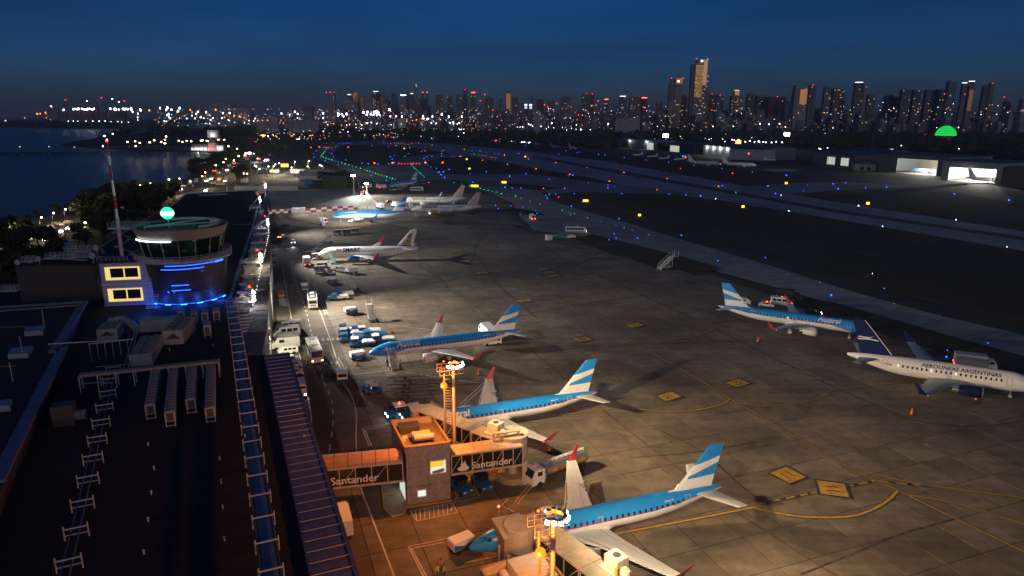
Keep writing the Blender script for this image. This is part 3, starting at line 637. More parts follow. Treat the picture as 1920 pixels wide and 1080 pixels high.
for i, (x, y, hgt) in enumerate(((340, 606, 2.4), (365, 608, 2.4), (385, 606, 2.3), (407, 604, 2.4), (390, 634, 2.6))):
    p = P(x, y, ZR + .12); t = thing('condenser_unit', ('first from left', 'second from left', 'third from left', 'rightmost', 'lone nearer')[i] + ' slim condenser standing below the blue-lit tower base', 'air conditioner', p, R(22), 'slim condensers under the tower')
    MB().box(0, 1.6, .5 + (hgt - .5) / 2, 1.25, 3.2, hgt - .5).build('casing', hvm, t); MB().box(0, -.02, .5 + (hgt - .5) * .45, .8, .03, (hgt - .5) * .75).build('grille', grl, t)
    l = MB(); [l.box(k * .52, y_, .25, .1, .1, .5) for k in (-1, 1) for y_ in (.05, 3.1)]; l.build('stand', pale_metal, t)
p = P(264, 624, ZR + .12); t = thing('air_handling_box', 'plain white air handling box behind the triangle chiller', 'air conditioner', p, R(8))
MB().box(3.4, 1.5, 1.3, 6.8, 3, 2.4).build('casing', hvm, t); l = MB(); [l.box(x, -.02, 1.3, .06, .05, 2.3) for x in (2.2, 4.5)]; l.build('seam', grey_metal, t)
p = P(120, 800, ZR + .12); t = thing('air_handling_box', 'grey vent box with round duct at the left edge of the roof', 'air conditioner', p, R(20))
MB().box(0, 1, 1.5, 2.6, 2, 3.0).build('casing', louv, t); MB().tube((1.3, 1, 1.1), (2.6, 1, 1.1), .7, n=12).build('duct', capm, t)
# pipe bridge
t = thing('pipe_bridge', 'horizontal pipe bridge on white legs crossing the roof behind the long units', 'pipe bridge', P(300, 720, ZR + .12))
a, b = P(150, 704, ZR + 2.6), P(410, 677, ZR + 2.6); d = (b - a).normalized(); sd = Vector((-d.y, d.x, 0))
mb = MB(); [mb.tube(a + sd * k * .42, b + sd * k * .42, .26, n=10) for k in (-1, 0, 1)]; mb.build('insulated_pipe', mat('pipe_lagging', (.24, .23, .21), .6, noise=.3, nscale=2), t, world=True)
for i in range(9):
    c = a.lerp(b, i / 8); fb = MB(); [fb.bar(c + sd * k * .9 - Vector((0, 0, 2.5)), c + sd * k * .9 + Vector((0, 0, .1)), .12) for k in (-1, 1)]; fb.bar(c - sd * .9 - Vector((0, 0, .35)), c + sd * .9 - Vector((0, 0, .35)), .12)
    fb.build('leg', pale_metal, t, world=True)
MB().bar(P(150, 720, ZR + 1), P(205, 716, ZR + 1), .08).bar(P(90, 645, ZR + 3), P(250, 636, ZR + 3), .16).build('rail', pale_metal, t, world=True)
t = thing('equipment_frame', 'dark steel frame with pipework between the chillers', 'frame', P(220, 690, ZR + .12))
for i in range(6):
    fb = MB(); c = P(172 + i * 14, 676 - i * 2, ZR + .12); fb.bar(c, c + Vector((0, 0, 2.9)), .11); fb.build('post', grey_metal, t, world=True)
mb = MB(); mb.bar(P(165, 645, ZR + 3), P(248, 636, ZR + 3), .15); mb.bar(P(180, 688, ZR + .6), P(245, 682, ZR + .6), .1); mb.bar(P(232, 690, ZR + 1), P(253, 622, ZR + 3.2), .14); mb.bar(P(240, 690, ZR + 1), P(258, 620, ZR + 3.2), .14); mb.build('rail', grey_metal, t, world=True)
t = thing('flexible_duct', 'bent grey ventilation duct left of the blue-lit wall', 'duct', P(225, 612, ZR + .12))
mb = MB(); pts_ = [P(205, 603, ZR + 1.8), P(228, 598, ZR + 2.2), P(245, 606, ZR + 1.8), P(258, 618, ZR + .9)]
for a_, b_ in zip(pts_, pts_[1:]): mb.tube(a_, b_, .75, n=10)
mb.build('duct_bend', hvm, t, world=True)

# ---- far hall roof, ribbed warm band, truss well with lights
far = thing('terminal_hall', 'far terminal hall with black roof and warm ribbed edge beyond the control tower', 'terminal', P(450, 450, 0))
FR_ = [(491, 664), (500.6, 603), (505.7, 541), (508, 460), (503, 412), (503, 379), (499.7, 362), (480, 356), (352, 363), (300, 405), (189, 462), (250, 560), (440, 560), (455, 668)]
MB().prism(pl(FR_, ZR), 0, ZR - .02).build('wall', wallm, far, world=True)
roof_l = [(497.5, 361), (492.5, 372), (482, 414), (476, 432), (447, 560), (436, 560), (250, 560), (189, 462), (300, 405), (352, 363), (480, 356)]
MB().prism(pl(roof_l, ZR), ZR, ZR + .14).build('roof', roofm, far, world=True)
bl = [(497.7, 361), (492.5, 372), (482, 414), (496, 464), (487, 520), (473, 582), (466, 622), (448, 664)]
br = [(499.7, 362), (503, 379), (503, 412), (508, 460), (506.5, 520), (502.5, 582), (499, 622), (491, 664)]
bands = MB(); seams = MB()
for i in range(7):
    a, b, c, d_ = P(*bl[i], ZR + .2), P(*br[i], ZR + .2), P(*br[i + 1], ZR + .2), P(*bl[i + 1], ZR + .2)
    n = (14, 16, 16, 9, 7, 4, 4)[i]
    for k in range(n):
        q0, q1, q2, q3 = a.lerp(d_, k / n), b.lerp(c, k / n), b.lerp(c, (k + .93) / n), a.lerp(d_, (k + .93) / n)
        MB().prism([(q.x, q.y) for q in (q0, q1, q2, q3)], ZR, ZR + .2).build('roof_sheet', rosem, far, world=True)
        for f_ in (.42, .78):
            e = q0.lerp(q1, f_); seams.box(e.x, e.y, ZR + .27, .5, .18, .16, 0, R(20))
seams.build('roof_brackets', dark_metal, far, world=True)['kind'] = 'stuff'
mb = MB(); q = [P(*x, ZR + .22) for x in ((430, 562), (437, 540), (452, 490), (464, 455), (474, 425), (487, 374), (489, 362))]
for a, b in zip(q, q[1:]): mb.bar(a, b, .8, .12)
mb.build('roof_walkway', mat('blue_tray', (.07, .16, .3), .5), far, world=True)
mb = MB(); mb.bar(P(352, 363, ZR + .5), P(480, 356, ZR + .5), .5, .5); mb.bar(P(352, 363, ZR + .4), P(189, 462, ZR + .4), .5, .4); mb.bar(P(372, 366, ZR + .6), P(425, 363, ZR + .6), 3.4, .5); mb.bar(P(435, 421, ZR + .3), P(472, 420, ZR + .3), .6, .2); mb.build('coping', capm, far, world=True)
# open truss well with its beams
for i in range(9):
    y = 440 + i * 15.5; x0, x1 = 474 - (y - 440) * .27, 495 - (y - 464) * .26
    mb = MB(); mb.bar(P(x0, y, ZR + .45), P(x1, y - .5, ZR + .45), .35, .6); mb.build('roof_beam', pale_metal, far, world=True)
plant = MB(); random.seed(5)
for i in range(46):
    y = random.uniform(436, 590); x = random.uniform(476 - (y - 440) * .25, 492 - (y - 464) * .24); p = P(x, y, ZR + .2); plant.box(p.x, p.y, ZR + .5, random.uniform(.5, 1.8), random.uniform(.3, 1.2), random.uniform(.3, 1), random.choice((0, 0, 1)), R(20))
plant.build('roof_machinery', [cream, mat('yellow_pipe', (.45, .33, .08), .5)], far, world=True)['kind'] = 'stuff'
mb = MB(); [mb.bar(P(442 + k * 2, 592 + k * 6, ZR + .5), P(474 - k * 2, 590 + k * 6, ZR + .5), .3, .3) for k in range(6)]; mb.build('roof_slats', cream, far, world=True)
# bead lights along the canopy edge
bead = MB(); bead.ball((0, 0, .3), .10, 0, 6, 4); bme = bead.mesh('bead_lamp', emis('bead_lamp_glass', (1, .93, .8), 5)); q = [P(*x, ZR + .3) for x in ((503, 416), (504, 440), (498, 470), (491, 500), (481, 545), (472, 583))]; nb = 0
for a, b in zip(q, q[1:]):
    n = int((b - a).length / 3.6)
    for k in range(n):
        c = a.lerp(b, k / n); nb += 1
        if nb % 7 != 3: inst(bme, 'bead_lamp', term.matrix_basis.inverted() @ c + (term.location - far.location), parent=far)
for y, e in ((455, 60), (500, 110), (545, 110)):
    lamp('POINT', P(484 - (y - 440) * .25, y, ZR + 2.2), e, (1, .78, .42), .2)

# ---- floodlight gantries on the far hall
e_fl = emis('floodlight_glass', (.93, .96, 1), 60); e_flw = emis('warm_floodlight_glass', (1, .86, .6), 60)
def gantry(px0, px1, label, warm=False, power=900, hh=3.2):
    a, b = P(*px0, ZR + 1.4), P(*px1, ZR + 1.4); d = (b - a).normalized(); s = Vector((-d.y, d.x, 0)); t = thing('floodlight_gantry', label, 'floodlight gantry', P(*px0, ZR + .14), 0, 'white floodlight gantries on the far hall')
    mb = MB(); mb.bar(a, b, 1.8, .15); mb.build('platform', pale_metal, t, world=True); r_ = MB()
    for k in (-1, 1):
        for i in range(6):
            c = a.lerp(b, i / 5) + s * k * .85; r_.bar(c, c + Vector((0, 0, 1.1)), .06)
        for hh_ in (.55, 1.1): r_.bar(a + s * k * .85 + Vector((0, 0, hh_)), b + s * k * .85 + Vector((0, 0, hh_)), .05)
        r_.bar(a + s * k * .85, b + s * k * .85 + Vector((0, 0, hh)), .12)
    r_.build('railing', pale_metal, t, world=True)
    m_ = MB(); m_.bar(b - Vector((0, 0, 1.3)), b + Vector((0, 0, hh + .4)), .2); m_.bar(a - Vector((0, 0, 1.3)), a, .2); m_.build('post', pale_metal, t, world=True)
    e = MB()
    for k in range(3): e.ball(b + Vector((.3, -.2, hh - .3 - k * .9)), .30 if not warm else .45, 0, 8, 5)
    e.build('floodlight', e_flw if warm else e_fl, t, world=True)
    MB().ball(b + Vector((-.6, 0, hh + 1.0)), .28, 0, 6, 4).build('red_beacon', e_red, t, world=True)
    return b + Vector((1.4, -.5, hh)), t
G = [gantry((480, 362), (498, 361), 'farthest floodlight gantry, at the end of the far roof', hh=5), gantry((468, 390), (488, 389), 'second farthest floodlight gantry on the far roof', hh=5),
     gantry((474, 429), (502, 428), 'middle floodlight gantry beside the upper roof walkway', hh=3.6), gantry((452, 492), (488, 492), 'floodlight gantry with the brightest warm lamp, right of the tower', True, hh=2.6),
     gantry((440, 566), (475, 566), 'nearest floodlight gantry, beside the blue tray', hh=2.6)]
GP = [g[0] for g in G]

# ---- control tower
cx, cy, tz = P(354, 557, 10.8).x, P(354, 557, 10.8).y, ZR
t = thing('control_tower', 'round control tower with dark drum, slanted glass cab and brown fascia ring', 'control tower', (cx, cy, tz + .14), R(20))
N = 48
MB().lathe([(8.3, 0), (8.5, 3), (9.5, 9.8)], n=N, cap=True).build('drum', mat('fine_dark_mesh_cladding', (.05, .043, .042), .5, .3, noise=.2, nscale=3), t, smooth=False)
lm = MB()
for k in range(1, 20): z = k * .5; r_ = 8.72 + max(0, (z - 3)) * .108 + .03; lm.lathe([(r_, z), (r_, z + .05)], n=N, cap=False)
lm.build('cladding_joints', mat('joint_grey', (.075, .065, .063), .5, .3), t)['kind'] = 'stuff'
MB().lathe([(9.3, 9.8), (10.6, 9.85), (10.6, 10.35), (8.4, 10.36)], n=N).build('gallery', wallm, t)
rl = MB()
for i in range(44):
    a = 2 * math.pi * i / 44; rl.bar((10.45 * math.cos(a), 10.45 * math.sin(a), 10.3), (10.6 * math.cos(a), 10.6 * math.sin(a), 11.4), .06)
for z in (10.65, 11.0, 11.4): rl.lathe([(10.5 + (z - 10.3) * .13, z), (10.56 + (z - 10.3) * .13, z), (10.56 + (z - 10.3) * .13, z + .06), (10.5 + (z - 10.3) * .13, z + .06)], n=44, cap=False)
rl.build('gallery_railing', pale_metal, t)
npn = 16; cabg = mat('cab_glass', (.02, .05, .045), .04); cabg.node_tree.nodes['Principled BSDF'].inputs['Transmission Weight'].default_value = .55; cabg.node_tree.nodes['Principled BSDF'].inputs['IOR'].default_value = 1.05
for i in range(npn):
    a0, a1 = 2 * math.pi * i / npn + .012, 2 * math.pi * (i + 1) / npn - .012
    g_ = MB(); r0, r1 = 8.3, 9.3
    vs = [(r * math.cos(a), r * math.sin(a), z) for r, z in ((r0, 10.5), (r1, 14.9)) for a in (a0, a1)] ; vs += [(v[0] * .99, v[1] * .99, v[2]) for v in vs]
    g_.add(vs, [(0, 1, 3, 2), (4, 6, 7, 5), (0, 4, 5, 1), (2, 3, 7, 6), (0, 2, 6, 4), (1, 5, 7, 3)]); g_.build('window_pane', cabg, t)
    MB().bar((8.35 * math.cos(a1 + .012), 8.35 * math.sin(a1 + .012), 10.4), (9.38 * math.cos(a1 + .012), 9.38 * math.sin(a1 + .012), 15.0), .2).build('mullion', mat('mullion_brown', (.22, .18, .16), .5), t)
MB().lathe([(.1, 10.4), (8.1, 10.42)], n=24).build('cab_floor', roof2, t)
MB().lathe([(2.6, 10.4), (2.6, 14.9)], n=16).build('cab_core', concm, t)
dk = MB()
for i in range(9): a = R(200 + i * 20); dk.box(6.6 * math.cos(a), 6.6 * math.sin(a), 11.1, .9, 1.6, 1.1, 0, a)
dk.build('desk', cream, t); sc_ = MB()
for i in (2, 4, 5, 7): a = R(198 + i * 20); sc_.box(6.3 * math.cos(a), 6.3 * math.sin(a), 12.0, .1, .9, .5, 0, a)
sc_.build('monitor', emis('monitor_glow', (.25, .75, .6), 1.2), t)
cl_ = MB(); cl_.lathe([(9.4, 14.85), (9.42, 14.95), (2.6, 14.95)], n=N, cap=False); cl_.build('cab_ceiling', mat('dark_ceiling', (.05, .04, .035), .9), t)
MB().lathe([(9.3, 14.9), (10.4, 17.3), (10.25, 17.42), (9.2, 17.0)], n=N, cap=False).build('fascia', mat('brown_fascia', (.30, .235, .20), .55, noise=.12, nscale=4), t)
MB().lathe([(9.7, 17.02), (.05, 17.05)], n=N).build('roof', roof2, t)
rr_ = MB()
a_, b_ = (-6.5, -5.5, 18.2), (5.5, 2.8, 18.2)
rr_.lathe([(8.4, 17.3), (8.9, 17.3), (8.9, 17.9), (8.4, 17.9)], n=36, cap=False, a0=R(-60), a1=R(110)); rr_.bar((-7, -4.6, 17.7), (5.5, 3.6, 17.9), .35, .3); rr_.bar((-7, -4.6, 17.7), (7.4, -2.5, 17.9), .3, .3); rr_.box(7.4, -1.6, 17.9, 1.6, 1.6, 1.2)
for q_ in ((-7, -4.6), (0, -1), (5, 3.4), (3, -3.3)): rr_.box(q_[0], q_[1], 17.4, .16, .16, .8)
rr_.build('roof_rails', pale_metal, t)
stp = MB(); stp.lathe([(9.72, 14.72), (9.84, 14.72), (9.84, 14.92), (9.72, 14.92)], n=24, cap=False, a0=R(200), a1=R(262)); stp.build('light_strip', emis('white_strip_light', (.85, .95, 1), 7), t)
bs = emis('blue_strip_light', (.015, .09, 1), 5, True)
def arc(z, a0, a1, r=None, hh=.14):
    r = r or (8.78 + max(0, z - 3) * .108 + .06); b = MB(); b.lathe([(r, z), (r + .08, z), (r + .08, z + hh), (r, z + hh)], n=24, cap=False, a0=R(a0), a1=R(a1)); b.build('blue_light_strip', bs, t)
arc(.1, 204, 345, 8.4, .07); arc(9.2, 250, 318); arc(8.35, 244, 300); arc(4.6, 255, 278); arc(3.4, 254, 280); arc(4.2, 206, 218); arc(9.0, 318, 335, hh=.4)
sl = MB(); 
for z, a0, a1 in ((7.85, 240, 270), (7.9, 275, 300), (2.75, 246, 262), (2.9, 264, 308)): r_ = 8.78 + max(0, z - 3) * .108 + .03; sl.lathe([(r_, z), (r_, z + .5)], n=12, cap=False, a0=R(a0), a1=R(a1))
sl.build('slit_window', glassd, t)
for i in range(20):
    a = R(200 + i * 7.6); b = MB(); b.box(8.75 * math.cos(a), 8.75 * math.sin(a), .1, .2, 1.3, .12, 0, a)
    b.build('base_light', emis('blue_uplight', (.02, .16, 1), 9, True), t) if i % 3 == 0 else None
for a, e in ((205, 110), (235, 250), (262, 260), (290, 260), (318, 300)):
    q_ = Vector((cx, cy, tz + .9)) + Vector((math.cos(R(a + 20)), math.sin(R(a + 20)), 0)) * 10.1; lamp('POINT', q_, e * 1.4, (.02, .12, 1), .3)
MB().lathe([(1.34, 19.9), (1.47, 20.4), (1.34, 20.9)], cx=-2.2, cy=-2.8, n=16, cap=False).build('beacon_glare_band', emis('beacon_core', (.62, 1, .9), 2.5), t); MB().ball((-2.2, -2.8, 20.4), 1.42, 0, 14, 9).build('green_beacon', emis('green_beacon_glass', (.02, .8, .40), 1.7), t); MB().tube((-2.2, -2.8, 17), (-2.2, -2.8, 19.6), .12).build('beacon_post', pale_metal, t)  # pale band and oversized globe stand in for the beacon's glare
lamp('POINT', Vector((cx, cy, tz)) + Matrix.Rotation(R(20), 3, 'Z') @ Vector((-2.2, -2.8, 24)), 380, (.03, 1, .62), .6)
lamp('POINT', Vector((cx + 3.4, cy - 1, tz + 13.9)), 420, (1, .8, .5), .5); lamp('POINT', P(276, 566, 13.2), 300, (.02, .12, 1), .4); lamp('POINT', P(272, 585, 12.2), 260, (.02, .12, 1), .4)

# ---- annex with lit windows, ladder, mast
xv, yv = angled(R(12))
p0 = P(197, 575, ZR); wall2 = mat('annex_render', (.40, .39, .41), .75, noise=.12, nscale=.9); t = thing('tower_annex', 'pale annex block with two lit yellow windows joined to the control tower', 'building', p0, R(12))
MB().box(5.2, 5, 5, 10.4, 10, 10, 0).build('wall', wall2, t); MB().box(5.2, 5, 10.12, 10.8, 10.4, .25).build('roof', roof2, t)
MB().box(5.2, -.1, 5.15, 10.6, .25, .3).build('ledge', pale_metal, t); MB().box(5.2, -.1, .2, 10.6, .25, .3).build('ledge', pale_metal, t)
ey = emis('warm_room_light', (1, .72, .26), .95, True)
for zc in (2.6, 7.6):
    fr_ = MB(); fr_.box(4.6, -.06, zc, 7.2, .12, 3.0); fr_.build('window_frame', ey, t)  # room light put into a glowing surround behind the panes
    for k in (-1, 1): MB().box(4.95 + k * 1.5, -.15, zc + .15, 2.7, .08, 2.1).build('window', mat('dim_window_glass', (.02, .018, .012), .1), t)
    MB().box(4.6, -.3, zc - 1.55, 7.4, .5, .15).build('sill', pale_metal, t)
lad = MB()
for k in (0, 1): lad.bar((9.6 + k * .7, -.25, 0), (9.6 + k * .7, -.25, 10.5), .08)
for i in range(24): lad.bar((9.6, -.25, .3 + i * .43), (10.3, -.25, .3 + i * .43), .05)
lad.build('ladder', pale_metal, t)
stz = MB(); [stz.box(10.8 + i * .0, -1.4 - i * .32, 2.6 - i * .3, 2.2, .3, .08) for i in range(9)]; stz.bar((9.8, -1.2, 2.9), (9.8, -4.2, 0.2), .1); stz.bar((11.9, -1.2, 2.9), (11.9, -4.2, .2), .1); stz.build('stair', pale_metal, t)
MB().box(13.2, 3.5, 4.6, 5.4, 6, 9.2).build('link_wall', wall2, t)
ba = p0 + xv * 2.6 + yv * 7.2; ba.z = ZR + 10.25
m_ = thing('antenna_mast', 'tall red and white banded mast beside the control tower', 'mast', ba)
mtop = PWall(224, 266, (ba.x, ba.y), (ba.x + 1, ba.y)).z - ba.z
MB().tube((0, 0, 0), (0, 0, 9), .42, n=10).build('mast_base', pale_metal, m_)
seg = [(9, .30, 'w'), (9 + (mtop - 9) * .12, .28, 'r'), (9 + (mtop - 9) * .30, .26, 'w'), (9 + (mtop - 9) * .5, .24, 'r'), (9 + (mtop - 9) * .70, .21, 'w'), (9 + (mtop - 9) * .82, .18, 'r')]
for i, (z, r_, c) in enumerate(seg):
    z1_ = seg[i + 1][0] if i < 5 else mtop; MB().tube((0, 0, z), (0, 0, z1_), r_, r_ * .9, 10).build('band', white if c == 'w' else redp, m_)
MB().ball((0, 0, mtop + .2), .3, 0, 6, 4).build('red_beacon', e_red, m_)
pf = MB(); pf.box(2.4, 0, 6.6, 8.6, 2.4, .35); [pf.bar((-1.8 + i * .94, -1.15, 6.7), (-1.8 + i * .94, -1.15, 8), .06) for i in range(10)]; [pf.bar((-1.8 + i * .94, 1.15, 6.7), (-1.8 + i * .94, 1.15, 8), .06) for i in range(10)]
[pf.bar((-1.8, k * 1.15, z), (6.7, k * 1.15, z), .05) for k in (-1, 1) for z in (7.3, 8)]; pf.build('platform', pale_metal, m_)
sp = MB(); [sp.bar((.5 + 1.1 * math.cos(i * .5), 1.1 * math.sin(i * .5), .3 + i * .27), (.5 + 1.9 * math.cos(i * .5), 1.9 * math.sin(i * .5), .3 + i * .27), .35, .06) for i in range(22)]; sp.build('spiral_stair', pale_metal, m_)
rlg = MB(); [rlg.bar((-2 + i, -6.6, 0), (-2 + i, -6.6, 1.1), .06) for i in range(8)]; rlg.bar((-2, -6.6, 1.1), (5, -6.6, 1.1), .06); rlg.bar((-2, -6.6, .55), (5, -6.6, .55), .05); rlg.build('railing', pale_metal, m_)
# ---- dark block at left with rails, dishes and a tank
p0 = P(40, 566, ZR); xw = (P(190, 560, ZR) - p0).length; t = thing('plant_block', 'dark windowless block with railed roof deck, dishes and tank, left of the annex', 'building', p0, R(6))
MB().box(xw * .5, 7, 4.2, xw, 14, 8.4).build('wall', louv, t); MB().box(xw * .5, 7, 8.46, xw + .4, 14.4, .12).build('roof', roof2, t)
def rail_box(x, y, sx, sy, z, par, n=6, ladder=False):
    r_ = MB(); r_.box(x, y, z, sx, sy, .12)
    for i in range(n + 1):
        for k in (-1, 1): r_.bar((x - sx / 2 + sx * i / n, y + k * sy / 2, z), (x - sx / 2 + sx * i / n, y + k * sy / 2, z + 1.2), .07)
    for z_ in (.4, .8, 1.2):
        for k in (-1, 1): r_.bar((x - sx / 2, y + k * sy / 2, z + z_), (x + sx / 2, y + k * sy / 2, z + z_), .05); r_.bar((x + k * sx / 2, y - sy / 2, z + z_), (x + k * sx / 2, y + sy / 2, z + z_), .05)
    r_.build('railing', pale_metal, par)
rail_box(xw * .5, 3.5, 6, 2.4, 9.6, t); rail_box(xw * .78, 3, 3.4, 2.2, 9.9, t); rail_box(xw * .12, 2, 2.2, 2, 9.2, t, 3); rail_box(-1.5, -1, 4, 2.2, 3.0, t, 5); rail_box(xw * .62, 7, 5, 2.4, 10.6, t)
wk = MB(); wk.bar((xw * .12, 2, 8.9), (xw * .45, 3.2, 10.2), .9, .15); wk.bar((xw * .5, 3.4, 9.5), (xw * .86, 2.4, 9.2), .9, .15); wk.build('walkway', pale_metal, t)
MB().tube((xw * .47, 9, 8.5), (xw * .47, 9, 12.4), 1.15, n=16).build('tank', mat('blue_tank', (.06, .2, .3), .5), t)
for x, y, z, r_ in ((xw * .9, 6, 11.4, .75), (xw * .95, 2, 10.3, .8), (.2, 1, 9.2, .65), (xw * .28, 1.2, 9.9, .6)):
    d_ = MB(); d_.tube((x, y, z), (x, y - .35, z + .05), r_ * .5, r_, 16); d_.build('dish', hvm, t); MB().bar((x, y, 8.5), (x, y, z), .12).build('dish_post', pale_metal, t)

# ================================================================ boarding bridges
swh = mat('white_lettering', (.85, .82, .8), .5)
tunm = mat('bridge_panel', (.52, .46, .42), .5, noise=.12, nscale=2); tunroof = mat('bridge_roof_sheet', (.50, .45, .33), .7, noise=.22, nscale=1.5, bump=.2)
gl_b = mat('bridge_glass', (.025, .028, .02), .08)
org = emis('sodium_lamp_glass', (1, .17, .008), 2.6); cage = mat('mast_cage', (.16, .14, .12), .6)
gate1 = dict(FL=(-14.5, 85.7), FR=(-8.6, 87.45), BR=(-12.1, 96), BL=(-18, 94.3))
def box_frame(FL, FR, BR, BL): return [FL, FR, BR, BL]
def lerp2(a, b, t): return (a[0] + (b[0] - a[0]) * t, a[1] + (b[1] - a[1]) * t)
def block(name_label, FL, FR, BR, BL, hgt, loc):
    t = thing('bridge_building', name_label, 'building', (loc[0], loc[1], 0))
    MB().prism([FL, FR, BR, BL], .05, hgt - .9).build('wall', concm, t, world=True)
    MB().prism([FL, FR, BR, BL], hgt - .9, hgt - .82).build('roof', mat('brown_roof_deck', (.17, .12, .10), .8, noise=.3, nscale=1), t, world=True)
    q = [Vector((*x, hgt - .35)) for x in (FL, FR, BR, BL)]; pc = MB()
    for i in range(4): pc.bar(q[i], q[(i + 1) % 4], .22, 1.0)
    pc.build('parapet', concm, t, world=True); cp = MB()
    for i in range(4): cp.bar(q[i] + Vector((0, 0, .53)), q[(i + 1) % 4] + Vector((0, 0, .53)), .3, .06)
    cp.build('coping', mat('sodium_tinted_coping', (.30, .17, .10), .6), t, world=True)  # orange of the sodium lamps painted into the coping
    pj = MB(); A, B = q[0], q[1]; n_ = (B - A).cross(Vector((0, 0, 1))).normalized()
    for u in (.5,): e = A.lerp(B, u) + n_ * .005; pj.bar(Vector((e.x, e.y, .1)), Vector((e.x, e.y, hgt)), .04, .04)
    for z in (2.9, 5.9): a_ = A.copy(); b_ = B.copy(); a_.z = b_.z = z; pj.bar(a_ + n_ * .005, b_ + n_ * .005, .04, .04)
    pj.build('panel_joint', mat('joint_dark', (.08, .07, .07), .9), t, world=True)
    return t, n_
FL, FR, BR, BL = gate1['FL'], gate1['FR'], gate1['BR'], gate1['BL']
b1, n1 = block('concrete bridge building with lit windows and orange-lit rooftop plant', FL, FR, BR, BL, 8.9, (-13, 90))
def wall_win(px0, px1, py0, py1, A, B, par, name='window', litc=None, frame=True):
    a, b = PWall(px0, py1, A, B), PWall(px1, py0, A, B); n_ = (Vector((*B, 0)) - Vector((*A, 0))).cross(Vector((0, 0, 1))).normalized()
    d = Vector((b.x - a.x, b.y - a.y, 0)); z0, z1 = a.z, b.z; c = Vector((a.x, a.y, 0))
    fr_ = MB(); [fr_.bar(c + d * u + n_ * .03 + Vector((0, 0, z0)), c + d * u + n_ * .03 + Vector((0, 0, z1)), .12) for u in (0, 1)]; [fr_.bar(c + n_ * .03 + Vector((0, 0, z)), c + d + n_ * .03 + Vector((0, 0, z)), .12) for z in (z0, z1)]
    f_o = fr_.build(name + '_frame', white, par, world=True)
    g_ = MB(); vs = [c + n_ * .02 + Vector((0, 0, z0)), c + d + n_ * .02 + Vector((0, 0, z0)), c + d + n_ * .02 + Vector((0, 0, z1)), c + n_ * .02 + Vector((0, 0, z1))]
    g_.add(vs, [(0, 1, 2, 3)]); g_.build(name, litc, par, world=True); return c, d, n_, z0, z1
e_room = emis('lit_room', (.78, .85, .72), 1.0, True)
c_, d_, n_, z0, z1_ = wall_win(807, 836, 861, 889, FL, FR, b1, litc=e_room)
yy = MB(); yy.add([c_ + n_ * .035 + d_ * .03 + Vector((0, 0, z1_ - .95)), c_ + n_ * .035 + d_ * .85 + Vector((0, 0, z1_ - .95)), c_ + n_ * .035 + d_ * .85 + Vector((0, 0, z1_ - .05)), c_ + n_ * .035 + d_ * .03 + Vector((0, 0, z1_ - .05))], [(0, 1, 2, 3)]); yy.build('yellow_glow_panel', emis('yellow_wall_light', (1, .62, .05), .95), b1, world=True)  # flat yellow panel that glows by itself
ss = MB(); ss.bar(c_ + n_ * .04 + d_ * .12 + Vector((0, 0, z0 + .15)), c_ + n_ * .04 + d_ * .88 + Vector((0, 0, z0 + .45)), .06, .5); ss.build('blind', mat('grey_blind', (.3, .32, .3), .6), b1, world=True)
wall_win(783, 799, 917, 932, FL, FR, b1, litc=emis('frosted_lit_window', (.88, .97, .85), .95, True))
# doorway on the left side, lit
dr = MB(); a_ = Vector((*lerp2(FL, BL, .12), 0)); b_ = Vector((*lerp2(FL, BL, .5), 0)); nl = Vector((-.95, -.3, 0)) * .03
dr.add([a_ + nl + Vector((0, 0, .1)), b_ + nl + Vector((0, 0, .1)), b_ + nl + Vector((0, 0, 3)), a_ + nl + Vector((0, 0, 3))], [(0, 1, 2, 3)]); dr.build('door', emis('lit_doorway', (.75, .85, .7), .8, True), b1, world=True)
# rooftop plant in sodium light
rp = thing('rooftop_plant', 'orange-lit ventilation boxes and round duct inside the parapet of the bridge building', 'air conditioner', (-13.4, 89.8, 8.08), R(17))
MB().box(-.8, 3.4, .55, 3.0, 1.8, 1.1).build('casing', louv, rp); MB().box(.5, .2, .55, 2.6, 1.2, 1.1).build('casing', hvm, rp); MB().tube((-.6, -.6, .7), (2.2, -.6, .7), .5, n=14).build('duct', hvm, rp)
bb = MB(); [bb.tube((-1.5 + .8 * math.cos(a), -.4 + .8 * math.sin(a), .45), (-1.5 + .8 * math.cos(a + .5), -.4 + .8 * math.sin(a + .5), .45), .38, n=8) for a in (1.6, 2.1, 2.6, 3.1, 3.6)]; bb.build('duct_bend', hvm, rp)
# kerbed island
kb = MB(); kk = [(-17.6, 84.6), (-16.1, 82.6), (-14.6, 83.4), (-14.5, 85.6), (-18.1, 94.2), (-19.8, 93.6)]; kb.prism(kk, .17, .30); k_o = kb.build('pavement', mat('kerb_concrete', (.30, .28, .24), .8, noise=.2, nscale=1), None); k_o['kind'] = 'structure'
kl = MB(); [kl.bar(Vector((*kk[i], .32)), Vector((*kk[(i + 1) % 6], .32)), .16, .06) for i in range(6)]; kl.bar((-14.5, 85.2, .2), (-8.3, 87.0, .2), .35, .1); kl.bar((-18.6, 88.4, .33), (-16.4, 88.9, .33), .16, .05); ko = kl.build('kerb_marking', yellowp); ko['kind'] = 'structure'

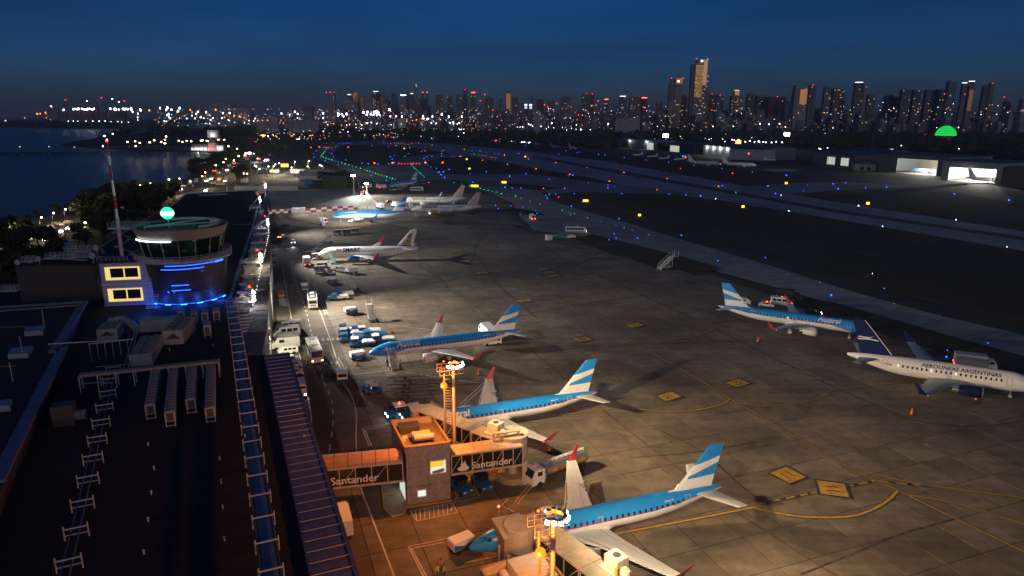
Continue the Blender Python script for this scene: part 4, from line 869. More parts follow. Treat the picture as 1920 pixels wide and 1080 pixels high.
def truss_tunnel(name, label, A, B, width, z0, z1, panels, mats=None, text=None, logo=False, ts=1.3, side=1, vault=False, posts=True, pt=(.2, .5), frame_m=None):
    """a glazed bridge: floor and roof chords, posts, diagonals, dark glass, optional lettering on the near face"""
    A, B = Vector((*A, 0)), Vector((*B, 0)); d = B - A; L = d.length; a = math.atan2(d.y, d.x); t = thing('boarding_bridge', label, 'boarding bridge', (A.x, A.y, z0), a)
    h = z1 - z0; fm = frame_m or tunm; w_ = width
    MB().box(L / 2, w_ / 2, .15, L, w_ + .1, .3).build('floor_beam', fm, t)
    if vault:
        prof_ = [(.0, h)] + [(w_ / 2 - (w_ / 2 + .15) * math.cos(k * math.pi / 8), h + 1.0 * math.sin(k * math.pi / 8)) for k in range(9)]
        nn = panels + 1
        for i in range(nn):
            x0, x1 = L * i / nn + .04, L * (i + 1) / nn - .04; b = MB(); n_ = 9
            b.add([(x, y, z) for x in (x0, x1) for y, z in prof_[1:]], [(k, k + 1, n_ + k + 1, n_ + k) for k in range(n_ - 1)]); b.build('roof_panel', mat('sodium_tinted_roof_sheet', (.38, .22, .17), .5, noise=.15, nscale=1.2), t)  # sheet colour carries part of the sodium lamplight
        MB().box(L / 2, w_ / 2, h - .1, L, w_ + .05, .2).build('top_beam', fm, t)
    else:
        nn = 3
        for i in range(nn): MB().box(L * (i + .5) / nn, w_ / 2, h - .08, L / nn - .04, w_ + .3, .16).build('roof_panel', tunroof, t)
    MB().box(L / 2, w_ / 2, h / 2, L - .05, w_ - .2, h - .35).build('glazing', gl_b, t)
    for yy_ in (0, w_):
        n_ = panels; sg = -.02 if yy_ == 0 else .02
        for i in range(n_ + 1): MB().box(L * i / n_ if 0 < i < n_ else (.07 if i == 0 else L - .07), yy_ + sg, h / 2, .13, .13, h - .3).build('post', fm, t)
        for i in range(n_):
            x0, x1 = L * i / n_, L * (i + 1) / n_
            if i % 2: x0, x1 = x1, x0
            if not (text and yy_ == 0 and i % 2): MB().bar((x0, yy_ + sg, .3), (x1, yy_ + sg, h - .2), .07).build('brace', fm, t)
    MB().box(L / 2, -.06, h - .12, L, .12, .26).build('top_rail', fm, t)
    if text:
        tb = MB(); vs, fs = text_polys(text, ts, bold=.022); wd = max(v.x for v in vs); k_ = pt[1] * L / wd
        lo_ = pt[0] * L
        tb.add([(lo_ + v.x * k_, -.2, .75 + v.y * 1.0) for v in vs], fs)
        tb.build('lettering', swh, t)
        if logo:
            fb = MB(); x, z = lo_ - 1.15, 1.15
            fb.add([(x + .85 * math.cos(q_) , -.14, z - .18 + .42 * math.sin(q_)) for q_ in [k * math.pi / 10 for k in range(20)]], [tuple(range(20))])
            fb.add([(x - .28, -.16, z), (x - .4, -.16, z + .45), (x - .1, -.16, z + .95), (x - .05, -.16, z + .6), (x + .2, -.16, z + .2), (x + .1, -.16, z - .1)], [tuple(range(6))])
            fb.add([(x + .1, -.16, z + .15), (x + .02, -.16, z + .6), (x + .3, -.16, z + 1.05), (x + .33, -.16, z + .65), (x + .5, -.16, z + .3), (x + .4, -.16, z)], [tuple(range(6))])
            fb.build('logo', swh, t)
    return t
tl = truss_tunnel('bridge', 'glazed walkway with vaulted orange-lit roof between terminal and concrete building', (-27.5, 82.8), (-14.9, 85.55), 3.2, 3.9, 7.0, 6, text='Santander', pt=(.24, .50), ts=1.55, vault=True)
tr = truss_tunnel('bridge', 'glazed fixed bridge with flame logo right of the concrete building', (-8.45, 87.3), (1.75, 90.3), 2.9, 3.9, 7.1, 7, text='Santander', logo=True, pt=(.27, .57), ts=1.5)
def rotunda(px, py, label, hgt=7.4, r=2.1, base=(0, 0)):
    t = thing('bridge_rotunda', label, 'boarding bridge', (base[0], base[1], .16))
    MB().lathe([(2.3, 0), (2.3, .9), (2.1, 1.0)], n=24).build('footing', mat('yellow_concrete', (.42, .34, .2), .8, noise=.2, nscale=1), t); MB().tube((0, 0, .9), (0, 0, 4), .75, .6, 16).build('column', tunm, t)
    MB().lathe([(r, 3.9), (r, hgt - .25)], n=28).build('drum', tunm, t); MB().lathe([(r + .15, hgt - .25), (r + .15, hgt), (.1, hgt + .12)], n=28).build('roof', tunroof, t)
    MB().box(1.8, -1.6, 1.9, .75, .75, 3.8).build('column', tunm, t); return t
rotunda(0, 0, 'round bridge pivot on a yellow footing at the end of the fixed bridge', 7.5, 2.2, (.2, 93.4))
def telescope(A, B, z0, label, widths=(2.6, 2.9, 3.2), cuts=(0, .34, .66, 1)):
    A, B = Vector((*A, 0)), Vector((*B, 0)); d = B - A; L = d.length; a = math.atan2(d.y, d.x); t = thing('telescopic_bridge', label, 'boarding bridge', (A.x, A.y, z0), a)
    for i in range(3):
        x0, x1 = cuts[i] * L, cuts[i + 1] * L; w_ = widths[i]; h = 2.7 + .18 * i
        MB().box((x0 + x1) / 2, 0, .12, x1 - x0, w_, .25).build('floor_beam', tunroof, t); MB().box((x0 + x1) / 2, 0, h, x1 - x0 + .05, w_ + .1, .18).build('roof_panel', tunroof, t)
        MB().box((x0 + x1) / 2, 0, h / 2, x1 - x0, w_ - .2, h - .2).build('glazing', gl_b, t)
        n_ = 3
        for s in (-1, 1):
            for k in range(n_ + 1): MB().box(x0 + .06 + (x1 - x0 - .12) * k / n_, s * (w_ / 2 - .03), h / 2, .12, .1, h).build('post', tunroof, t)
            for k in range(n_):
                if k != 1: MB().bar((x0 + (x1 - x0) * k / n_, s * (w_ / 2 - .03), h), (x0 + (x1 - x0) * (k + 1) / n_, s * (w_ / 2 - .03), .2), .1).build('brace', tunroof, t)
    return t, a, L
def cab_unit(x, y, z, a, label):
    t = thing('docking_cab', label, 'boarding bridge', (x, y, z), a)
    MB().lathe([(1.9, 0), (1.9, 2.8)], n=20).build('cab_drum', tunm, t); MB().box(1.6, 0, 1.4, 2.6, 3.0, 2.8).build('cab_wall', tunm, t)
    h_ = MB(); h_.add([(2.6, -1.7, 0), (3.4, -1.5, .0), (3.5, -1.5, 2.6), (2.6, -1.7, 3.1), (2.6, 1.7, 0), (3.4, 1.5, 0), (3.5, 1.5, 2.6), (2.6, 1.7, 3.1)], [(0, 1, 2, 3), (7, 6, 5, 4), (3, 2, 6, 7), (0, 4, 5, 1)]); h_.build('canopy_hood', mat('hood_fabric', (.36, .27, .22), .9, noise=.2, nscale=3), t)
    MB().lathe([(1.95, 2.8), (1.9, 2.95), (.1, 3.05)], n=20).build('cab_roof', tunroof, t)
    s_ = MB(); [s_.box(-1.1, -2.3 - k * .28, -k * .3, 1, .28, .06) for k in range(12)]; s_.bar((-1.6, -2.2, .1), (-1.6, -5.6, -3.5), .06); s_.bar((-.6, -2.2, .1), (-.6, -5.6, -3.5), .06); s_.build('service_stair', pale_metal, t)
    lg = MB(); [lg.box(-2.2, k * 1.1, -z / 2 + .3, .28, .28, z - .6) for k in (-1, 1)]; lg.build('leg', tunm, t)
    wl_ = MB(); [wl_.wheel(-2.2, k * 1.1, .5, .35, 0) for k in (-1, 1)]; wl_.v = [(x_, y_, z_ - z) for x_, y_, z_ in wl_.v]; wl_.build('wheel', rubber, t)
    return t
def ac_box(x, y, z, a, label):
    t = thing('air_conditioning_unit', label, 'air conditioner', (x, y, z), a)
    MB().box(0, 0, .95, 1.9, 1.7, 1.6).build('casing', cream, t); MB().lathe([(.42, 1.76), (.42, 1.84), (.36, 1.84), (.34, 1.77), (.03, 1.77)], n=16).build('fan', grl, t); MB().box(-.97, 0, .85, .03, 1.3, 1.1).build('grille', grl, t)
    MB().ball((1.5, -.2, .6), .62, 0, 10, 6).build('hose_coil', mat('cream_hose', (.55, .5, .38), .7), t); MB().tube((1.1, -1.1, .1), (1.1, -1.1, 1.3), .18, n=8).build('gas_bottle', yellowp, t)
    MB().box(0, 0, .08, 3, 2, .12).build('base', white, t); return t
tel1, a1, L1 = telescope((-.8, 92.8), (-14.0, 103.0), 4.1, 'cream telescopic bridge running from the pivot to the second blue airliner')
cab_unit(-14.8, 104.3, 3.6, R(35), 'brown boxy bridge head docked at the nose of the second blue airliner')
q_ = Vector((-2.3, 94.0, 7.22)); ac_box(q_.x, q_.y, q_.z, a1 + R(180), 'cream air conditioning box with yellow bottle on the telescopic bridge roof')
sj = thing('bridge_roof_frame', 'cream portal frame over the near end of the telescopic bridge', 'frame', (-.6, 91.5, 7.1), R(17)); MB().box(0, .6, 1.3, 4.2, .7, .15).box(-1.9, .6, .65, .25, .6, 1.3).box(1.9, .6, .65, .25, .6, 1.3).build('portal', tunroof, sj)

# gate 2, at the bottom edge of the picture
F2L, F2R = P(902, 1068, 8.9), P(1015, 1035, 8.9); d2 = (F2R - F2L).normalized(); u2 = Vector((-d2.y, d2.x, 0))
# its far wall runs from F2L to F2R; the block comes back towards the viewer
w2 = (F2R - F2L).length
g2 = [(F2L.x - u2.x * 9, F2L.y - u2.y * 9), (F2R.x - u2.x * 9, F2R.y - u2.y * 9), (F2R.x, F2R.y), (F2L.x, F2L.y)]
b2, n2 = block('second concrete bridge building with orange-lit parapet at the bottom edge', *g2, 8.9, (F2L.x, F2L.y))
c2 = (Vector((*g2[0], 0)) + Vector((*g2[2], 0))) / 2
rp = thing('rooftop_plant', 'big orange-lit box on the roof at the bottom edge', 'air conditioner', (c2.x, c2.y + 1.2, 8.1), math.atan2(d2.y, d2.x)); MB().box(.4, .6, .8, 3.6, 4.2, 1.6).build('casing', hvm, rp); MB().tube((-2, -1, .5), (-2, 2.4, .5), .45, n=10).build('duct', hvm, rp)
R2 = (16.8, 52.0)
tel2, a2, L2 = telescope((R2[0], R2[1]), (P(1010, 1010, 7).x + 1.0, P(1010, 1010, 7).y + 1.2), 4.1, 'cream telescopic bridge running to the nearest blue airliner')
hd = P(975, 1000, 5.2)
cu_ = cab_unit(hd.x, hd.y, 3.6, R(28), 'brown bridge head with hood docked at the nose of the nearest blue airliner')
MB().box(.1, 72.6, 4.0, 3.3, 4.2, 3.0, 0, R(20)).build('canopy_box', mat('hood_fabric', (.36, .27, .22), .9), cu_, world=True); MB().box(.1, 72.6, 5.58, 3.6, 4.4, .14, 0, R(20)).build('canopy_roof', tunm, cu_, world=True)
q_ = P(1155, 1068, 7.2); ac_box(q_.x, q_.y, 7.2, a2 + R(180), 'white air conditioning box with round fan near the bottom edge')
q_ = P(935, 985, 7.2); rb_ = thing('warning_lamp', 'small red warning lamp on a thin pole above the bridge head', 'lamp', (q_.x, q_.y, 6.6)); MB().tube((0, 0, 0), (0, 0, 2.9), .035, n=5).build('pole', grey_metal, rb_); MB().ball((0, 0, 3.05), .16, 0, 6, 4).build('lamp', e_redbig, rb_)

# ---- lighting masts with ladder cage, lamp crown and a sodium lamp
def light_mast(bx, by, hgt, label, sod):
    t = thing('lighting_mast', label, 'lighting mast', (bx, by, .16), R(20))
    MB().tube((0, 0, 0), (0, 0, hgt - .4), .30, .22, 14).build('pole', mat('mast_pink_grey', (.45, .36, .34), .5, noise=.1, nscale=2), t)
    MB().tube((-1.3, .3, 0), (-1.3, .3, hgt - 1.2), .12, n=8).build('ladder_post', cage, t)
    c_ = MB(); z = .8
    while z < hgt - 1.6:
        c_.lathe([(.46, z), (.50, z), (.50, z + .09), (.46, z + .09)], cx=-.72, cy=.1, n=10, cap=False, a0=R(120), a1=R(390)); z += .42
    c_.build('ladder_cage', cage, t)
    pf_ = MB(); [pf_.bar((-2.2, k * .9, hgt - 1.0), (1.2, k * .9, hgt - 1.0), .08) for k in (-1, 1)]; [pf_.bar((-2.2 + i * .7, k * .9, hgt - 1.0), (-2.2 + i * .7, k * .9, hgt + .1), .05) for k in (-1, 1) for i in range(5)]
    [pf_.bar((-2.2, k * .9, hgt + z_), (1.2, k * .9, hgt + z_), .05) for k in (-1, 1) for z_ in (-.4, .1)]; pf_.build('platform', cage, t)
    for i in range(9):
        a = R(-150 + i * 32); x, y = .15 + .95 * math.cos(a), .95 * math.sin(a); hh_ = MB(); hh_.box(x, y, hgt + .1 + .1 * (i % 2), .45, .42, .45, 0, a); hh_.build('lamp_housing', cream, t)
        e = MB(); e.ball((x + .26 * math.cos(a), y + .26 * math.sin(a), hgt + .06 + .1 * (i % 2)), .19, 0, 8, 5); e.build('floodlight', e_flm, t)
    MB().ball((-1.75, -1.2, hgt - 2.4), .5, 0, 10, 6).build('sodium_lamp', org, t)
    MB().ball((-1.2, .8, hgt + .5), .14, 0, 6, 4).build('beacon', e_amber, t)
    return t
e_flm = emis('mast_floodlight_glass', (1, .9, .68), 70)
M1, M2 = (-8.4, 92.6), (3.9, 55.2)
light_mast(*M1, 18.3, 'tall lighting mast with ladder cage behind the concrete bridge building', 0)
light_mast(*M2, 17.6, 'tall lighting mast with ladder cage in front of the nearest airliner', 0)
# ---- the light these lamps give
WARM = (1, .75, .43)
for (mx, my), hz in ((M1, 18.9), (M2, 18.2)):
    for tx_, ty_, e_, an in ((75, 14, 84000, 85), (34, 10, 20000, 105), (40, 60, 38000, 90)): lamp('SPOT', (mx + 1.6, my + .4, hz), e_, WARM, .5, target=(mx + tx_, my + ty_, 0), angle=an, blend=.95)
    lamp('SPOT', (mx + .2, my + 1.6, hz), 6000, (1, .70, .42), .5, target=(mx + 2, my + 26, 0), angle=110, blend=.9)
    lamp('POINT', (mx - 2.8, my - 4.2, hz - 2.6), 11000, (1, .30, .04), .25)
lamp('SPOT', (M2[0] + 1.3, M2[1] - .9, 18), 38000, WARM, .5, target=(M2[0] + 55, M2[1] - 4, 0), angle=100, blend=.9)
COOL = (.97, .95, .88)
for i, (e, dx, dy, an) in enumerate(((130000, 60, 6, 100), (90000, 60, 0, 100), (150000, 60, -10, 100), (220000, 70, -20, 100), (95000, 66, 8, 90))):
    g_ = GP[i]; lamp('SPOT', g_ + Vector((2.6, -.3, 1.6)), e, (COOL if i < 3 else (1, .89, .72)), .5, target=(g_.x + dx, g_.y + dy, 0), angle=an, blend=.95)
# ================================================================ AIRCRAFT
def lerp(a, b, t): return a + (b - a) * t
PROF = [(0, .03, -.38), (.004, .16, -.37), (.012, .30, -.34), (.024, .44, -.28), (.04, .58, -.2), (.058, .72, -.12), (.08, .85, -.06), (.105, .94, -.02), (.135, 1, 0), (.62, 1, 0), (.70, .965, .03), (.78, .84, .13), (.85, .66, .28), (.91, .47, .42), (.96, .29, .52), (.99, .17, .56), (1.0, .10, .57)]
def prof_at(s):
    s = max(0, min(1, s))
    for i in range(len(PROF) - 1):
        a, b = PROF[i], PROF[i + 1]
        if s <= b[0]: t = (s - a[0]) / (b[0] - a[0]); return lerp(a[1], b[1], t), lerp(a[2], b[2], t)
    return PROF[-1][1:]
class Plane:
    def __init__(s, L, r, cz): s.L, s.r, s.cz = L, r, cz
    def surf(s, x, ang, off=0.02, side=1):
        """point of the fuselage skin: x aft of the nose, ang from straight up"""
        k, zo = prof_at(x / s.L); rr = s.r * k + off
        return Vector((-x, side * rr * math.sin(ang), s.cz + zo * s.r + rr * 1.04 * math.cos(ang)))
    def side_patch(s, mb, x0, x1, a0, a1, side, m=0, off=.03, n=1):
        for i in range(n):
            q0, q1 = lerp(a0, a1, i / n), lerp(a0, a1, (i + 1) / n)
            vs = [s.surf(x0, q0, off, side), s.surf(x1, q0, off, side), s.surf(x1, q1, off, side), s.surf(x0, q1, off, side)]
            mb.add(vs, [(0, 1, 2, 3)] if side < 0 else [(3, 2, 1, 0)], m)
    def text(s, txt, size, x, ang, side, m, par, name='lettering', bold=.02, shear=0, space=1, anchor='nose'):
        vs, fs = text_polys(txt, size, bold=bold, shear=shear, space=space, step=.22)
        wd = max(v.x for v in vs); mb = MB()
        # port side (side 1) reads from nose to tail, starboard from tail to nose
        out_ = []
        for v in vs:
            xx = x + v.x if side > 0 else x + wd - v.x
            k, zo = prof_at(xx / s.L); out_.append(s.surf(xx, ang - v.y / (s.r * k), .03, side))
        mb.add(out_, fs); return mb.build(name, m, par)
def wing_loft(secs, n=7):
    """secs: (y, leading edge x, chord, z, thickness)"""
    rings = []
    up = [(0, 0), (.02, .35), (.1, .75), (.3, 1), (.6, .75), (.85, .3), (1, .02)]
    for y, xl, c, z, th in secs:
        ring = [(xl - c * a, y, z + th * b * .62) for a, b in up] + [(xl - c * a, y, z - th * b * .38) for a, b in up[::-1][1:-1]]
        rings.append(ring)
    return rings
def nacelle(par, x, y, z, L, r, mbody, mring, mx=silver, side=1, swirl=None):
    e = MB(); ring_ = lambda xx, rr, n=22: [(xx, y + rr * math.cos(2 * math.pi * k / n), z + rr * math.sin(2 * math.pi * k / n)) for k in range(n)]
    e.loft([ring_(x - .22 * 1, r * .98), ring_(x - L * .25, r * 1.06), ring_(x - L * .6, r * 1.02), ring_(x - L, r * .78)], 0, True)
    o = e.build('engine', mbody, par, smooth=False)
    for p in o.data.polygons: p.use_smooth = len(p.vertices) == 4
    q = MB(); q.loft([ring_(x - .26, r * 1.0), ring_(x - .05, r * .985), ring_(x, r * .92), ring_(x - .1, r * .86), ring_(x - .5, r * .82)], 0, False); q.build('intake_ring', mring, o)
    f = MB(); f.loft([ring_(x - .45, r * .82), ring_(x - .46, r * .25)], 0, True); f.build('fan_disc', dark_metal, o)
    h = MB(); h.loft([ring_(x - L * .9, r * .6), ring_(x - L * 1.25, r * .42)], 0, True); h.build('exhaust', mx, o)
    return o
def gear(par, x, y, zt, r, w, n=2, bl=.35):
    g_ = MB(); g_.tube((x, y, r), (x, y, zt), .11, .14, 8); g_.bar((x, y, zt), (x - .8, y, zt * .55), .08); g_.build('landing_gear_strut', grey_metal, par)
    for k in (-1, 1): MB().wheel(x, y + k * bl, r, w, 0, 14).build('wheel', rubber, par); MB().wheel(x, y + k * bl, r, w + .02, 0, 10).xf(sc_=1).build('wheel_hub', pale_metal, par).scale = (1, 1, 1)
def airliner(label, L, r, cz, nose, heading, style, group=None, scale=1.0, detail=True):
    pl_ = Plane(L, r, cz); t = thing('airliner', label, 'aircraft', (nose[0], nose[1], .16), heading, group)
    if scale != 1: t.scale = (scale,) * 3
    N_ = 32 if detail else 20
    # --- fuselage
    bm = bmesh.new(); rings = []
    st = [p[0] for p in PROF]; st = sorted(set(st + [.2, .3, .4, .5, .66, .74, .815, .88]))
    for s in st:
        k, zo = prof_at(s); rr = r * k
        rings.append([bm.verts.new((-s * L, rr * math.sin(2 * math.pi * i / N_), cz + zo * r + rr * 1.04 * math.cos(2 * math.pi * i / N_))) for i in range(N_)])
    for a, b in zip(rings, rings[1:]):
        for i in range(N_): bm.faces.new((a[i], a[(i + 1) % N_], b[(i + 1) % N_], b[i]))
    bm.faces.new(rings[0][::-1]); bm.faces.new(rings[-1]); bmesh.ops.recalc_face_normals(bm, faces=bm.faces[:])
    mats = style['fus']; line = style.get('line')
    if line:
        for (x0, z0), (x1, z1) in zip(line, line[1:]):
            d = Vector((x1 - x0, 0, z1 - z0)); nn = Vector((-d.z, 0, d.x)).normalized()
            for off in ((0, style['stripe']) if style.get('stripe') else (0,)):
                bmesh.ops.bisect_plane(bm, geom=bm.verts[:] + bm.edges[:] + bm.faces[:], plane_co=Vector((x0, 0, z0 + off)), plane_no=nn)
        def lz(x):
            for (x0, z0), (x1, z1) in zip(line, line[1:]):
                if min(x0, x1) - 1e-6 <= x <= max(x0, x1) + 1e-6: return lerp(z0, z1, (x - x0) / (x1 - x0))
            return line[0][1] if x > line[0][0] else line[-1][1]
        for f in bm.faces:
            c = f.calc_center_median(); z = lz(c.x)
            f.material_index = 0 if c.z > z + style.get('stripe', 0) else (2 if style.get('stripe') and c.z > z else 1)
    for f in bm.faces: f.smooth = len(f.verts) < 10
    me = bpy.data.meshes.new('fuselage'); bm.to_mesh(me); bm.free(); [me.materials.append(m) for m in mats]
    fo = bpy.data.objects.new('fuselage', me); C.objects.link(fo); fo.parent = t
    ext = MB(); ke, ze = prof_at(1); ext.tube((-L - .01, 0, cz + ze * r), (-L - .25, 0, cz + ze * r), r * .08, r * .06, 8); ext.build('tail_exhaust', dark_metal, t)
    # belly fairing
    bf = MB(); xs = [(.30, .4), (.34, .95), (.42, 1.06), (.5, 1.02), (.56, .5)]
    bf.loft([[(-s * L, r * .92 * k * math.cos(2 * math.pi * i / 16), cz - r * .62 + r * .58 * k * math.sin(2 * math.pi * i / 16)) for i in range(16)] for s, k in xs]); bfo = bf.build('belly_fairing', style.get('belly', white), t, smooth=True)
    # --- wings
    sw = style.get('wing_m', mat('wing_grey', (.58, .59, .58), .4, .1, noise=.08, nscale=1.5)); W = style['span'] / 2; zc = cz - r * .62
    x0, c0, xk, ck, xt, ct = style['wing']
    for side in (1, -1):
        secs = [(side * r * .55, -x0 + .2, c0 * 1.05, zc, c0 * .12), (side * r * 1.05, -x0, c0, zc + .05, c0 * .115), (side * W * .36, -xk, ck, zc + W * .36 * .085, ck * .11), (side * (W - .05), -xt, ct, zc + W * .095, ct * .1)]
        rg = wing_loft(secs)
        if side < 0: rg = rg[::-1]
        wo = MB().loft(rg).build('wing', sw, t, smooth=False)
        tipx, tipz = -xt, zc + W * .095; hw = style['winglet']
        ws = [(side * (W - .05), tipx - ct * .05, ct * .95, tipz, ct * .08), (side * (W + .35), tipx - ct * .45, ct * .62, tipz + hw * .30, ct * .07), (side * (W + .35 + hw * .33), tipx - ct * .95 - hw * .25, ct * .30, tipz + hw, ct * .04)]
        rg = wing_loft(ws); rg = rg if side > 0 else rg[::-1]; MB().loft(rg).build('winglet', style.get('winglet_m', redp), t)
        if detail:
            tb = MB(); 
            for (ya, yb) in ((r * 1.2, W * .36), (W * .38, W * .66), (W * .68, W * .93)):      # flap and slat gaps, dark leading edge strip
                def at(y, f): 
                    tt = (y - r) / (W - r); xk_ = lerp(-x0, -xk, y / (W * .36)) if y < W * .36 else lerp(-xk, -xt, (y - W * .36) / (W * .64)); c_ = lerp(c0, ck, y / (W * .36)) if y < W * .36 else lerp(ck, ct, (y - W * .36) / (W * .64))
                    up_ = .98 if f < .5 else .55; return Vector((xk_ - c_ * f, side * y, zc + y * .088 + c_ * .115 * .62 * (.62 if f < .12 else .5) + .05))
                for f0, f1, m_ in ((.05, .12, 0), (.70, .715, 0)):
                    a_, b_, c__, d__ = at(ya, f0), at(yb, f0), at(yb, f1), at(ya, f1)
                    tb.add([a_, b_, c__, d__] if side < 0 else [d__, c__, b_, a_], [(0, 1, 2, 3)], m_)
            tb.build('wing_markings', mat('wing_line_grey', (.13, .14, .16), .5), t)
            ft = MB()
            for yf in (.3, .48, .66): y = W * yf; xk_ = lerp(-xk, -xt, max(0, (y - W * .36) / (W * .64))) if yf > .36 else lerp(-x0, -xk, yf / .36); cc = lerp(ck, ct, max(0, (yf - .36) / .64)); ft.tube((xk_ - cc * .55, side * y, zc + y * .085 - .22), (xk_ - cc * 1.12, side * y, zc + y * .085 - .12), .2, .06, 8)
            ft.build('flap_fairing', sw, t)
        MB().ball((tipx - .1, side * (W + .02), tipz + .05), .14, 0, 6, 4).build('navigation_light', style.get('nav', white) if side > 0 else white, t)
        # stabiliser
        hs = style['hs']; k, zo = prof_at(.93); zz = cz + zo * r
        ss_ = [(side * .25, -hs[0], hs[1], zz + .1, hs[1] * .1), (side * hs[2], -hs[3], hs[4], zz + hs[2] * .1, hs[4] * .09)]
        rg = wing_loft(ss_); rg = rg if side > 0 else rg[::-1]; MB().loft(rg).build('horizontal_stabiliser', sw, t)
        # engine and pylon
        ex, ey, ez, el, er = style['eng']; nacelle(t, -ex, side * ey, ez, el, er, style.get('eng_m', white), style.get('ring_m', silver), side=side)
        MB().prof([(-ex - el * .2, ez + er * .95), (-ex - el * 1.3, zc + .15), (-ex - el * 1.6, zc - .2), (-ex - el * .8, ez + er * .6)], side * ey - .12, side * ey + .12).build('pylon', sw, t)
        gear(t, -style['gear'], side * style['gy'], zc, .5, .3, bl=.35)
    gear(t, -style['ngear'], 0, cz - r * .8, .32, .2, bl=.2)
    # --- fin
    F_ = style['fin']; bm = bmesh.new(); zt = cz + r * .93; pts = F_['pts']; hf = F_['top'] - zt
    def fx(h, f): # h 0..1, f 0 LE..1 TE
        le = lerp(F_['le'][0], F_['le'][1], h); te = lerp(F_['te'][0], F_['te'][1], h); return lerp(le, te, f)
    rg = []
    for h, thk in ((-.12, .42), (0, .4), (.5, .3), (1, .18)):
        le, te = fx(h, 0), fx(h, 1); z = zt + hf * h; c_ = le - te if le > te else te - le
        rg.append([(-le, 0, z), (-lerp(le, te, .12), thk * .42, z), (-lerp(le, te, .35), thk * .5, z), (-te, .02, z), (-te, -.02, z), (-lerp(le, te, .35), -thk * .5, z), (-lerp(le, te, .12), -thk * .42, z)])
    vv = [[bm.verts.new(p) for p in r_] for r_ in rg]
    for a, b in zip(vv, vv[1:]):
        for i in range(7): bm.faces.new((a[i], a[(i + 1) % 7], b[(i + 1) % 7], b[i]))
    bm.faces.new(vv[0][::-1]); bm.faces.new(vv[-1]); bmesh.ops.recalc_face_normals(bm, faces=bm.faces[:])
    for (ha, hb) in F_.get('cuts', []):       # a cut runs from height ha at the leading edge to hb at the trailing edge
        pa, pb = Vector((-fx(ha, 0), 0, zt + hf * ha)), Vector((-fx(hb, 1), 0, zt + hf * hb)); d = pb - pa
        bmesh.ops.bisect_plane(bm, geom=bm.verts[:] + bm.edges[:] + bm.faces[:], plane_co=pa, plane_no=Vector((-d.z, 0, d.x)).normalized())
    for f in bm.faces:
        c = f.calc_center_median(); h = (c.z - zt) / hf; le, te = fx(h, 0), fx(h, 1); fr_ = (-c.x - le) / (te - le); f.material_index = F_['f'](h, fr_)
    me = bpy.data.meshes.new('tail_fin'); bm.to_mesh(me); bm.free(); [me.materials.append(m) for m in F_['mats']]
    o = bpy.data.objects.new('tail_fin', me); C.objects.link(o); o.parent = t
    dorsal = MB(); dorsal.prof([(-F_['le'][0] + F_['dors'], zt - .12), (-F_['le'][0] - .3, zt + hf * .02 + .12 * hf * .2), (-lerp(F_['le'][0], F_['le'][1], .16), zt + hf * .16), (-lerp(F_['le'][0], F_['le'][1], .1) - 1, zt - .1)], -.1, .1); dorsal.build('dorsal_fillet', F_['mats'][F_.get('dm', 0)], t)
    def fin_decal(polys, m_, name):
        b = MB()
        for side in (1, -1):
            for pl2 in polys: b.add([Vector((-fx(h, f), side * (lerp(.2, .09, h) + .03), zt + hf * h)) for h, f in (pl2 if side > 0 else pl2[::-1])], [tuple(range(len(pl2)))])
        return b.build(name, m_, t)
    for nm, polys, m_ in F_.get('decals', []): fin_decal(polys, m_, nm)
    # --- windows, doors, cockpit
    wz = style.get('wang', R(72)); wins = MB(); x = style['win'][0]; lit = MB()
    while x < style['win'][1]:
        for side in (1, -1):
            tgt = lit if style.get('litw') and (random.random() < style['litw']) else wins
            pl_.side_patch(tgt, x, x + .32, wz - .14, wz + .13, side)
        x += .84 if detail else 1.2
    wo = wins.build('cabin_windows', glassd, t); wo['kind'] = 'stuff'
    if lit.v: lo_ = lit.build('lit_cabin_windows', emis('cabin_light', (1, .85, .6), 1.0), t); lo_['kind'] = 'stuff'
    cw = MB()
    for side in (1, -1):
        for i in range(2 if detail else 1):
            x0_, x1_ = (.036, .052) if i == 0 else (.054, .068)
            if not detail: x1_ = .066
            vs = [pl_.surf(L * x0_, .12 + .5 * i, .02, side), pl_.surf(L * x1_, .30 + .42 * i, .02, side), pl_.surf(L * (x1_ + .004), .72 + .36 * i, .02, side), pl_.surf(L * (x0_ + .002), .80 + .22 * i, .02, side)]
            cw.add(vs, [(0, 1, 2, 3)] if side < 0 else [(3, 2, 1, 0)])
    cw.build('cockpit_window', glassd, t)
    if detail:
        for dx in style['doors']:
            for side in (1, -1):
                b = MB(); w_, a0, a1 = dx[1], dx[2], dx[3]; e = .07
                for (p, q, s, u) in ((dx[0], dx[0] + e, a0, a1), (dx[0] + w_, dx[0] + w_ + e, a0, a1)): pl_.side_patch(b, p, q, s, u, side, 0, .025, 4)
                pl_.side_patch(b, dx[0], dx[0] + w_, a0 - .04, a0, side, 0, .025); pl_.side_patch(b, dx[0], dx[0] + w_, a1, a1 + .04, side, 0, .025)
                b.build('door', style['door_m'], t)
    for spec in style['text']: pl_.text(*spec[:4], spec[4], spec[5], t, **(spec[6] if len(spec) > 6 else {}))
    return t, pl_
wht = white; skyb = mat('airline_sky_blue', (.02, .29, .80), .3, noise=.1, nscale=.8, coat=.3)
def tail_swoosh(h, f): # blue top, white ribbon, blue pennant, white root
    if h > .56 + .14 * f: return 0
    if h > .26 and h < .29 + .26 * f: return 0 if f > .08 else 1
    return 1
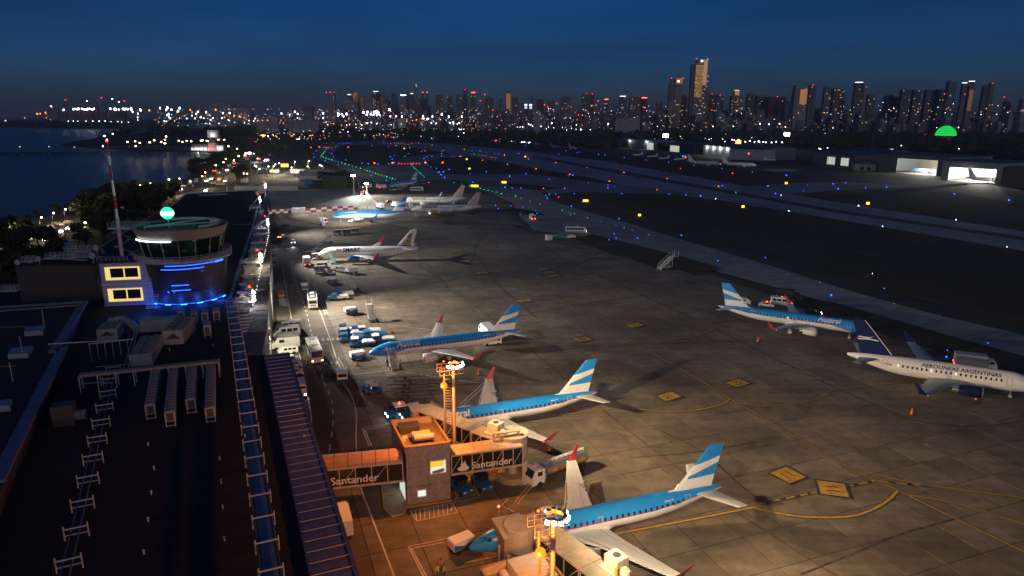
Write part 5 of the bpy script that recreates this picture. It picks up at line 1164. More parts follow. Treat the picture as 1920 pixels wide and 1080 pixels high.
E190 = dict(fus=[skyb, wht, redp], line=[(0.1, 2.0 - .9), (-2.2, 1.55), (-4.6, 2.35), (-8.2, 3.22), (-25, 3.32), (-36.4, 4.1)], stripe=.13, span=28.0, wing=(11.9, 6.0, 14.8, 3.7, 19.2, 1.5), winglet=1.9, winglet_m=mat('winglet_red', (.5, .05, .07), .4),
            hs=(31.2, 3.3, 5.9, 34.3, 1.5), eng=(10.9, 4.8, 1.75, 3.3, 1.02), gear=17.4, gy=2.9, ngear=3.9, win=(5.6, 29.8), wang=R(73), nav=e_red,
            doors=[(3.8, .8, R(50), R(108)), (16.6, .55, R(58), R(92)), (29.7, .75, R(48), R(100))], door_m=mat('door_outline', (.62, .62, .62), .4),
            fin=dict(pts=None, top=10.5, le=(28.3, 33.6), te=(34.4, 35.9), dors=2.2, cuts=[(.56, .70), (.29, .55), (.26, .26)], f=tail_swoosh, mats=[skyb, wht], dm=1))
E190['fus'] = [skyb, wht, redp]
TXW = mat('white_title', (.75, .75, .74), .4)
def e190_text(reg, both=True): return [(t_[0], t_[1], t_[2], t_[3], s, t_[4], t_[5]) for t_ in (('Austral', 1.75, 6.1, R(66), TXW, dict(bold=.045, shear=.15)), (reg, .42, 27.6, R(88), navyp, dict(name='registration', bold=.01)), ('Embraer 190', .26, 26.4, R(56), TXW, dict(name='type_title', bold=.01))) for s in (1, -1)]
E190['text'] = e190_text('LV-CIH')
NZ = {}
def solve_heading(nose, L, tailpx, z=4.6, lo=R(-20), hi=R(90)):
    """direction nose to tail for which the tail stands at the surveyed column"""
    best = None
    for k in range(400):
        a = lerp(lo, hi, k / 399); p = Vector((nose[0] + L * math.cos(a), nose[1] + L * math.sin(a), z)); c = cam.matrix_world.inverted() @ p
        px = 960 + F * c.x / -c.z; e = abs(px - tailpx)
        if best is None or e < best[0]: best = (e, a)
    return best[1] + math.pi
PA, plA = airliner('nearest blue and white airliner, its nose under the brown bridge head', 36.2, 1.52, 3.15, (-5.0, 72.2), R(200), dict(E190))
PB, _ = airliner('second blue and white airliner, nose hidden behind the lighting mast', 36.2, 1.52, 3.15, (-18.0, 104.6), R(201), dict(E190, text=e190_text('LV-CHR')))
PC, _ = airliner('blue and white airliner with open stairs at its front door, third up the row', 36.2, 1.52, 3.15, (-31.4, 141.8), R(201.5), dict(E190, text=e190_text('LV-CHQ')))
PI, _ = airliner('blue and white airliner parked facing right on the remote apron', 36.2, 1.52, 3.15, (87.6, 160.6), R(-28.5), dict(E190, text=e190_text('LV-CHS'), litw=.15))
# wing registrations on the nearest two
for pp in (PA, PB):
    b = MB(); text_on(b, 'LV-CIH', 1.15, (-19.2, -8.2, 3.15), (0, 1, .08), (1, 0, 0), bold=.02); b.v = [(x, y, z) for x, y, z in b.v]; b.build('wing_registration', blackm, pp)
# 737s
def fin737(mats, f, cuts=(), dm=0, dec=(), L=39.5, top=12.4): return dict(pts=None, top=top, le=(L - 8.6, L - 2.6), te=(L - 2.4, L - .3), dors=4.2, cuts=list(cuts), f=f, mats=mats, dm=dm, decals=list(dec))
def b737(L, **k):
    d = dict(fus=[wht], span=34.3, wing=(L * .335, 7.2, L * .335 + 3.6, 4.6, L * .335 + 8.6, 1.6), winglet=2.4, hs=(L - 6.4, 3.9, 7.1, L - 2.6, 1.6), eng=(L * .285, 4.9, 1.75, 4.0, 1.12), gear=L * .5, gy=2.8, ngear=4.2, win=(6.2, L - 9), wang=R(76), doors=[(4.6, .85, R(54), R(106)), (L - 7.6, .8, R(54), R(104))], door_m=mat('door_line_grey', (.33, .33, .34), .5), text=[], fin=fin737([wht], lambda h, f: 0, L=L)); d.update(k); return d
con = [[(.56, .18), (.50, .42), (.52, .86), (.48, .98), (.47, .45), (.52, .30)], [(.44, .10), (.47, .45), (.44, .99), (.41, .96), (.43, .5), (.41, .12)]]
PJ, _ = airliner('white airliner with dark blue tail facing right at the right edge', 33.6, 1.88, 3.35, (101.9, 123.6), R(-26.0), b737(33.6, eng_m=navyp, winglet_m=navyp, ring_m=silver, litw=.12, wing_m=mat('wing_grey_blue', (.34, .38, .42), .4, .1),
    fin=fin737([navyp, wht], lambda h, f: 0, L=33.6, top=12.2, dec=[('condor_emblem', con, TXW), ('fin_edge', [[(.05, -.01), (1.0, -.01), (1.0, .05), (.05, .015)]], wht)]),
    text=[('AEROLINEAS ARGENTINAS', 1.12, 6.4, R(60), s, navyp, dict(bold=.02, shear=.12, space=1.0)) for s in (1, -1)] + [('LV-CAP', .42, 25.2, R(86), -1, navyp, dict(name='registration'))]))
jf = [[(.05, .35), (.18, .22), (.35, .30), (.48, .36), (.60, .35), (.62, .62), (.50, .70), (.30, .80), (.05, .86)]]
jh = [[(.52, .30), (.60, .22), (.72, .28), (.74, .55), (.66, .66), (.56, .60), (.50, .45)], [(.70, .28), (.82, .30), (.73, .42)], [(.72, .50), (.84, .62), (.70, .62)]]
jw = [[(.36, .40), (.50, .40), (.48, .58), (.34, .56)], [(.53, .36), (.58, .36), (.58, .50), (.53, .50)]]
JR = [('Jet', 2.0, 6.6, R(72), s, mat('title_red', (.5, .02, .05), .4), dict(bold=.02, shear=.3)) for s in (1, -1)] + [('SMART', 2.1, 9.3, R(74), s, navyp, dict(bold=.06)) for s in (1, -1)] + [('JETSMART.COM', .6, 24.5, R(62), s, navyp, dict(bold=.01, name='web_title')) for s in (1, -1)]
nD = (-73.0, 252.1)
PD_, plD = airliner('white airliner with red and navy title and an animal portrait on its tail', 37.6, 1.98, 3.5, nD, solve_heading(nD, 37.6, 787, 5.3), dict(b737(37.6), span=34.1, eng=(11.6, 5.75, 1.9, 4.2, 1.2), eng_m=mat('engine_teal_navy', (.02, .09, .17), .3, coat=.3), ring_m=redp, winglet=2.4, win=(9.5, 30), text=JR, nav=e_red,
    fin=fin737([wht], lambda h, f: 0, L=37.6, top=11.8, dec=[('animal_body', jf, mat('fox_tan', (.42, .26, .15), .7, noise=.3, nscale=2)), ('animal_head', jh, mat('fox_rust', (.36, .16, .06), .7, noise=.3, nscale=3)), ('animal_chest', jw, mat('fox_cream', (.5, .42, .33), .7)), ('tail_shade', [[(.0, .1), (.08, .2), (.05, .9), (-.02, .95)]], mat('fox_dark', (.06, .04, .035), .7))])))  # last decal: dark strip along the foot of the tail picture
def ar_style(L): return b737(L, fus=[skyb, wht], line=[(.1, 2.6), (-3, 2.8), (-7, 3.6), (-L * .75, 3.8), (-L - .1, 4.6)], winglet_m=skyb, eng_m=mat('engine_pale', (.4, .42, .45), .4), fin=dict(fin737([skyb, wht], tail_swoosh, cuts=[(.56, .70), (.29, .55), (.26, .26)], dm=1, L=L)), text=[('Aerolineas Argentinas', .75, 6.5, R(48), s, TXW, dict(bold=.01)) for s in (1, -1)])
nE = (-94.2, 355.3); PE, _ = airliner('blue-topped airliner with stairs at its nose behind the chequered barrier', 39.5, 1.88, 3.35, nE, solve_heading(nE, 37, 757, 9, R(-10), R(60)), ar_style(39.5))
fbt = mat('title_amber', (.5, .22, .03), .5); fbp = mat('tail_blush', (.55, .45, .43), .5, noise=.12, nscale=1.2)
def fb_style(L, lit=False):
    fl_ = [[(.30, .3), (.34, .35), (.30, .45), (.26, .36)], [(.46, .5), (.52, .56), (.46, .66), (.42, .56)], [(.60, .62), (.66, .68), (.62, .76), (.57, .7)], [(.2, .6), (.25, .68), (.2, .78), (.15, .68)]]
    return b737(L, winglet_m=wht, eng_m=wht if not lit else mat('amber_lit_engine', (.5, .28, .04), .4), ring_m=silver, fin=fin737([fbp, wht], lambda h, f: 0, L=L, dec=[('tail_motif', fl_, mat('motif_brown', (.25, .14, .1), .7)), ('tail_band', [[(.06, .2), (.12, .25), (.12, .95), (.06, .97)]], mat('motif_grey', (.2, .18, .19), .7))]), text=[('flybondi', 2.7, 6.0, R(74), s, fbt, dict(bold=.06)) for s in (1, -1)] + [('FLYBONDI.COM', .55, 26, R(60), s, navyp, dict(name='web_title')) for s in (1, -1)])  # lit version puts amber lamplight into the engine colour
nF = (-68.5, 424.0); PF, _ = airliner('white airliner with amber title, the farther of two side by side', 39.5, 1.88, 3.35, nF, solve_heading(nF, 37.5, 877, 9, R(-10), R(60)), fb_style(39.5))
nG = (-57, 384.5); PG, _ = airliner('white airliner with amber title and amber engine, the nearer of two side by side', 39.5, 1.88, 3.35, nG, solve_heading(nG, 38, 908, 9, R(-10), R(60)), fb_style(39.5, True))
nH = (-93.5, 521.8); PH, _ = airliner('blue and white airliner at the farthest stand, tail among the green lights', 33.6, 1.88, 3.35, nH, solve_heading(nH, 33, 783, 9, R(-10), R(88)), ar_style(33.6), detail=False)
# far parked jets beyond the runway and in the hangars
def far_jet(label, tail, nosepx, L, st, z=4, scale=1.0):
    """tail base and nose column are surveyed, the jet is parked between them"""
    tp = P(*tail, 1.5); np_ = P(*nosepx, 1.5); d = (np_ - tp); d.z = 0; a = math.atan2(d.y, d.x); n = (tp.x + math.cos(a) * L, tp.y + math.sin(a) * L)
    return airliner(label, L, 1.88, 3.35, n, a, st, detail=False)[0]
far_jet('blue and white airliner far beyond the runway, left of two', (1001, 270), (1046, 277), 39.5, ar_style(39.5)); far_jet('blue and white airliner far beyond the runway, right of two with red on its tail', (1032, 275), (1092, 281), 39.5, dict(ar_style(39.5)))
far_jet('small white jet far beyond the runway right of the two blue tails', (1066, 278), (1111, 283.5), 33.6, b737(33.6))
far_jet('white airliner with dark lettering before the hangars, left of two', (1287, 307), (1346, 309), 39.5, b737(39.5, text=[('FLYBONDI', 2, 12, R(70), s, navyp, {}) for s in (1, -1)])); far_jet('white airliner before the hangars, right of two with orange cart at its nose', (1351, 310), (1411, 312), 39.5, b737(39.5))
# small business jets
bz = None
def bizjet():
    t = thing('business_jet', 'jet', 'aircraft', (0, 0, .1)); L = 15.0; r = .95; q = Plane(L, r, 1.7); rings = []
    for s, _, _ in PROF: k, zo = prof_at(s); rings.append([(-s * L, r * k * math.sin(2 * math.pi * i / 12), 1.7 + zo * r + r * k * math.cos(2 * math.pi * i / 12)) for i in range(12)])
    MB().loft(rings[::-1]).build('fuselage', wht, t, smooth=True)
    for s in (1, -1):
        rg = wing_loft([(s * .6, -6.2, 3, 1.2, .3), (s * 7.4, -9.2, 1, 1.7, .12)]); MB().loft(rg if s > 0 else rg[::-1]).build('wing', wht, t)
        MB().tube((-9.6, s * 1.5, 2.4), (-12.2, s * 1.5, 2.4), .5, .36, 10).build('engine', wht, t)
        rg = wing_loft([(s * .1, -13.2, 1.6, 5.0, .15), (s * 2.9, -14.4, .8, 5.0, .08)]); MB().loft(rg if s > 0 else rg[::-1]).build('horizontal_stabiliser', wht, t)
    MB().prof([(-11, 2.4), (-13.2, 5.0), (-14.8, 5.0), (-14.2, 2.4)], -.12, .12).build('tail_fin', wht, t)
    g_ = MB(); g_.wheel(-2, 0, .3, .2); g_.wheel(-8, 1.2, .3, .2); g_.wheel(-8, -1.2, .3, .2); g_.tube((-2, 0, .3), (-2, 0, 1), .08); g_.tube((-8, 1.2, .3), (-8, 1.2, 1.2), .08); g_.tube((-8, -1.2, .3), (-8, -1.2, 1.2), .08); g_.build('landing_gear', dark_metal, t); return t
bj = bizjet(); first = True
for i, ((nx, ny), tx_) in enumerate((((1186, 292), 1210), ((1213, 295), 1238), ((1234, 298.5), 1260), ((1263, 300), 1290), ((1455, 301), 1430))):
    n = P(nx, ny, 1.2); lab = ('leftmost small white business jet in the row before the hangars', 'second small business jet in the row before the hangars', 'third small business jet in the row before the hangars', 'small business jet tucked behind the white airliners', 'small grey jet parked by the big pale hangar')[i]
    o = bj if first else copy_tree(bj); first = False; o.location = (n.x, n.y, .1); o.rotation_euler.z = R(205) if i < 4 else R(10); o['label'] = lab; o['group'] = 'small business jets before the hangars'; o.scale = (1.25,) * 3
# ================================================================ VEHICLES AND PEOPLE ON THE APRON
AV, AU = math.degrees(TH), math.degrees(TH) + 90
def wheels(t, pts, r=.36, w=.24):
    for x, y in pts: MB().wheel(x, y, r, w, 0, 12).build('wheel', rubber, t)
def lights(t, xf, xr, wy, z, on='', zr=None):
    for k in (-1, 1):
        MB().box(xf, k * wy, z, .06, .28, .18).build('headlight', e_hl if 'h' in on else (e_amb2 if 'a' in on else white), t)
        MB().box(xr, k * wy, zr or z, .06, .2, .26).build('tail_light', e_tl if 't' in on else redp, t)
e_hl = emis('headlight_glow', (.95, .95, 1), 25); e_amb2 = emis('amber_headlight_glow', (1, .5, .15), 16); e_tl = emis('tail_light_glow', (1, .06, .02), 18)
def van(L=5.6, W=2.0, Hh=2.5, body=white, wins=True, on='', name='van', label='v', cat='van', beacon=False):
    t = thing(name, label, cat); h = Hh
    p = [(-L / 2, .4), (-L / 2, h - .25), (-L / 2 + .2, h), (L * .22, h), (L * .34, h * .62 + .3), (L * .47, h * .50), (L / 2, h * .40), (L / 2, .42), (L * .42, .36)]
    MB().prof(p, -W / 2, W / 2).build('body', body, t)
    ws = MB(); ws.add([(L * .235, -W * .44, h * .94), (L * .235, W * .44, h * .94), (L * .352, W * .44, h * .655 + .12), (L * .352, -W * .44, h * .655 + .12)], [(0, 3, 2, 1)]); ws.v = [(x + .03, y, z + .02) for x, y, z in ws.v]; ws.build('windscreen', glassd, t)
    n = 3 if wins else 1
    for s in (-1, 1):
        for i in range(n):
            x1 = L * .2 - i * L * .215; MB().box(x1 - L * .09, s * (W / 2 + .012), h * .72, L * .17, .02, h * .26).build('window', glassd, t)
    MB().box(-L / 2 - .012, 0, h * .72, .02, W * .7, h * .28).build('rear_window', glassd, t)
    wheels(t, [(x, s * (W / 2 - .12)) for x in (-L * .3, L * .31) for s in (-1, 1)], .36)
    lights(t, L / 2 + .02, -L / 2 - .02, W * .38, .85, on)
    if beacon: MB().tube((0, 0, h), (0, 0, h + .2), .12).build('beacon', e_amber, t)
    return t
def car(body=white, on='', label='c', beacon=False, L=4.3):
    t = thing('car', label, 'car'); W = 1.8
    MB().prof([(-L / 2, .35), (-L / 2, .95), (-L * .36, 1.0), (-L * .28, 1.45), (L * .08, 1.48), (L * .24, 1.0), (L * .46, .85), (L / 2, .6), (L / 2, .35)], -W / 2, W / 2).build('body', body, t)
    g_ = MB(); g_.prof([(-L * .33, 1.02), (-L * .265, 1.40), (L * .07, 1.42), (L * .2, 1.02)], -W / 2 - .01, W / 2 + .01); g_.build('window', glassd, t)
    wheels(t, [(x, s * .8) for x in (-L * .3, L * .3) for s in (-1, 1)], .32, .2); lights(t, L / 2 + .02, -L / 2 - .02, .65, .7, on)
    if beacon: MB().box(0, 0, 1.56, .25, .9, .14).build('beacon', e_amber, t)
    return t
def bus(L=11.5, W=2.6, Hh=3.0, roof=white, on='', label='b', stripe=bluep):
    t = thing('bus', label, 'bus')
    MB().prof([(-L / 2, .35), (-L / 2, Hh - .15), (-L / 2 + .15, Hh), (L / 2 - .5, Hh), (L / 2 - .05, Hh * .55), (L / 2, .9), (L / 2, .35)], -W / 2, W / 2).build('body', white, t)
    MB().box(-.2, 0, Hh + .03, L - 1.1, W - .25, .08).build('roof_panel', roof, t); MB().box(.6, 0, Hh + .18, 2.0, 1.3, .24).build('air_conditioning_pod', pale_metal, t); MB().box(-3, 0, Hh + .12, 1.2, 1.1, .12).build('roof_hatch', grey_metal, t)
    for s in (-1, 1):
        for i in range(6): MB().box(-L / 2 + 1.1 + i * (L - 1.6) / 6, s * (W / 2 + .012), Hh * .66, (L - 1.6) / 6 - .18, .02, 1.05).build('window', glassd, t)
        MB().box(-.5, s * (W / 2 + .012), .85, L - 1.6, .02, .35).build('stripe', stripe, t)
    MB().add([(L / 2 - .42, -W * .45, Hh * .95), (L / 2 - .42, W * .45, Hh * .95), (L / 2 + .0, W * .45, Hh * .5), (L / 2 + .0, -W * .45, Hh * .5)], [(0, 3, 2, 1)]).xf((.03, 0, .02)).build('windscreen', glassd, t)
    MB().box(-L / 2 - .012, 0, Hh * .68, .02, W * .8, .9).build('rear_window', glassd, t); MB().box(-L / 2 - .012, 0, 1.05, .02, W * .6, .3).build('rear_stripe', stripe, t)
    wheels(t, [(x, s * (W / 2 - .15)) for x in (-L * .28, L * .33) for s in (-1, 1)], .48, .28); lights(t, L / 2 + .03, -L / 2 - .03, W * .4, .8, on)
    return t
def pushback(cab=bluep, top=white, label='p', on=''):
    t = thing('pushback_tug', label, 'tug'); L, W = 6.6, 2.5
    MB().prof([(-L / 2, .35), (-L / 2, 1.1), (-.6, 1.25), (.2, 1.25), (.2, 1.1), (L / 2, .95), (L / 2, .35)], -W / 2, W / 2).build('chassis', mat('tug_blue', (.01, .06, .18), .5), t)
    MB().prof([(-L / 2, 1.12), (-L / 2 + .3, 1.5), (-.4, 1.62), (.1, 1.3), (.1, 1.12)], -W / 2 + .1, -.15).build('fender', top, t); MB().prof([(-L / 2, 1.12), (-L / 2 + .3, 1.5), (-.4, 1.62), (.1, 1.3), (.1, 1.12)], .15, W / 2 - .1).build('fender', top, t)
    MB().box(L / 2 - 1.4, 0, 1.75, 1.7, W - .5, 1.3).build('cab', cab, t); MB().box(L / 2 - 1.4, 0, 2.46, 1.9, W - .3, .14).build('cab_roof', top, t)
    for s in (-1, 1): MB().box(L / 2 - 1.4, s * (W / 2 - .235), 1.95, 1.3, .03, .7).build('window', glassd, t)
    MB().box(L / 2 - .53, 0, 1.95, .03, W - .8, .7).build('windscreen', glassd, t)
    wheels(t, [(x, s * (W / 2 - .02)) for x in (-L * .3, L * .3) for s in (-1, 1)], .55, .35); return t
def tractor(body=bluep, top=white, label='t', on='', beacon=False):
    t = thing('baggage_tractor', label, 'tractor'); L, W = 3.2, 1.6
    MB().prof([(-L / 2, .35), (-L / 2, .95), (-.1, .95), (-.1, .75), (.3, .75), (.3, 1.05), (L / 2, .95), (L / 2, .35)], -W / 2, W / 2).build('body', body, t)
    c_ = MB(); [c_.box(x, s * W * .44, 1.35, .07, .07, 1.0) for x in (-.7, .45) for s in (-1, 1)]; c_.build('cab_frame', body, t); MB().box(-.12, 0, 1.9, 1.5, W, .1).build('cab_roof', top, t); MB().box(.47, 0, 1.4, .03, W * .85, .7).build('windscreen', glassd, t); MB().box(-.45, 0, 1.05, .5, 1.1, .5).build('seat', blackm, t)
    wheels(t, [(x, s * (W / 2 - .08)) for x in (-L * .32, L * .32) for s in (-1, 1)], .36, .24); lights(t, L / 2 + .02, -L / 2 - .02, .5, .75, on)
    if beacon: MB().tube((-.12, 0, 1.95), (-.12, 0, 2.2), .13).build('beacon', e_amber, t)
    return t
def gpu(label='g'):
    t = thing('ground_power_unit', label, 'power cart'); L = 3.4
    MB().box(0, 0, .55, L, 1.7, .3).build('chassis', navyp, t); MB().prof([(-L / 2, .7), (-L / 2, 1.7), (-L / 2 + .15, 1.85), (L / 2 - .3, 1.85), (L / 2, 1.45), (L / 2, .7)], -.85, .85).build('casing', white, t)
    for s in (-1, 1): MB().add([(-L / 2 + .05, s * .865, .75), (L / 2 - .05, s * .865, .75), (L / 2 - .1, s * .865, 1.35), (-.2, s * .865, 1.05), (-L / 2 + .05, s * .865, 1.6)], [(0, 1, 2, 3, 4) if s < 0 else (4, 3, 2, 1, 0)]).build('blue_flash', bluep, t)
    MB().bar((L / 2, 0, .5), (L / 2 + 1.1, 0, .45), .09).build('tow_bar', dark_metal, t); wheels(t, [(x, s * .8) for x in (-1.1, 1.1) for s in (-1, 1)], .32, .2); return t
def stairs(label='s', Hh=3.3, mt=pale_metal, canopy=False):
    t = thing('passenger_stairs', label, 'stairs'); n = 16; L = Hh * 1.35      # climbs along +x
    st = MB(); [st.box(L * i / n, 0, Hh * i / n + .25, .32, 1.5, .07) for i in range(n)]; st.build('steps', pale_metal, t)
    MB().box(L + .9, 0, Hh + .22, 1.8, 1.8, .12).build('landing', mt, t)
    for s in (-1, 1):
        MB().prof([(-.2, .0), (L, Hh - .05), (L, Hh + .3), (-.2, .45)], s * .8 - .05, s * .8 + .05).build('side_panel', mt, t)
        r_ = MB(); r_.bar((-.1, s * .82, 1.3), (L, s * .82, Hh + 1.3), .07); r_.bar((L, s * .82, Hh + 1.3), (L + 1.8, s * .82, Hh + 1.3), .07); [r_.bar((L * f, s * .82, Hh * f + .3), (L * f, s * .82, Hh * f + 1.3), .05) for f in (0, .25, .5, .75, 1)]; r_.bar((L + 1.8, s * .82, Hh + .3), (L + 1.8, s * .82, Hh + 1.9), .08); r_.build('handrail', mt, t)
    b = MB(); b.box(L * .55, 0, .55, L * .9, 1.7, .25); b.bar((L * .95, .7, .6), (L * .95, .7, Hh), .14); b.bar((L * .95, -.7, .6), (L * .95, -.7, Hh), .14); b.bar((L * .3, .7, .6), (L * .95, .7, Hh * .8), .08); b.bar((L * .3, -.7, .6), (L * .95, -.7, Hh * .8), .08); b.build('chassis', grey_metal, t)
    wheels(t, [(x, s * .85) for x in (L * .2, L * .9) for s in (-1, 1)], .33, .2)
    if canopy: MB().prof([(0, 2.3), (L, Hh + 2.1), (L + 1.6, Hh + 2.1), (L + 1.6, Hh + 2.2), (L, Hh + 2.2), (0, 2.4)], -.9, .9).build('canopy', mt, t)
    return t
def cart(label='k', open_=True):
    t = thing('baggage_cart', label, 'baggage cart'); fm = mat('cart_frame', (.35, .34, .31), .6, .2)
    MB().box(0, 0, .5, 3.0, 1.6, .12).build('deck', fm, t); f = MB(); [f.box(x, y, 1.25, .07, .07, 1.5) for x in (-1.45, 0, 1.45) for y in (-.75, .75)]; [f.bar((-1.45, y, z), (1.45, y, z), .06) for y in (-.75, .75) for z in (1.0, 1.98)]; [f.bar((x, -.75, 1.98), (x, .75, 1.98), .06) for x in (-1.45, 1.45)]; f.build('frame', fm, t)
    MB().box(0, 0, 2.04, 3.05, 1.65, .07).build('roof_panel', fm, t); MB().box(0, .77, 1.25, 2.8, .03, 1.3).build('curtain', mat('grey_curtain', (.10, .10, .10), .9), t); MB().bar((1.5, 0, .45), (2.4, 0, .4), .07).build('tow_bar', dark_metal, t); wheels(t, [(x, s * .7) for x in (-1, 1) for s in (-1, 1)], .22, .14); return t
def belt_loader(label='bl'):
    t = thing('belt_loader', label, 'belt loader'); MB().box(0, 0, .6, 6.4, 1.8, .5).build('chassis', white, t); MB().prof([(-3.8, .9), (3.6, 2.5), (3.6, 2.75), (-3.8, 1.15)], -.1, .9).build('belt', blackm, t); r_ = MB(); r_.bar((-3.8, .95, 1.5), (3.6, .95, 3.1), .06); [r_.bar((-3.8 + i * 1.8, .95, 1.1 + i * .39), (-3.8 + i * 1.8, .95, 1.5 + i * .39), .05) for i in range(5)]; r_.build('handrail', yellowp, t)
    MB().box(2.2, -.55, 1.3, 1.1, .7, .9).build('cab', bluep, t); wheels(t, [(x, s * .85) for x in (-2.2, 2.2) for s in (-1, 1)], .4, .25); return t
def box_truck(label='bt', L=7.5, body=white, cabm=white, on='', hh=3.3):
    t = thing('service_truck', label, 'truck'); MB().box(-.9, 0, .9 + (hh - .9) / 2, L - 2.0, 2.4, hh - .9).build('box_body', body, t); MB().prof([(L / 2 - 1.75, .5), (L / 2 - 1.75, 2.5), (L / 2 - .6, 2.5), (L / 2 - .05, 1.5), (L / 2, .5)], -1.1, 1.1).build('cab', cabm, t)
    MB().add([(L / 2 - .56, -.95, 2.4), (L / 2 - .56, .95, 2.4), (L / 2 - .06, .95, 1.55), (L / 2 - .06, -.95, 1.55)], [(0, 3, 2, 1)]).xf((.03, 0, .02)).build('windscreen', glassd, t); [MB().box(L / 2 - 1.1, s * 1.112, 1.9, .8, .02, .6).build('window', glassd, t) for s in (-1, 1)]
    MB().box(-.2, 0, .65, L - .6, 1.1, .3).build('chassis', dark_metal, t); wheels(t, [(x, s * 1.0) for x in (-L * .3, L * .36) for s in (-1, 1)], .45, .3); lights(t, L / 2 + .03, -L / 2 + .07, .85, .85, on); return t
def pickup(label='pk', body=bluep, bed=white):
    t = thing('service_truck', label, 'truck'); L = 6.2
    MB().prof([(.4, .5), (.4, 2.0), (1.6, 2.0), (2.1, 1.35), (L / 2, 1.2), (L / 2, .5)], -1.05, 1.05).build('cab', body, t); [MB().box(1.05, s * 1.062, 1.6, .8, .02, .5).build('window', glassd, t) for s in (-1, 1)]; MB().add([(1.63, -.9, 1.93), (1.63, .9, 1.93), (2.07, .9, 1.42), (2.07, -.9, 1.42)], [(0, 3, 2, 1)]).xf((.03, 0, .02)).build('windscreen', glassd, t)
    MB().box(-1.4, 0, .85, 3.5, 2.1, .5).build('bed', bed, t); MB().box(-1.4, -.98, 1.25, 3.4, .12, .35).build('side_rail', bed, t); MB().box(-1.4, .98, 1.25, 3.4, .12, .35).build('side_rail', bed, t); wheels(t, [(x, s * .95) for x in (-1.9, 1.9) for s in (-1, 1)], .4, .25); return t
def fuel_truck(label):
    t = thing('fuel_tanker', label, 'tanker truck'); L = 11
    MB().box(-.5, 0, .85, L - 1, 1.0, .35).build('chassis', dark_metal, t); tk = MB(); tk.loft([[(x, 1.22 * k * math.cos(a), 2.05 + .98 * k * math.sin(a)) for a in [2 * math.pi * i / 18 for i in range(18)]] for x, k in ((2.6, .85), (2.5, 1), (-5.3, 1), (-5.4, .85))]); tk.build('tank', silver, t, smooth=False)
    MB().box(-1.4, 0, 3.08, 7.4, .7, .12).build('walkway', grey_metal, t); r_ = MB(); r_.bar((-5, .42, 3.5), (2.2, .42, 3.5), .05); [r_.bar((-5 + i * 1.8, .42, 3.1), (-5 + i * 1.8, .42, 3.5), .05) for i in range(5)]; r_.build('handrail', white, t)
    for s in (-1, 1): b = MB(); b.add([(1.8, s * 1.245, 1.75), (-4.8, s * 1.245, 1.75), (-4.8, s * 1.235, 2.35), (1.8, s * 1.235, 2.35)], [(0, 1, 2, 3) if s > 0 else (3, 2, 1, 0)]); b.build('amber_panel', mat('tanker_amber', (.55, .30, .03), .5), t)
    b = MB(); [text_on(b, 'JET A-1', .62, (-3.6 if s < 0 else .8, s * 1.26, 1.84), (1 if s < 0 else -1, 0, 0), (0, 0, 1), bold=.02) for s in (-1, 1)]; b.build('lettering', dark_metal, t)
    MB().prof([(3.2, .6), (3.2, 2.9), (4.9, 2.9), (5.4, 1.7), (5.45, .6)], -1.2, 1.2).build('cab', white, t); MB().add([(4.93, -1, 2.8), (4.93, 1, 2.8), (5.4, 1, 1.75), (5.4, -1, 1.75)], [(0, 3, 2, 1)]).xf((.03, 0, .02)).build('windscreen', glassd, t); [MB().box(4.1, s * 1.212, 2.25, .9, .02, .7).build('window', glassd, t) for s in (-1, 1)]
    MB().box(3.0, 0, 1.5, .3, 2.2, 1.0).build('pump_locker', grey_metal, t); wheels(t, [(x, s * 1.05) for x in (-4.2, -2.9, 4.1) for s in (-1, 1)], .5, .32); MB().box(4.0, -.6, 3.0, .3, .3, .2).build('beacon', orangep, t); MB().box(4.0, .6, 3.0, .3, .3, .2).build('beacon', orangep, t); return t
def towbar(label):
    t = thing('tow_bar', label, 'tow bar'); MB().bar((-3.2, 0, .55), (3.0, 0, .6), .16).build('shaft', mat('towbar_dark', (.12, .11, .10), .6, .3), t); MB().box(3.2, 0, .6, .5, .4, .2).build('head', mat('towbar_blue', (.05, .12, .25), .6), t); MB().bar((-.2, -.5, .3), (-.2, .5, .3), .1).build('axle', dark_metal, t); wheels(t, [(-.2, -.55), (-.2, .55)], .3, .16); return t
def cone(label='orange traffic cone'):
    t = thing('traffic_cone', label, 'traffic cone'); MB().box(0, 0, .03, .5, .5, .06).build('base', blackm, t); MB().tube((0, 0, .06), (0, 0, .85), .19, .04, 12).build('cone', orangep, t); return t
def put(t, px, py, deg, label, group=None, z=.16, scale=None, first=set()):
    """the first use stands the prototype itself, later uses copy it"""
    if id(t) in first: t = copy_tree(t)
    else: first.add(id(t)); KEEP.append(t)
    p = P(px, py, z); t.location = (p.x, p.y, z); t.rotation_euler = (0, 0, R(deg)); t['label'] = label
    if group: t['group'] = group
    if scale: t.scale = (scale,) * 3
    return t
KEEP = []; G1 = 'white vans and cars parked nose to the terminal'
mb_ = van(6.4, 2.05, 2.75, label='x', name='minibus', cat='minibus'); pv = van(6.6, 2.1, 2.8, wins=False, name='van'); sv = van(4.5, 1.85, 1.95, name='van'); c1 = car()
put(mb_, 542, 620, AV + 180, 'white minibus, farthest in the parked row under the terminal wall', G1); put(mb_, 538, 631, AV + 180, 'white minibus with dark side windows, second in the parked row', G1); put(sv, 533, 639, AV + 180, 'small white van between two larger ones in the parked row', G1)
put(pv, 535, 652, AV + 180, 'long white panel van without side windows in the parked row', G1); put(sv, 540, 663, AV + 180, 'small white van nearest the blue canopy end', G1)
for i, (x, y) in enumerate(((541, 679), (548, 689), (549, 703))): put(c1, x, y, AV + 182, ('farthest', 'middle', 'nearest')[i] + ' of three white cars half hidden by the blue canopy', G1)
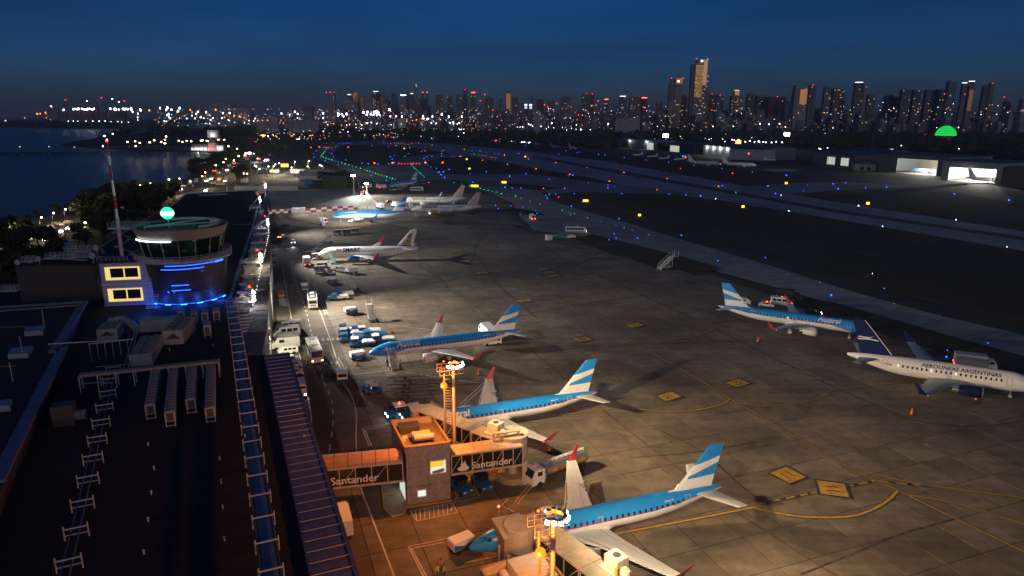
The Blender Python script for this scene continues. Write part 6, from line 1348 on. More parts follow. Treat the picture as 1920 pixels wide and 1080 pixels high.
put(van(5.6, 2.0, 2.5, on='h', wins=True), 564, 738, AU + 180, 'white van with headlights on driving towards the viewer beside the canopy')
put(bus(11, 2.6, 3.0, on='a', label='b'), 590, 668, AU + 182, 'white roofed bus with amber headlights driving towards the viewer')
put(bus(11.5, 2.6, 3.0, roof=dark_metal, on='t'), 586, 570, AU - 3, 'dark roofed bus with red tail lights driving away')
put(pickup(body=white, bed=mat('tan_cargo', (.42, .38, .30), .8)), 572, 543, AU, 'small white flatbed truck ahead of the dark roofed bus')
put(box_truck(L=7, on='t', body=mat('silver_box', (.4, .42, .44), .5)), 575, 497, AU, 'silver box truck with red tail lights by the nose of the title jet')
tw = put(pushback(cab=white), 642, 712, AU + 175, 'white flat tug towing a yellow bar along the service road')
yb = thing('tow_bar', 'yellow tow bar behind the white flat tug', 'tow bar', P(647, 728, .2), R(AU + 8)); MB().bar((-2.4, 0, .4), (2.0, 0, .5), .2).build('shaft', yellowp, yb); wheels(yb, [(0, -.4), (0, .4)], .25, .14)
pw, pb = pushback(), pushback(cab=bluep, top=bluep)
for i, (x, y, k, l) in enumerate(((657, 624, pb, 'farthest blue-roofed'), (658, 631, pw, 'second farthest white-roofed'), (660, 640, pb, 'third blue-roofed, at the left end'), (680, 649, pw, 'nearest white-roofed, lower middle'), (692, 627, pw, 'white-roofed, farther right column'), (702, 635, pb, 'blue-roofed, middle right column'), (718, 643, pw, 'white-roofed, rightmost beside the nose'))):
    put(k, x, y, AV + 176, l + ' pushback tug in the cluster by the third airliner', 'pushback tugs parked by the third airliner', scale=.92)
yb = thing('tow_bar', 'yellow tow bar lying behind the tug cluster', 'tow bar', P(735, 624, .2), R(AV)); MB().bar((-3.5, 0, .4), (3.2, 0, .5), .2).build('shaft', yellowp, yb); wheels(yb, [(0, -.4), (0, .4)], .25, .14)
gp_ = gpu()
for x, y, a, l in ((658, 588, 15, 'lone blue and white power cart on the empty apron'), (671, 673, 10, 'blue and white power cart at the nose of the third airliner'), (622, 530, 12, 'blue and white power cart below the title jet stairs'), (867, 1030, 15, 'blue and white power cart before the nose of the nearest airliner')): put(gp_, x, y, AV + a, l, 'blue and white ground power carts')
pk = pickup(); put(pk, 634, 562, AV + 178, 'blue cabbed white bed truck, nearer of the pair', 'blue and white service trucks'); put(pk, 643, 556, AV + 178, 'blue cabbed white bed truck, farther of the pair', 'blue and white service trucks')
s1 = stairs(); put(s1, 699, 604, AU, 'white passenger stairs standing alone, facing the viewer', 'passenger stairs'); put(s1, 663, 545, AU - 5, 'dark passenger stairs standing alone behind the blue trucks', 'passenger stairs')
put(stairs(Hh=2.75), 741, 694, AU + 2, 'white stairs rising to the open front door of the third airliner', 'passenger stairs')
sg = stairs(mt=tealp); put(sg, 626, 496, AU + 4, 'teal stairs at the front door of the red and navy titled jet', 'passenger stairs'); put(s1, 604, 457, AV + 30, 'dark stairs behind the nose of the red and navy titled jet', 'passenger stairs'); put(s1, 608, 424, AU + 10, 'dark stairs at the front door of the blue-topped jet', 'passenger stairs')
put(s1, 1236, 506, AV + 8, 'pale passenger stairs alone at the apron edge near the grass island', 'passenger stairs', scale=1.25); put(sg, 862, 381, AU + 60, 'teal stairs at the rear door of the farther amber-titled jet', 'passenger stairs'); put(s1, 783, 408, AU, 'dark stairs at the front of the nearer amber-titled jet', 'passenger stairs'); put(s1, 772, 391, AU, 'stairs at the front door of the farther amber-titled jet', 'passenger stairs'); put(s1, 752, 356, AU + 120, 'white stairs at the farthest airliner', 'passenger stairs')
so = stairs(mt=orangep); put(so, 833, 401, AV + 20, 'orange stairs beside the amber engine', 'passenger stairs')
tr_ = tractor(); put(tr_, 692, 733, AV + 178, 'blue tractor with white roof, left of the pair', 'small blue tractors'); put(tr_, 701, 738, AV + 180, 'blue tractor with white roof, right of the pair', 'small blue tractors')
put(tractor(top=navyp), 864, 922, AU + 200, 'blue tractor in the hatched box under the bridge, left one', 'small blue tractors', scale=1.15); put(tractor(top=navyp), 903, 914, AU + 190, 'blue tractor under the bridge, right one', 'small blue tractors', scale=1.15)
put(tractor(on='h', beacon=True), 748, 784, AV + 185, 'dark blue tug with amber beacon lit behind the concrete building', 'small blue tractors', scale=1.4); put(tractor(on='h'), 775, 786, AV + 185, 'blue tug half hidden behind the bridge head', 'small blue tractors', scale=1.4)
tb = towbar('x')
for i in range(8): put(tb, 762 + (i % 2) * 10 - i * 1.0, 712 + i * 6.4, AV - 12 + (i * 37 % 7), ('farthest', 'second', 'third', 'fourth', 'fifth', 'sixth', 'seventh', 'nearest')[i] + ' tow bar in the rack of bars left of the lit mast', 'tow bars laid out side by side', scale=1.15)
put(tb, 838, 719, AV - 10, 'tow bar with white wheel lying right of the mast crown', 'tow bars laid out side by side', scale=1.3)
put(box_truck(L=8, on=''), 914, 632, AV + 90, 'white box truck standing behind the rear of the third airliner'); put(sv, 922, 646, AV + 175, 'white van with amber lamp under the tail of the third airliner')
ct = cart()
for x, y, a, l in ((633, 441, 4, 'left of three carts in a train'), (651, 440, 4, 'middle of three carts in a train'), (667, 438, 4, 'right of three carts in a train'), (584, 483, 4, 'cart left of the title jet nose'), (595, 487, 2, 'low cart under the title jet nose'), (600, 512, 4, 'open cart nearest the silver truck'), (605, 505, 4, 'cart behind the open one by the silver truck'), (513, 472, 85, 'cart by the terminal wall, farthest'), (514, 487, 85, 'cart by the terminal wall, middle'), (516, 500, 85, 'cart by the terminal wall, nearest')): put(ct, x, y, AV + a, l, 'grey baggage carts', scale=1.25)
put(belt_loader(), 617, 512, AV + 100, 'belt loader beside the title jet stairs', 'belt loaders'); put(pickup(body=white), 640, 510, AV + 120, 'white truck with ladder right of the belt loader')
t = thing('water_cart', 'white tank cart on two wheels right of the title jet stairs', 'tank cart'); MB().tube((-1.6, 0, 1.3), (1.6, 0, 1.3), .75, n=14).build('tank', white, t); MB().box(0, 0, .5, 3.6, 1.2, .15).build('chassis', dark_metal, t); wheels(t, [(-.9, -.7), (-.9, .7), (.9, .7), (.9, -.7)], .3, .2); put(t, 662, 513, AV, 'white tank cart on two wheels right of the title jet stairs')
put(car(on='h', beacon=True, body=bluep), 550, 456, AU + 175, 'blue car with dazzling headlights driving towards the viewer'); put(car(on='a', beacon=True), 531, 446, AU + 130, 'white car with amber beacon by the terminal wall'); put(car(body=blackm), 536, 425, AV + 5, 'black car parked on the far apron'); put(car(on=''), 597, 469, AV + 180, 'silver car behind the nose of the title jet')
put(tractor(on='t', beacon=True), 609, 419, AU + 10, 'tug with glowing red lamps left of the blue-topped jet', 'small blue tractors', scale=1.4); put(car(on='h'), 662, 416, AV + 200, 'car with headlights under the engine of the blue-topped jet')
for i, (x, y) in enumerate(((541, 432), (547, 434), (552, 433), (508, 404), (514, 403), (519, 401))): put(tb, x, y, 30 * i + 10, ('left', 'middle', 'right')[i % 3] + (' tow bar in the dark heap on the far apron' if i < 3 else ' tow bar leaning in front of the chequered barrier'), 'tow bars in dark heaps', scale=.9)
put(box_truck(L=7, cabm=orangep), 712, 391, AU + 20, 'orange and white truck left of the amber-titled jets'); put(box_truck(L=6.5), 741, 388, AU + 20, 'white truck at the nose of the amber-titled jets'); put(car(body=blackm, on='t'), 730, 380, AV, 'dark car with red lamps among the far stands'); put(bus(10, 2.6, 3), 781, 358, AV + 4, 'white bus beside the farthest airliner'); put(box_truck(L=7, on='h'), 689, 353, AV + 180, 'truck with headlights at the far stand fence'); put(box_truck(L=7, on='t', cabm=bluep), 720, 354, AV, 'truck with red lamps at the far stands'); put(belt_loader(), 738, 357, AV + 10, 'belt loader at the nose of the farthest airliner', 'belt loaders'); put(car(on='h'), 812, 402, AV + 185, 'car with headlights under the nearer amber-titled jet'); put(box_truck(L=7, on='t'), 707, 352, AV + 90, 'truck with orange lamps at the far fence')
put(van(6.5, 2.2, 3, on='t', beacon=True), 998, 412, AU - 10, 'white van with flashing beacon leaving along the taxiway'); put(bus(10, 2.6, 3, roof=dark_metal, on='a'), 1080, 436, AV - 30, 'bus with amber lamps heading right on the far apron edge')
t = thing('container', 'pale box container alone on the far apron', 'container'); MB().box(0, 0, 1.2, 2.6, 2.2, 2.2).build('body', white, t); MB().box(-1.31, 0, 1.2, .03, 1.9, 1.9).build('door', pale_metal, t); put(t, 1029, 450, AV, 'pale box container alone on the far apron')
put(pickup(body=tealp, bed=tealp), 1051, 447, AV - 20, 'teal truck, left of the two standing on the far apron', 'teal trucks', scale=1.2); put(pickup(body=tealp, bed=white), 1063, 448, AV + 170, 'teal and white truck, right of the two standing on the far apron', 'teal trucks', scale=1.2)
put(car(beacon=True), 1437, 575, -25, 'white car with amber beacon behind the right-facing blue airliner'); put(van(6.2, 2.1, 2.6, on='t', beacon=True), 1465, 573, -22, 'white ambulance-like van behind the right-facing blue airliner'); put(sv, 1392, 570, -20, 'small white van behind the tail of the right-facing blue airliner'); put(box_truck(L=7, body=blackm, cabm=blackm, on='t'), 1478, 563, -20, 'dark truck with red lamps behind the white van'); put(car(body=blackm, on='h'), 1524, 590, -20, 'dark car with white lamps behind the blue airliner'); put(box_truck(L=8, on='t', hh=3.2, body=grey_metal), 1826, 690, -24, 'white truck with red corner lamps behind the dark-tailed airliner')
put(fuel_truck('x'), 1043, 893, 216, 'silver fuel tanker truck with amber side panel by the wing of the nearest airliner')
put(box_truck(L=6.5, body=white, hh=3.0), 640, 993, AU, 'white box truck peeping out from under the blue canopy')
for x, y, l in ((670, 686, 'near the power cart'), (897, 703, 'beyond the wing tip of the second airliner'), (1030, 846, 'beside the fuel tanker'), (1421, 641, 'under the right-facing blue airliner'), (1830, 750, 'under the dark-tailed airliner'), (1709, 777, 'alone on the dark apron')):
    t = cone() if x == 670 else t0_; t0_ = t; put(t, x, y, 0, 'orange traffic cone ' + l, 'orange traffic cones', scale=1.5)
# chequered barriers and containers on the far pad
rd_ = mat('barrier_red', (.42, .02, .03), .5)
def barrier(px0, px1, n, label, hh=2.4, rows=2, z=.3, group='chequered barriers'):
    a, b = P(*px0, z), P(*px1, z); t = thing('chequered_barrier', label, 'barrier', a, math.atan2(b.y - a.y, b.x - a.x), group); L = (b - a).length
    for i in range(n):
        for j in range(rows): MB().box(L * (i + .5) / n, 0, hh * (j + .5) / rows, L / n - .05, .25, hh / rows - .04).build('panel', rd_ if (i + j) % 2 else white, t)
    for i in range(n): MB().box(L * (i + .5) / n, -.5, .2, .15, 1.1, .12).build('foot', dark_metal, t)
barrier((503, 402), (547, 399), 6, 'red and white chequered barrier left of the white container on the far pad'); barrier((572, 399), (672, 392), 10, 'long red and white chequered barrier right of the white container')
t = thing('container', 'pale container between the chequered barriers', 'container', P(560, 400, .3), R(12)); MB().box(0, 0, 1.6, 7.6, 2.5, 3).build('body', mat('container_grey', (.42, .41, .43), .6), t); MB().box(-1, -1.27, 1.6, 1, .03, 2.2).build('door', pale_metal, t)
barrier((676, 367), (690, 362), 3, 'small chequered panel by the far light pole', 3.0); barrier((611, 257.5), (700, 256.5), 22, 'long red and white blast barrier at the far end of the airfield', 7.5, 1, z=.1); barrier((640, 341), (658, 340), 5, 'chequered barrier beside the dark shed', 3.0)
a, b = P(672, 350, .1), P(708, 390, .1); t = thing('blast_fence', 'brightly lit pale fence running down from the far light pole', 'fence', a, math.atan2(b.y - a.y, b.x - a.x)); L_ = (b - a).length
for i in range(22): MB().box(L_ * (i + .5) / 22, 0, 1.5, L_ / 22 - .15, .15, 2.8).build('panel', white, t)
# people
vest = mat('hi_vis_vest', (.55, .75, .05), .7); vest_o = mat('orange_vest', (.8, .2, .03), .7); trou = mat('dark_trousers', (.03, .035, .05), .9); skin = mat('skin', (.35, .22, .15), .6); helm = mat('cap_dark', (.04, .04, .05), .7)
def person(label, pose, vm, loc, deg):
    """one skinned body with a vest, cap and boots over it"""
    t = thing('person', label, 'person', loc, R(deg)); me = bpy.data.meshes.new('body')
    a = {'stand': ((.05, .12), (-.05, -.12), (.12, .42, 1.0), (.1, -.42, 1.0)), 'walk': ((.28, .10), (-.26, -.10), (-.22, .36, .98), (.30, -.36, 1.02)), 'talk': ((.04, .14), (-.02, -.14), (.34, .22, 1.22), (.1, -.42, 1.0))}[pose]
    V = [(0, 0, .95), (0, 0, 1.18), (0, 0, 1.42), (0, 0, 1.52), (.02, 0, 1.66), (.02, 0, 1.78), (.0, .10, .92), (a[0][0] * .55, a[0][1], .5), (a[0][0], a[0][1], .09), (a[0][0] + .17, a[0][1], .05), (0, -.10, .92), (a[1][0] * .3 + .05, a[1][1], .5), (a[1][0], a[1][1], .09), (a[1][0] + .17, a[1][1], .05),
         (0, .20, 1.42), (a[2][0] * .25, .28, 1.17), a[2], (a[2][0] + .06, a[2][1], a[2][2] - .08), (0, -.20, 1.42), (a[3][0] * .25, -.28, 1.17), a[3], (a[3][0] + .05, a[3][1], a[3][2] - .09)]
    E_ = [(0, 1), (1, 2), (2, 3), (3, 4), (4, 5), (0, 6), (6, 7), (7, 8), (8, 9), (0, 10), (10, 11), (11, 12), (12, 13), (2, 14), (14, 15), (15, 16), (16, 17), (2, 18), (18, 19), (19, 20), (20, 21)]
    rad = [.15, .14, .17, .06, .095, .085, .10, .07, .05, .045, .10, .07, .05, .045, .075, .05, .038, .04, .075, .05, .038, .04]
    me.from_pydata(V, E_, []); o = bpy.data.objects.new('body', me); C.objects.link(o); m_ = o.modifiers.new('s', 'SKIN'); me.skin_vertices[0] if me.skin_vertices else None
    for i, r_ in enumerate(rad): me.skin_vertices[0].data[i].radius = (r_, r_ * (1.25 if i in (1, 2) else 1))
    me.skin_vertices[0].data[0].use_root = True; sub = o.modifiers.new('d', 'SUBSURF'); sub.levels = 1; sub.render_levels = 1
    dg = bpy.context.evaluated_depsgraph_get(); m2 = bpy.data.meshes.new_from_object(o.evaluated_get(dg)); bpy.data.objects.remove(o)
    for mm in (trou, vm, skin, helm): m2.materials.append(mm)
    for f in m2.polygons:
        c = f.center; arm = abs(c.y) > .24 and c.z > .8
        f.material_index = 2 if (c.z > 1.5 or (arm and c.z < 1.06)) else (1 if c.z > .93 else 0); f.use_smooth = True
    o = bpy.data.objects.new('body', m2); C.objects.link(o); o.parent = t
    MB().lathe([(.105, 1.72), (.11, 1.78), (.08, 1.86), (.01, 1.89)], cx=.01, n=12).box(.13, 0, 1.74, .12, .14, .02).build('cap', helm, t)
    h_ = MB(); [h_.lathe([(.245, z), (.247, z), (.247, z + .05), (.245, z + .05)], n=14, cap=False) for z in (1.02, 1.2)]; h_.v = [(x * .86, y * .95, z) for x, y, z in h_.v]; h_.build('reflective_band', emis_free, t); return t
emis_free = mat('reflective_silver', (.75, .75, .7), .3, .5)
def pp(px, py): p = P(px, py, .16); return (p.x, p.y, .16)
person('person in yellow vest, left of two talking on the dark apron by the second bridge', 'talk', vest, pp(820, 1082), 10); person('person in yellow vest, right of two talking on the dark apron by the second bridge', 'stand', vest, pp(834, 1082), 185); person('person in orange vest standing just behind the two yellow vests', 'stand', vest_o, pp(827, 1072), 240)
person('person in yellow vest at the foot of the white stairs', 'walk', vest, pp(751, 689), 100); person('person in dark clothes under the nose of the third airliner', 'stand', trou, pp(726, 684), 20); person('person in yellow vest walking below the tail of the title jet', 'walk', vest, pp(762, 474), 200); person('person in green vest by the terminal wall on the far apron', 'walk', vest, pp(520, 450), 60); person('person in orange vest by the parked carts at the terminal wall', 'stand', vest_o, pp(526, 556), 40); person('person in orange vest among racks under the terminal wall', 'stand', vest_o, pp(517, 607), 60)
# odds and ends under the terminal wall
t = thing('trolley_rack', 'heap of steel trolleys and racks under the terminal wall', 'trolleys', P(531, 570, .16), R(AU))
for i in range(9): MB().box(-4 + i, (i % 3 - 1) * .5, .6, .7, 1.2, .08).bar((-4 + i - .3, (i % 3 - 1) * .5 - .6, .1), (-4 + i - .3, (i % 3 - 1) * .5 - .6, 1.2), .06).bar((-4 + i - .3, (i % 3 - 1) * .5 + .6, .1), (-4 + i - .3, (i % 3 - 1) * .5 + .6, 1.2), .06).bar((-4 + i - .3, (i % 3 - 1) * .5 - .6, 1.2), (-4 + i - .3, (i % 3 - 1) * .5 + .6, 1.2), .06).build('trolley', mat('trolley_steel', (.25, .28, .32), .5, .4), t)
put(tractor(body=orangep, top=redp), 528, 556, AU, 'small red and orange tractor under the terminal wall', 'small blue tractors' and None)
wallb = MB(); t = thing('facade_fins', 'row of pale vertical fins and dishes on the terminal wall edge', 'facade', P(505, 620, 0))
for i in range(13):
    f = i / 12; p = P(507 - f * 13, 520 + f * 138, 6.5); MB().box(0, 0, 0, .3, 2.2, 3.4, 0, TH).xf((p.x + .4, p.y, 6.6)).build('fin', pale_metal, t, world=True)
for x, y in ((500, 624), (498, 641)): p = P(x, y, 9.2); MB().tube((p.x, p.y, 9.2), (p.x + .3, p.y - .3, 9.3), .25, .75, 14).build('dish', white, t, world=True)
lamp('SPOT', P(530, 560, 6.5), 6000, (1, .88, .55), .3, target=P(530, 562, 0), angle=150); lamp('SPOT', P(524, 630, 6.5), 3500, (1, .9, .6), .3, target=P(535, 640, 0), angle=150)
# headlight throw of the two brightest vehicles
p = P(549, 458, .9); lamp('SPOT', p, 700, (.9, .95, 1), .15, target=P(552, 520, 0), angle=50); p = P(590, 676, .9); lamp('SPOT', p, 160, (1, .6, .3), .15, target=P(592, 760, 0), angle=60); p = P(564, 742, .9); lamp('SPOT', p, 160, (1, .8, .6), .15, target=P(566, 800, 0), angle=60)
# ================================================================ TREES
leafm = mat('dark_leaves', (.035, .05, .022), .8, noise=.5, nscale=.4); leaf2 = mat('olive_leaves', (.055, .06, .025), .8, noise=.4, nscale=.5); bark = mat('bark', (.05, .04, .03), .9)
def crown_mesh(seed, n, hw, hh, ls, name='crown'):
    rn = random.Random(seed); mb = MB(); lobes = [(0, 0, 0, 1)] + [(rn.uniform(-.6, .6) * hw, rn.uniform(-.6, .6) * hw, rn.uniform(-.4, .5) * hh, rn.uniform(.45, .75)) for _ in range(6)]
    for i in range(n):
        lx, ly, lz, ls_ = rn.choice(lobes); v = Vector((rn.gauss(0, 1), rn.gauss(0, 1), rn.gauss(0, 1))).normalized() * (rn.random() ** .35)
        c = Vector((lx + v.x * hw * ls_ * .8, ly + v.y * hw * ls_ * .8, lz + v.z * hh * ls_ * .8)); a = Vector((rn.uniform(-1, 1), rn.uniform(-1, 1), rn.uniform(-.6, .6))).normalized(); b = a.orthogonal().normalized(); s = ls * rn.uniform(.6, 1.3)
        mb.add([c + a * s, c + b * s * .8, c - a * s, c - b * s * .8], [(0, 1, 2, 3)], 0 if rn.random() < .7 else 1)
    return mb
TREES = []
for k, (hw, hh, th) in enumerate(((4.2, 3.2, 4.0), (3.2, 3.8, 4.5), (5.2, 3.0, 4.2))):
    t = bpy.data.meshes.new('x'); cm = crown_mesh(k, 520, hw, hh, .62); cm.v = [(x, y, z + th + hh * .6) for x, y, z in cm.v]
    tk = MB(); tk.tube((0, 0, 0), (.1, 0, th), .3, .16, 7); [tk.tube((.1, 0, th * .8), (hw * .5 * math.cos(q), hw * .5 * math.sin(q), th + hh * .6), .14, .05, 5) for q in (0, 2, 4)]
    TREES.append((cm.mesh('crown', [leafm, leaf2]), tk.mesh('trunk', bark)))
def tree(x, y, s, label, group, z=0):
    k = random.randrange(3); t = thing('tree', label, 'tree', (x, y, z), random.uniform(0, 6.28), group); t.scale = (s, s, s * random.uniform(.85, 1.15)); inst(TREES[k][0], 'crown', (0, 0, 0), parent=t); inst(TREES[k][1], 'trunk', (0, 0, 0), parent=t); return t
random.seed(11)
def scatter(poly, n, smin, smax, label, group, mind=5):
    xs = [p[0] for p in poly]; ys = [p[1] for p in poly]; got = []; wp = [(q.x, q.y) for q in XY(poly)]; wx = [q[0] for q in wp]; wy = [q[1] for q in wp]; tr = 0
    while len(got) < n and tr < n * 60:
        tr += 1; x, y = random.uniform(min(wx), max(wx)), random.uniform(min(wy), max(wy))
        if inpoly(x, y, wp) and all((x - a) ** 2 + (y - b) ** 2 > mind ** 2 for a, b in got): got.append((x, y)); tree(x, y, random.uniform(smin, smax), label, group)
scatter([(150, 405), (175, 385), (240, 372), (300, 372), (340, 366), (300, 400), (262, 425), (200, 462), (185, 480), (140, 480), (150, 440)], 62, .9, 1.5, 'broad dark tree in the belt between terminal and riverside road', 'dark trees between the terminal and the riverside road', 6)
scatter([(-60, 470), (10, 450), (50, 452), (100, 470), (150, 490), (150, 560), (0, 575), (-100, 560)], 42, .8, 1.3, 'dark tree at the left edge behind the plant block', 'dark trees at the left edge', 6)
scatter([(0, 436), (150, 384), (160, 388), (20, 440)], 12, .45, .65, 'low tree on the river bank under the street lamps', 'low trees on the river bank', 5)
scatter([(352, 338), (364, 318), (400, 302), (440, 290), (470, 285), (455, 297), (420, 316), (372, 350)], 50, .9, 1.35, 'rounded tree between the bay and the lamplit avenue', 'trees between the bay and the avenue', 8)
scatter([(440, 330), (468, 318), (476, 340), (440, 352)], 14, .9, 1.3, 'dark tree in front of the lamplit avenue', 'trees in front of the avenue', 7)
scatter([(600, 335), (652, 338), (650, 352), (605, 350)], 14, .7, 1.0, 'dark tree beside the small shed beyond the pad', 'trees beyond the pad', 7)
scatter([(185, 268), (205, 256), (250, 247), (330, 250), (420, 252), (480, 262), (440, 275), (370, 268), (260, 268)], 60, 1.3, 2.0, 'park tree on the peninsula', 'park trees on the peninsula', 22)
scatter([(560, 262), (640, 250), (640, 254), (560, 268)], 10, 1.2, 1.8, 'tree beside the far blast barrier', 'trees at the far field edge', 20)
# woodland read as one mass: many coarse crowns
random.seed(3)
wood = MB(); wn_ = 0
def blob(x, y, s, m=0):
    """a coarse uneven crown of slanted facets"""
    n = 7; r0 = s * random.uniform(.8, 1.2); h = s * random.uniform(1.3, 2.0); zs = ((.12, .55), (.45, 1.0), (.8, .72), (1.02, .18)); vs = []
    for zf, rf in zs:
        for i in range(n): a = 2 * math.pi * i / n + zf; q = r0 * rf * random.uniform(.72, 1.25); vs.append((x + q * math.cos(a), y + q * math.sin(a), h * zf * random.uniform(.9, 1.1)))
    wood.add(vs, [(k * n + i, k * n + (i + 1) % n, (k + 1) * n + (i + 1) % n, (k + 1) * n + i) for k in range(3) for i in range(n)] + [tuple(range(3 * n, 4 * n))], m)
def wood_px(poly, n, s0, s1):
    wp = [(q.x, q.y) for q in XY(poly)]; ys = [q[1] for q in poly]; xs = [q[0] for q in poly]; k = 0; tr = 0
    while k < n and tr < n * 40:
        tr += 1; px, py = random.uniform(min(xs), max(xs)), random.uniform(min(ys), max(ys))
        if inpoly(px, py, poly): p = P(px, py); blob(p.x, p.y, random.uniform(s0, s1), random.randrange(2)); k += 1
wood_px([(560, 256), (700, 248), (960, 251), (1000, 270), (860, 264), (740, 258), (600, 262)], 380, 6, 10); wood_px([(960, 252), (1150, 247), (1300, 245), (1330, 262), (1180, 264), (1130, 280), (1010, 270)], 420, 6, 11)
wood_px([(1400, 234), (1960, 233), (1960, 246), (1400, 246)], 500, 9, 14); wood_px([(1200, 238), (1460, 236), (1960, 238), (1960, 330), (1840, 296), (1640, 284), (1500, 276), (1380, 272), (1260, 262)], 1500, 6, 11); wood_px([(0, 233), (60, 232), (230, 234), (240, 238), (0, 236)], 160, 9, 16); wood_px([(560, 240), (900, 238), (1200, 237), (1200, 243), (560, 246)], 420, 7, 12); wood_px([(420, 262), (560, 262), (540, 282), (480, 300), (470, 285)], 160, 4, 7); wood_px([(300, 243), (470, 240), (480, 256), (330, 250)], 200, 6, 10)
tag(wood.build('woodland', [leafm, leaf2]), 'dark park woodland below the skyline seen as one mass', 'woodland', kind='stuff')

# ================================================================ RIVERSIDE: road, cars, lamps, pier, club house
def far_ribbon(name, pts, w, m, z): o = MB().ribbon(smooth(pts, 5), w, z).build(name, m); o['kind'] = 'structure'
av_px = [(-30, 470), (30, 440), (90, 415), (140, 397), (250, 375), (285, 366), (330, 358), (372, 342), (415, 322), (452, 305), (472, 292), (490, 280), (505, 270), (520, 262)]
far_ribbon('avenue', av_px, 15, roadm, .08); far_ribbon('avenue', [(240, 392), (300, 376), (350, 368), (400, 350), (440, 330), (480, 310), (505, 293), (520, 276)], 16, roadm, .07)
far_ribbon('riverside_walk', [(-10, 440), (28, 428), (90, 408), (140, 393)], 5, ground_mat('walk_paving', (.26, .24, .2), .2, .1, 1, .8), .1)
far_ribbon('verge', [(240, 388), (290, 376), (330, 368)], 9, ground_mat('lit_verge', (.10, .11, .04), .3, .1, 1, .9), .06); far_ribbon('apron_edge_road', [(485, 355), (560, 352), (660, 352)], 8, dkas, .3); far_ribbon('perimeter_road', [(1130, 300), (1020, 285), (880, 262), (760, 256), (620, 262), (560, 270)], 6, dkas, .12)  # lamplight on the verge is put into its colour
far_ribbon('highway', [(560, 250), (700, 247), (860, 246), (930, 241), (1060, 252), (1200, 252), (1500, 258), (1960, 268)], 22, roadm, .1)
LP = {}
def street_lamp_mesh(key, em, rr, hh): 
    mb = MB(); mb.tube((0, 0, 0), (0, 0, hh), .12, .07, 6, 0); mb.bar((0, 0, hh), (1.2, 0, hh + .2), .1, m=0); mb.ball((1.2, 0, hh), rr, 1, 8, 5); LP[key] = mb.mesh('street_lamp', [dark_metal, em])
e_sodw = emis('street_warm_glass', (1, .74, .34), 14); e_stw = emis('street_white_glass', (.95, .97, 1), 12); e_sto = emis('street_orange_glass', (1, .27, .03), 5); e_vio = emis('violet_white_glass', (.85, .78, 1), 14)
for k_, (e_, r_) in {'w': (e_stw, .42), 's': (e_sodw, .42), 'o': (e_sto, .42), 'v': (e_vio, .5), 'r': (e_red, .4)}.items(): street_lamp_mesh(k_, e_, r_, 9)
def slamp(px, py, k='s', label=None, group=None, s=None, lit=0):
    """px, py is the lamp head; the pole stands below it"""
    if py < 240: p = PD(px, py, 3000 if px < 300 else 2600); sc__ = q = p.z / 9
    else: d = P(px, py, 9).length; sc__ = s or max(.8, min(6, d / 330)); q = sc__ ** .5; p = P(px, py, 9 * q)
    if sc__ > 1.3: sc__ *= random.uniform(.45, .9)
    o = inst(LP[k], 'street_lamp', (p.x, p.y, 0), random.uniform(0, 6), (sc__, sc__, q), label, 'street lamp', group)
    if lit: lamp('POINT', (p.x, p.y, 8 * sc__ ** .5 - 1.0), lit * 5, {'w': (.9, .95, 1), 's': (1, .78, .4), 'o': (1, .45, .1), 'v': (.9, .85, 1), 'r': (1, .1, .1)}[k], .3)
    return o
for x, y in ((19, 425), (47, 416), (73, 408), (97, 400), (119, 393), (140, 386), (160, 379)): slamp(x, y, 's', 'warm street lamp on the river bank by the walk', 'street lamps on the river bank', .9, 500)
for x, y in ((268, 348), (252, 353), (287, 344), (320, 336), (340, 335), (232, 357), (158, 417), (388, 323), (404, 310), (417, 304), (426, 298), (437, 301), (448, 293), (455, 290), (463, 287), (378, 330), (360, 340)): slamp(x, y, 's', 'warm street lamp along the avenue behind the bay', 'street lamps along the avenue', None, 900 if x > 250 else 120)
for x, y in ((215, 251), (193, 255), (199, 262), (195, 274), (254, 265), (262, 268), (275, 267), (290, 263), (240, 266), (251, 274), (300, 266), (310, 269), (333, 264), (340, 266), (353, 264), (362, 265), (372, 264), (380, 263), (387, 264), (413, 262), (424, 262), (307, 256), (312, 262), (432, 274), (442, 279)): slamp(x, y, 's' if x > 220 else 'w', 'small lamp among the peninsula park trees', 'lamps on the peninsula')
for x, y in ((38, 275), (92, 275), (140, 276)): slamp(x, y, 's', 'faint lamp on the long pier', 'lamps on the pier', .55)
slamp(458, 325, 'w', 'white lamp on the avenue beyond the dark trees')
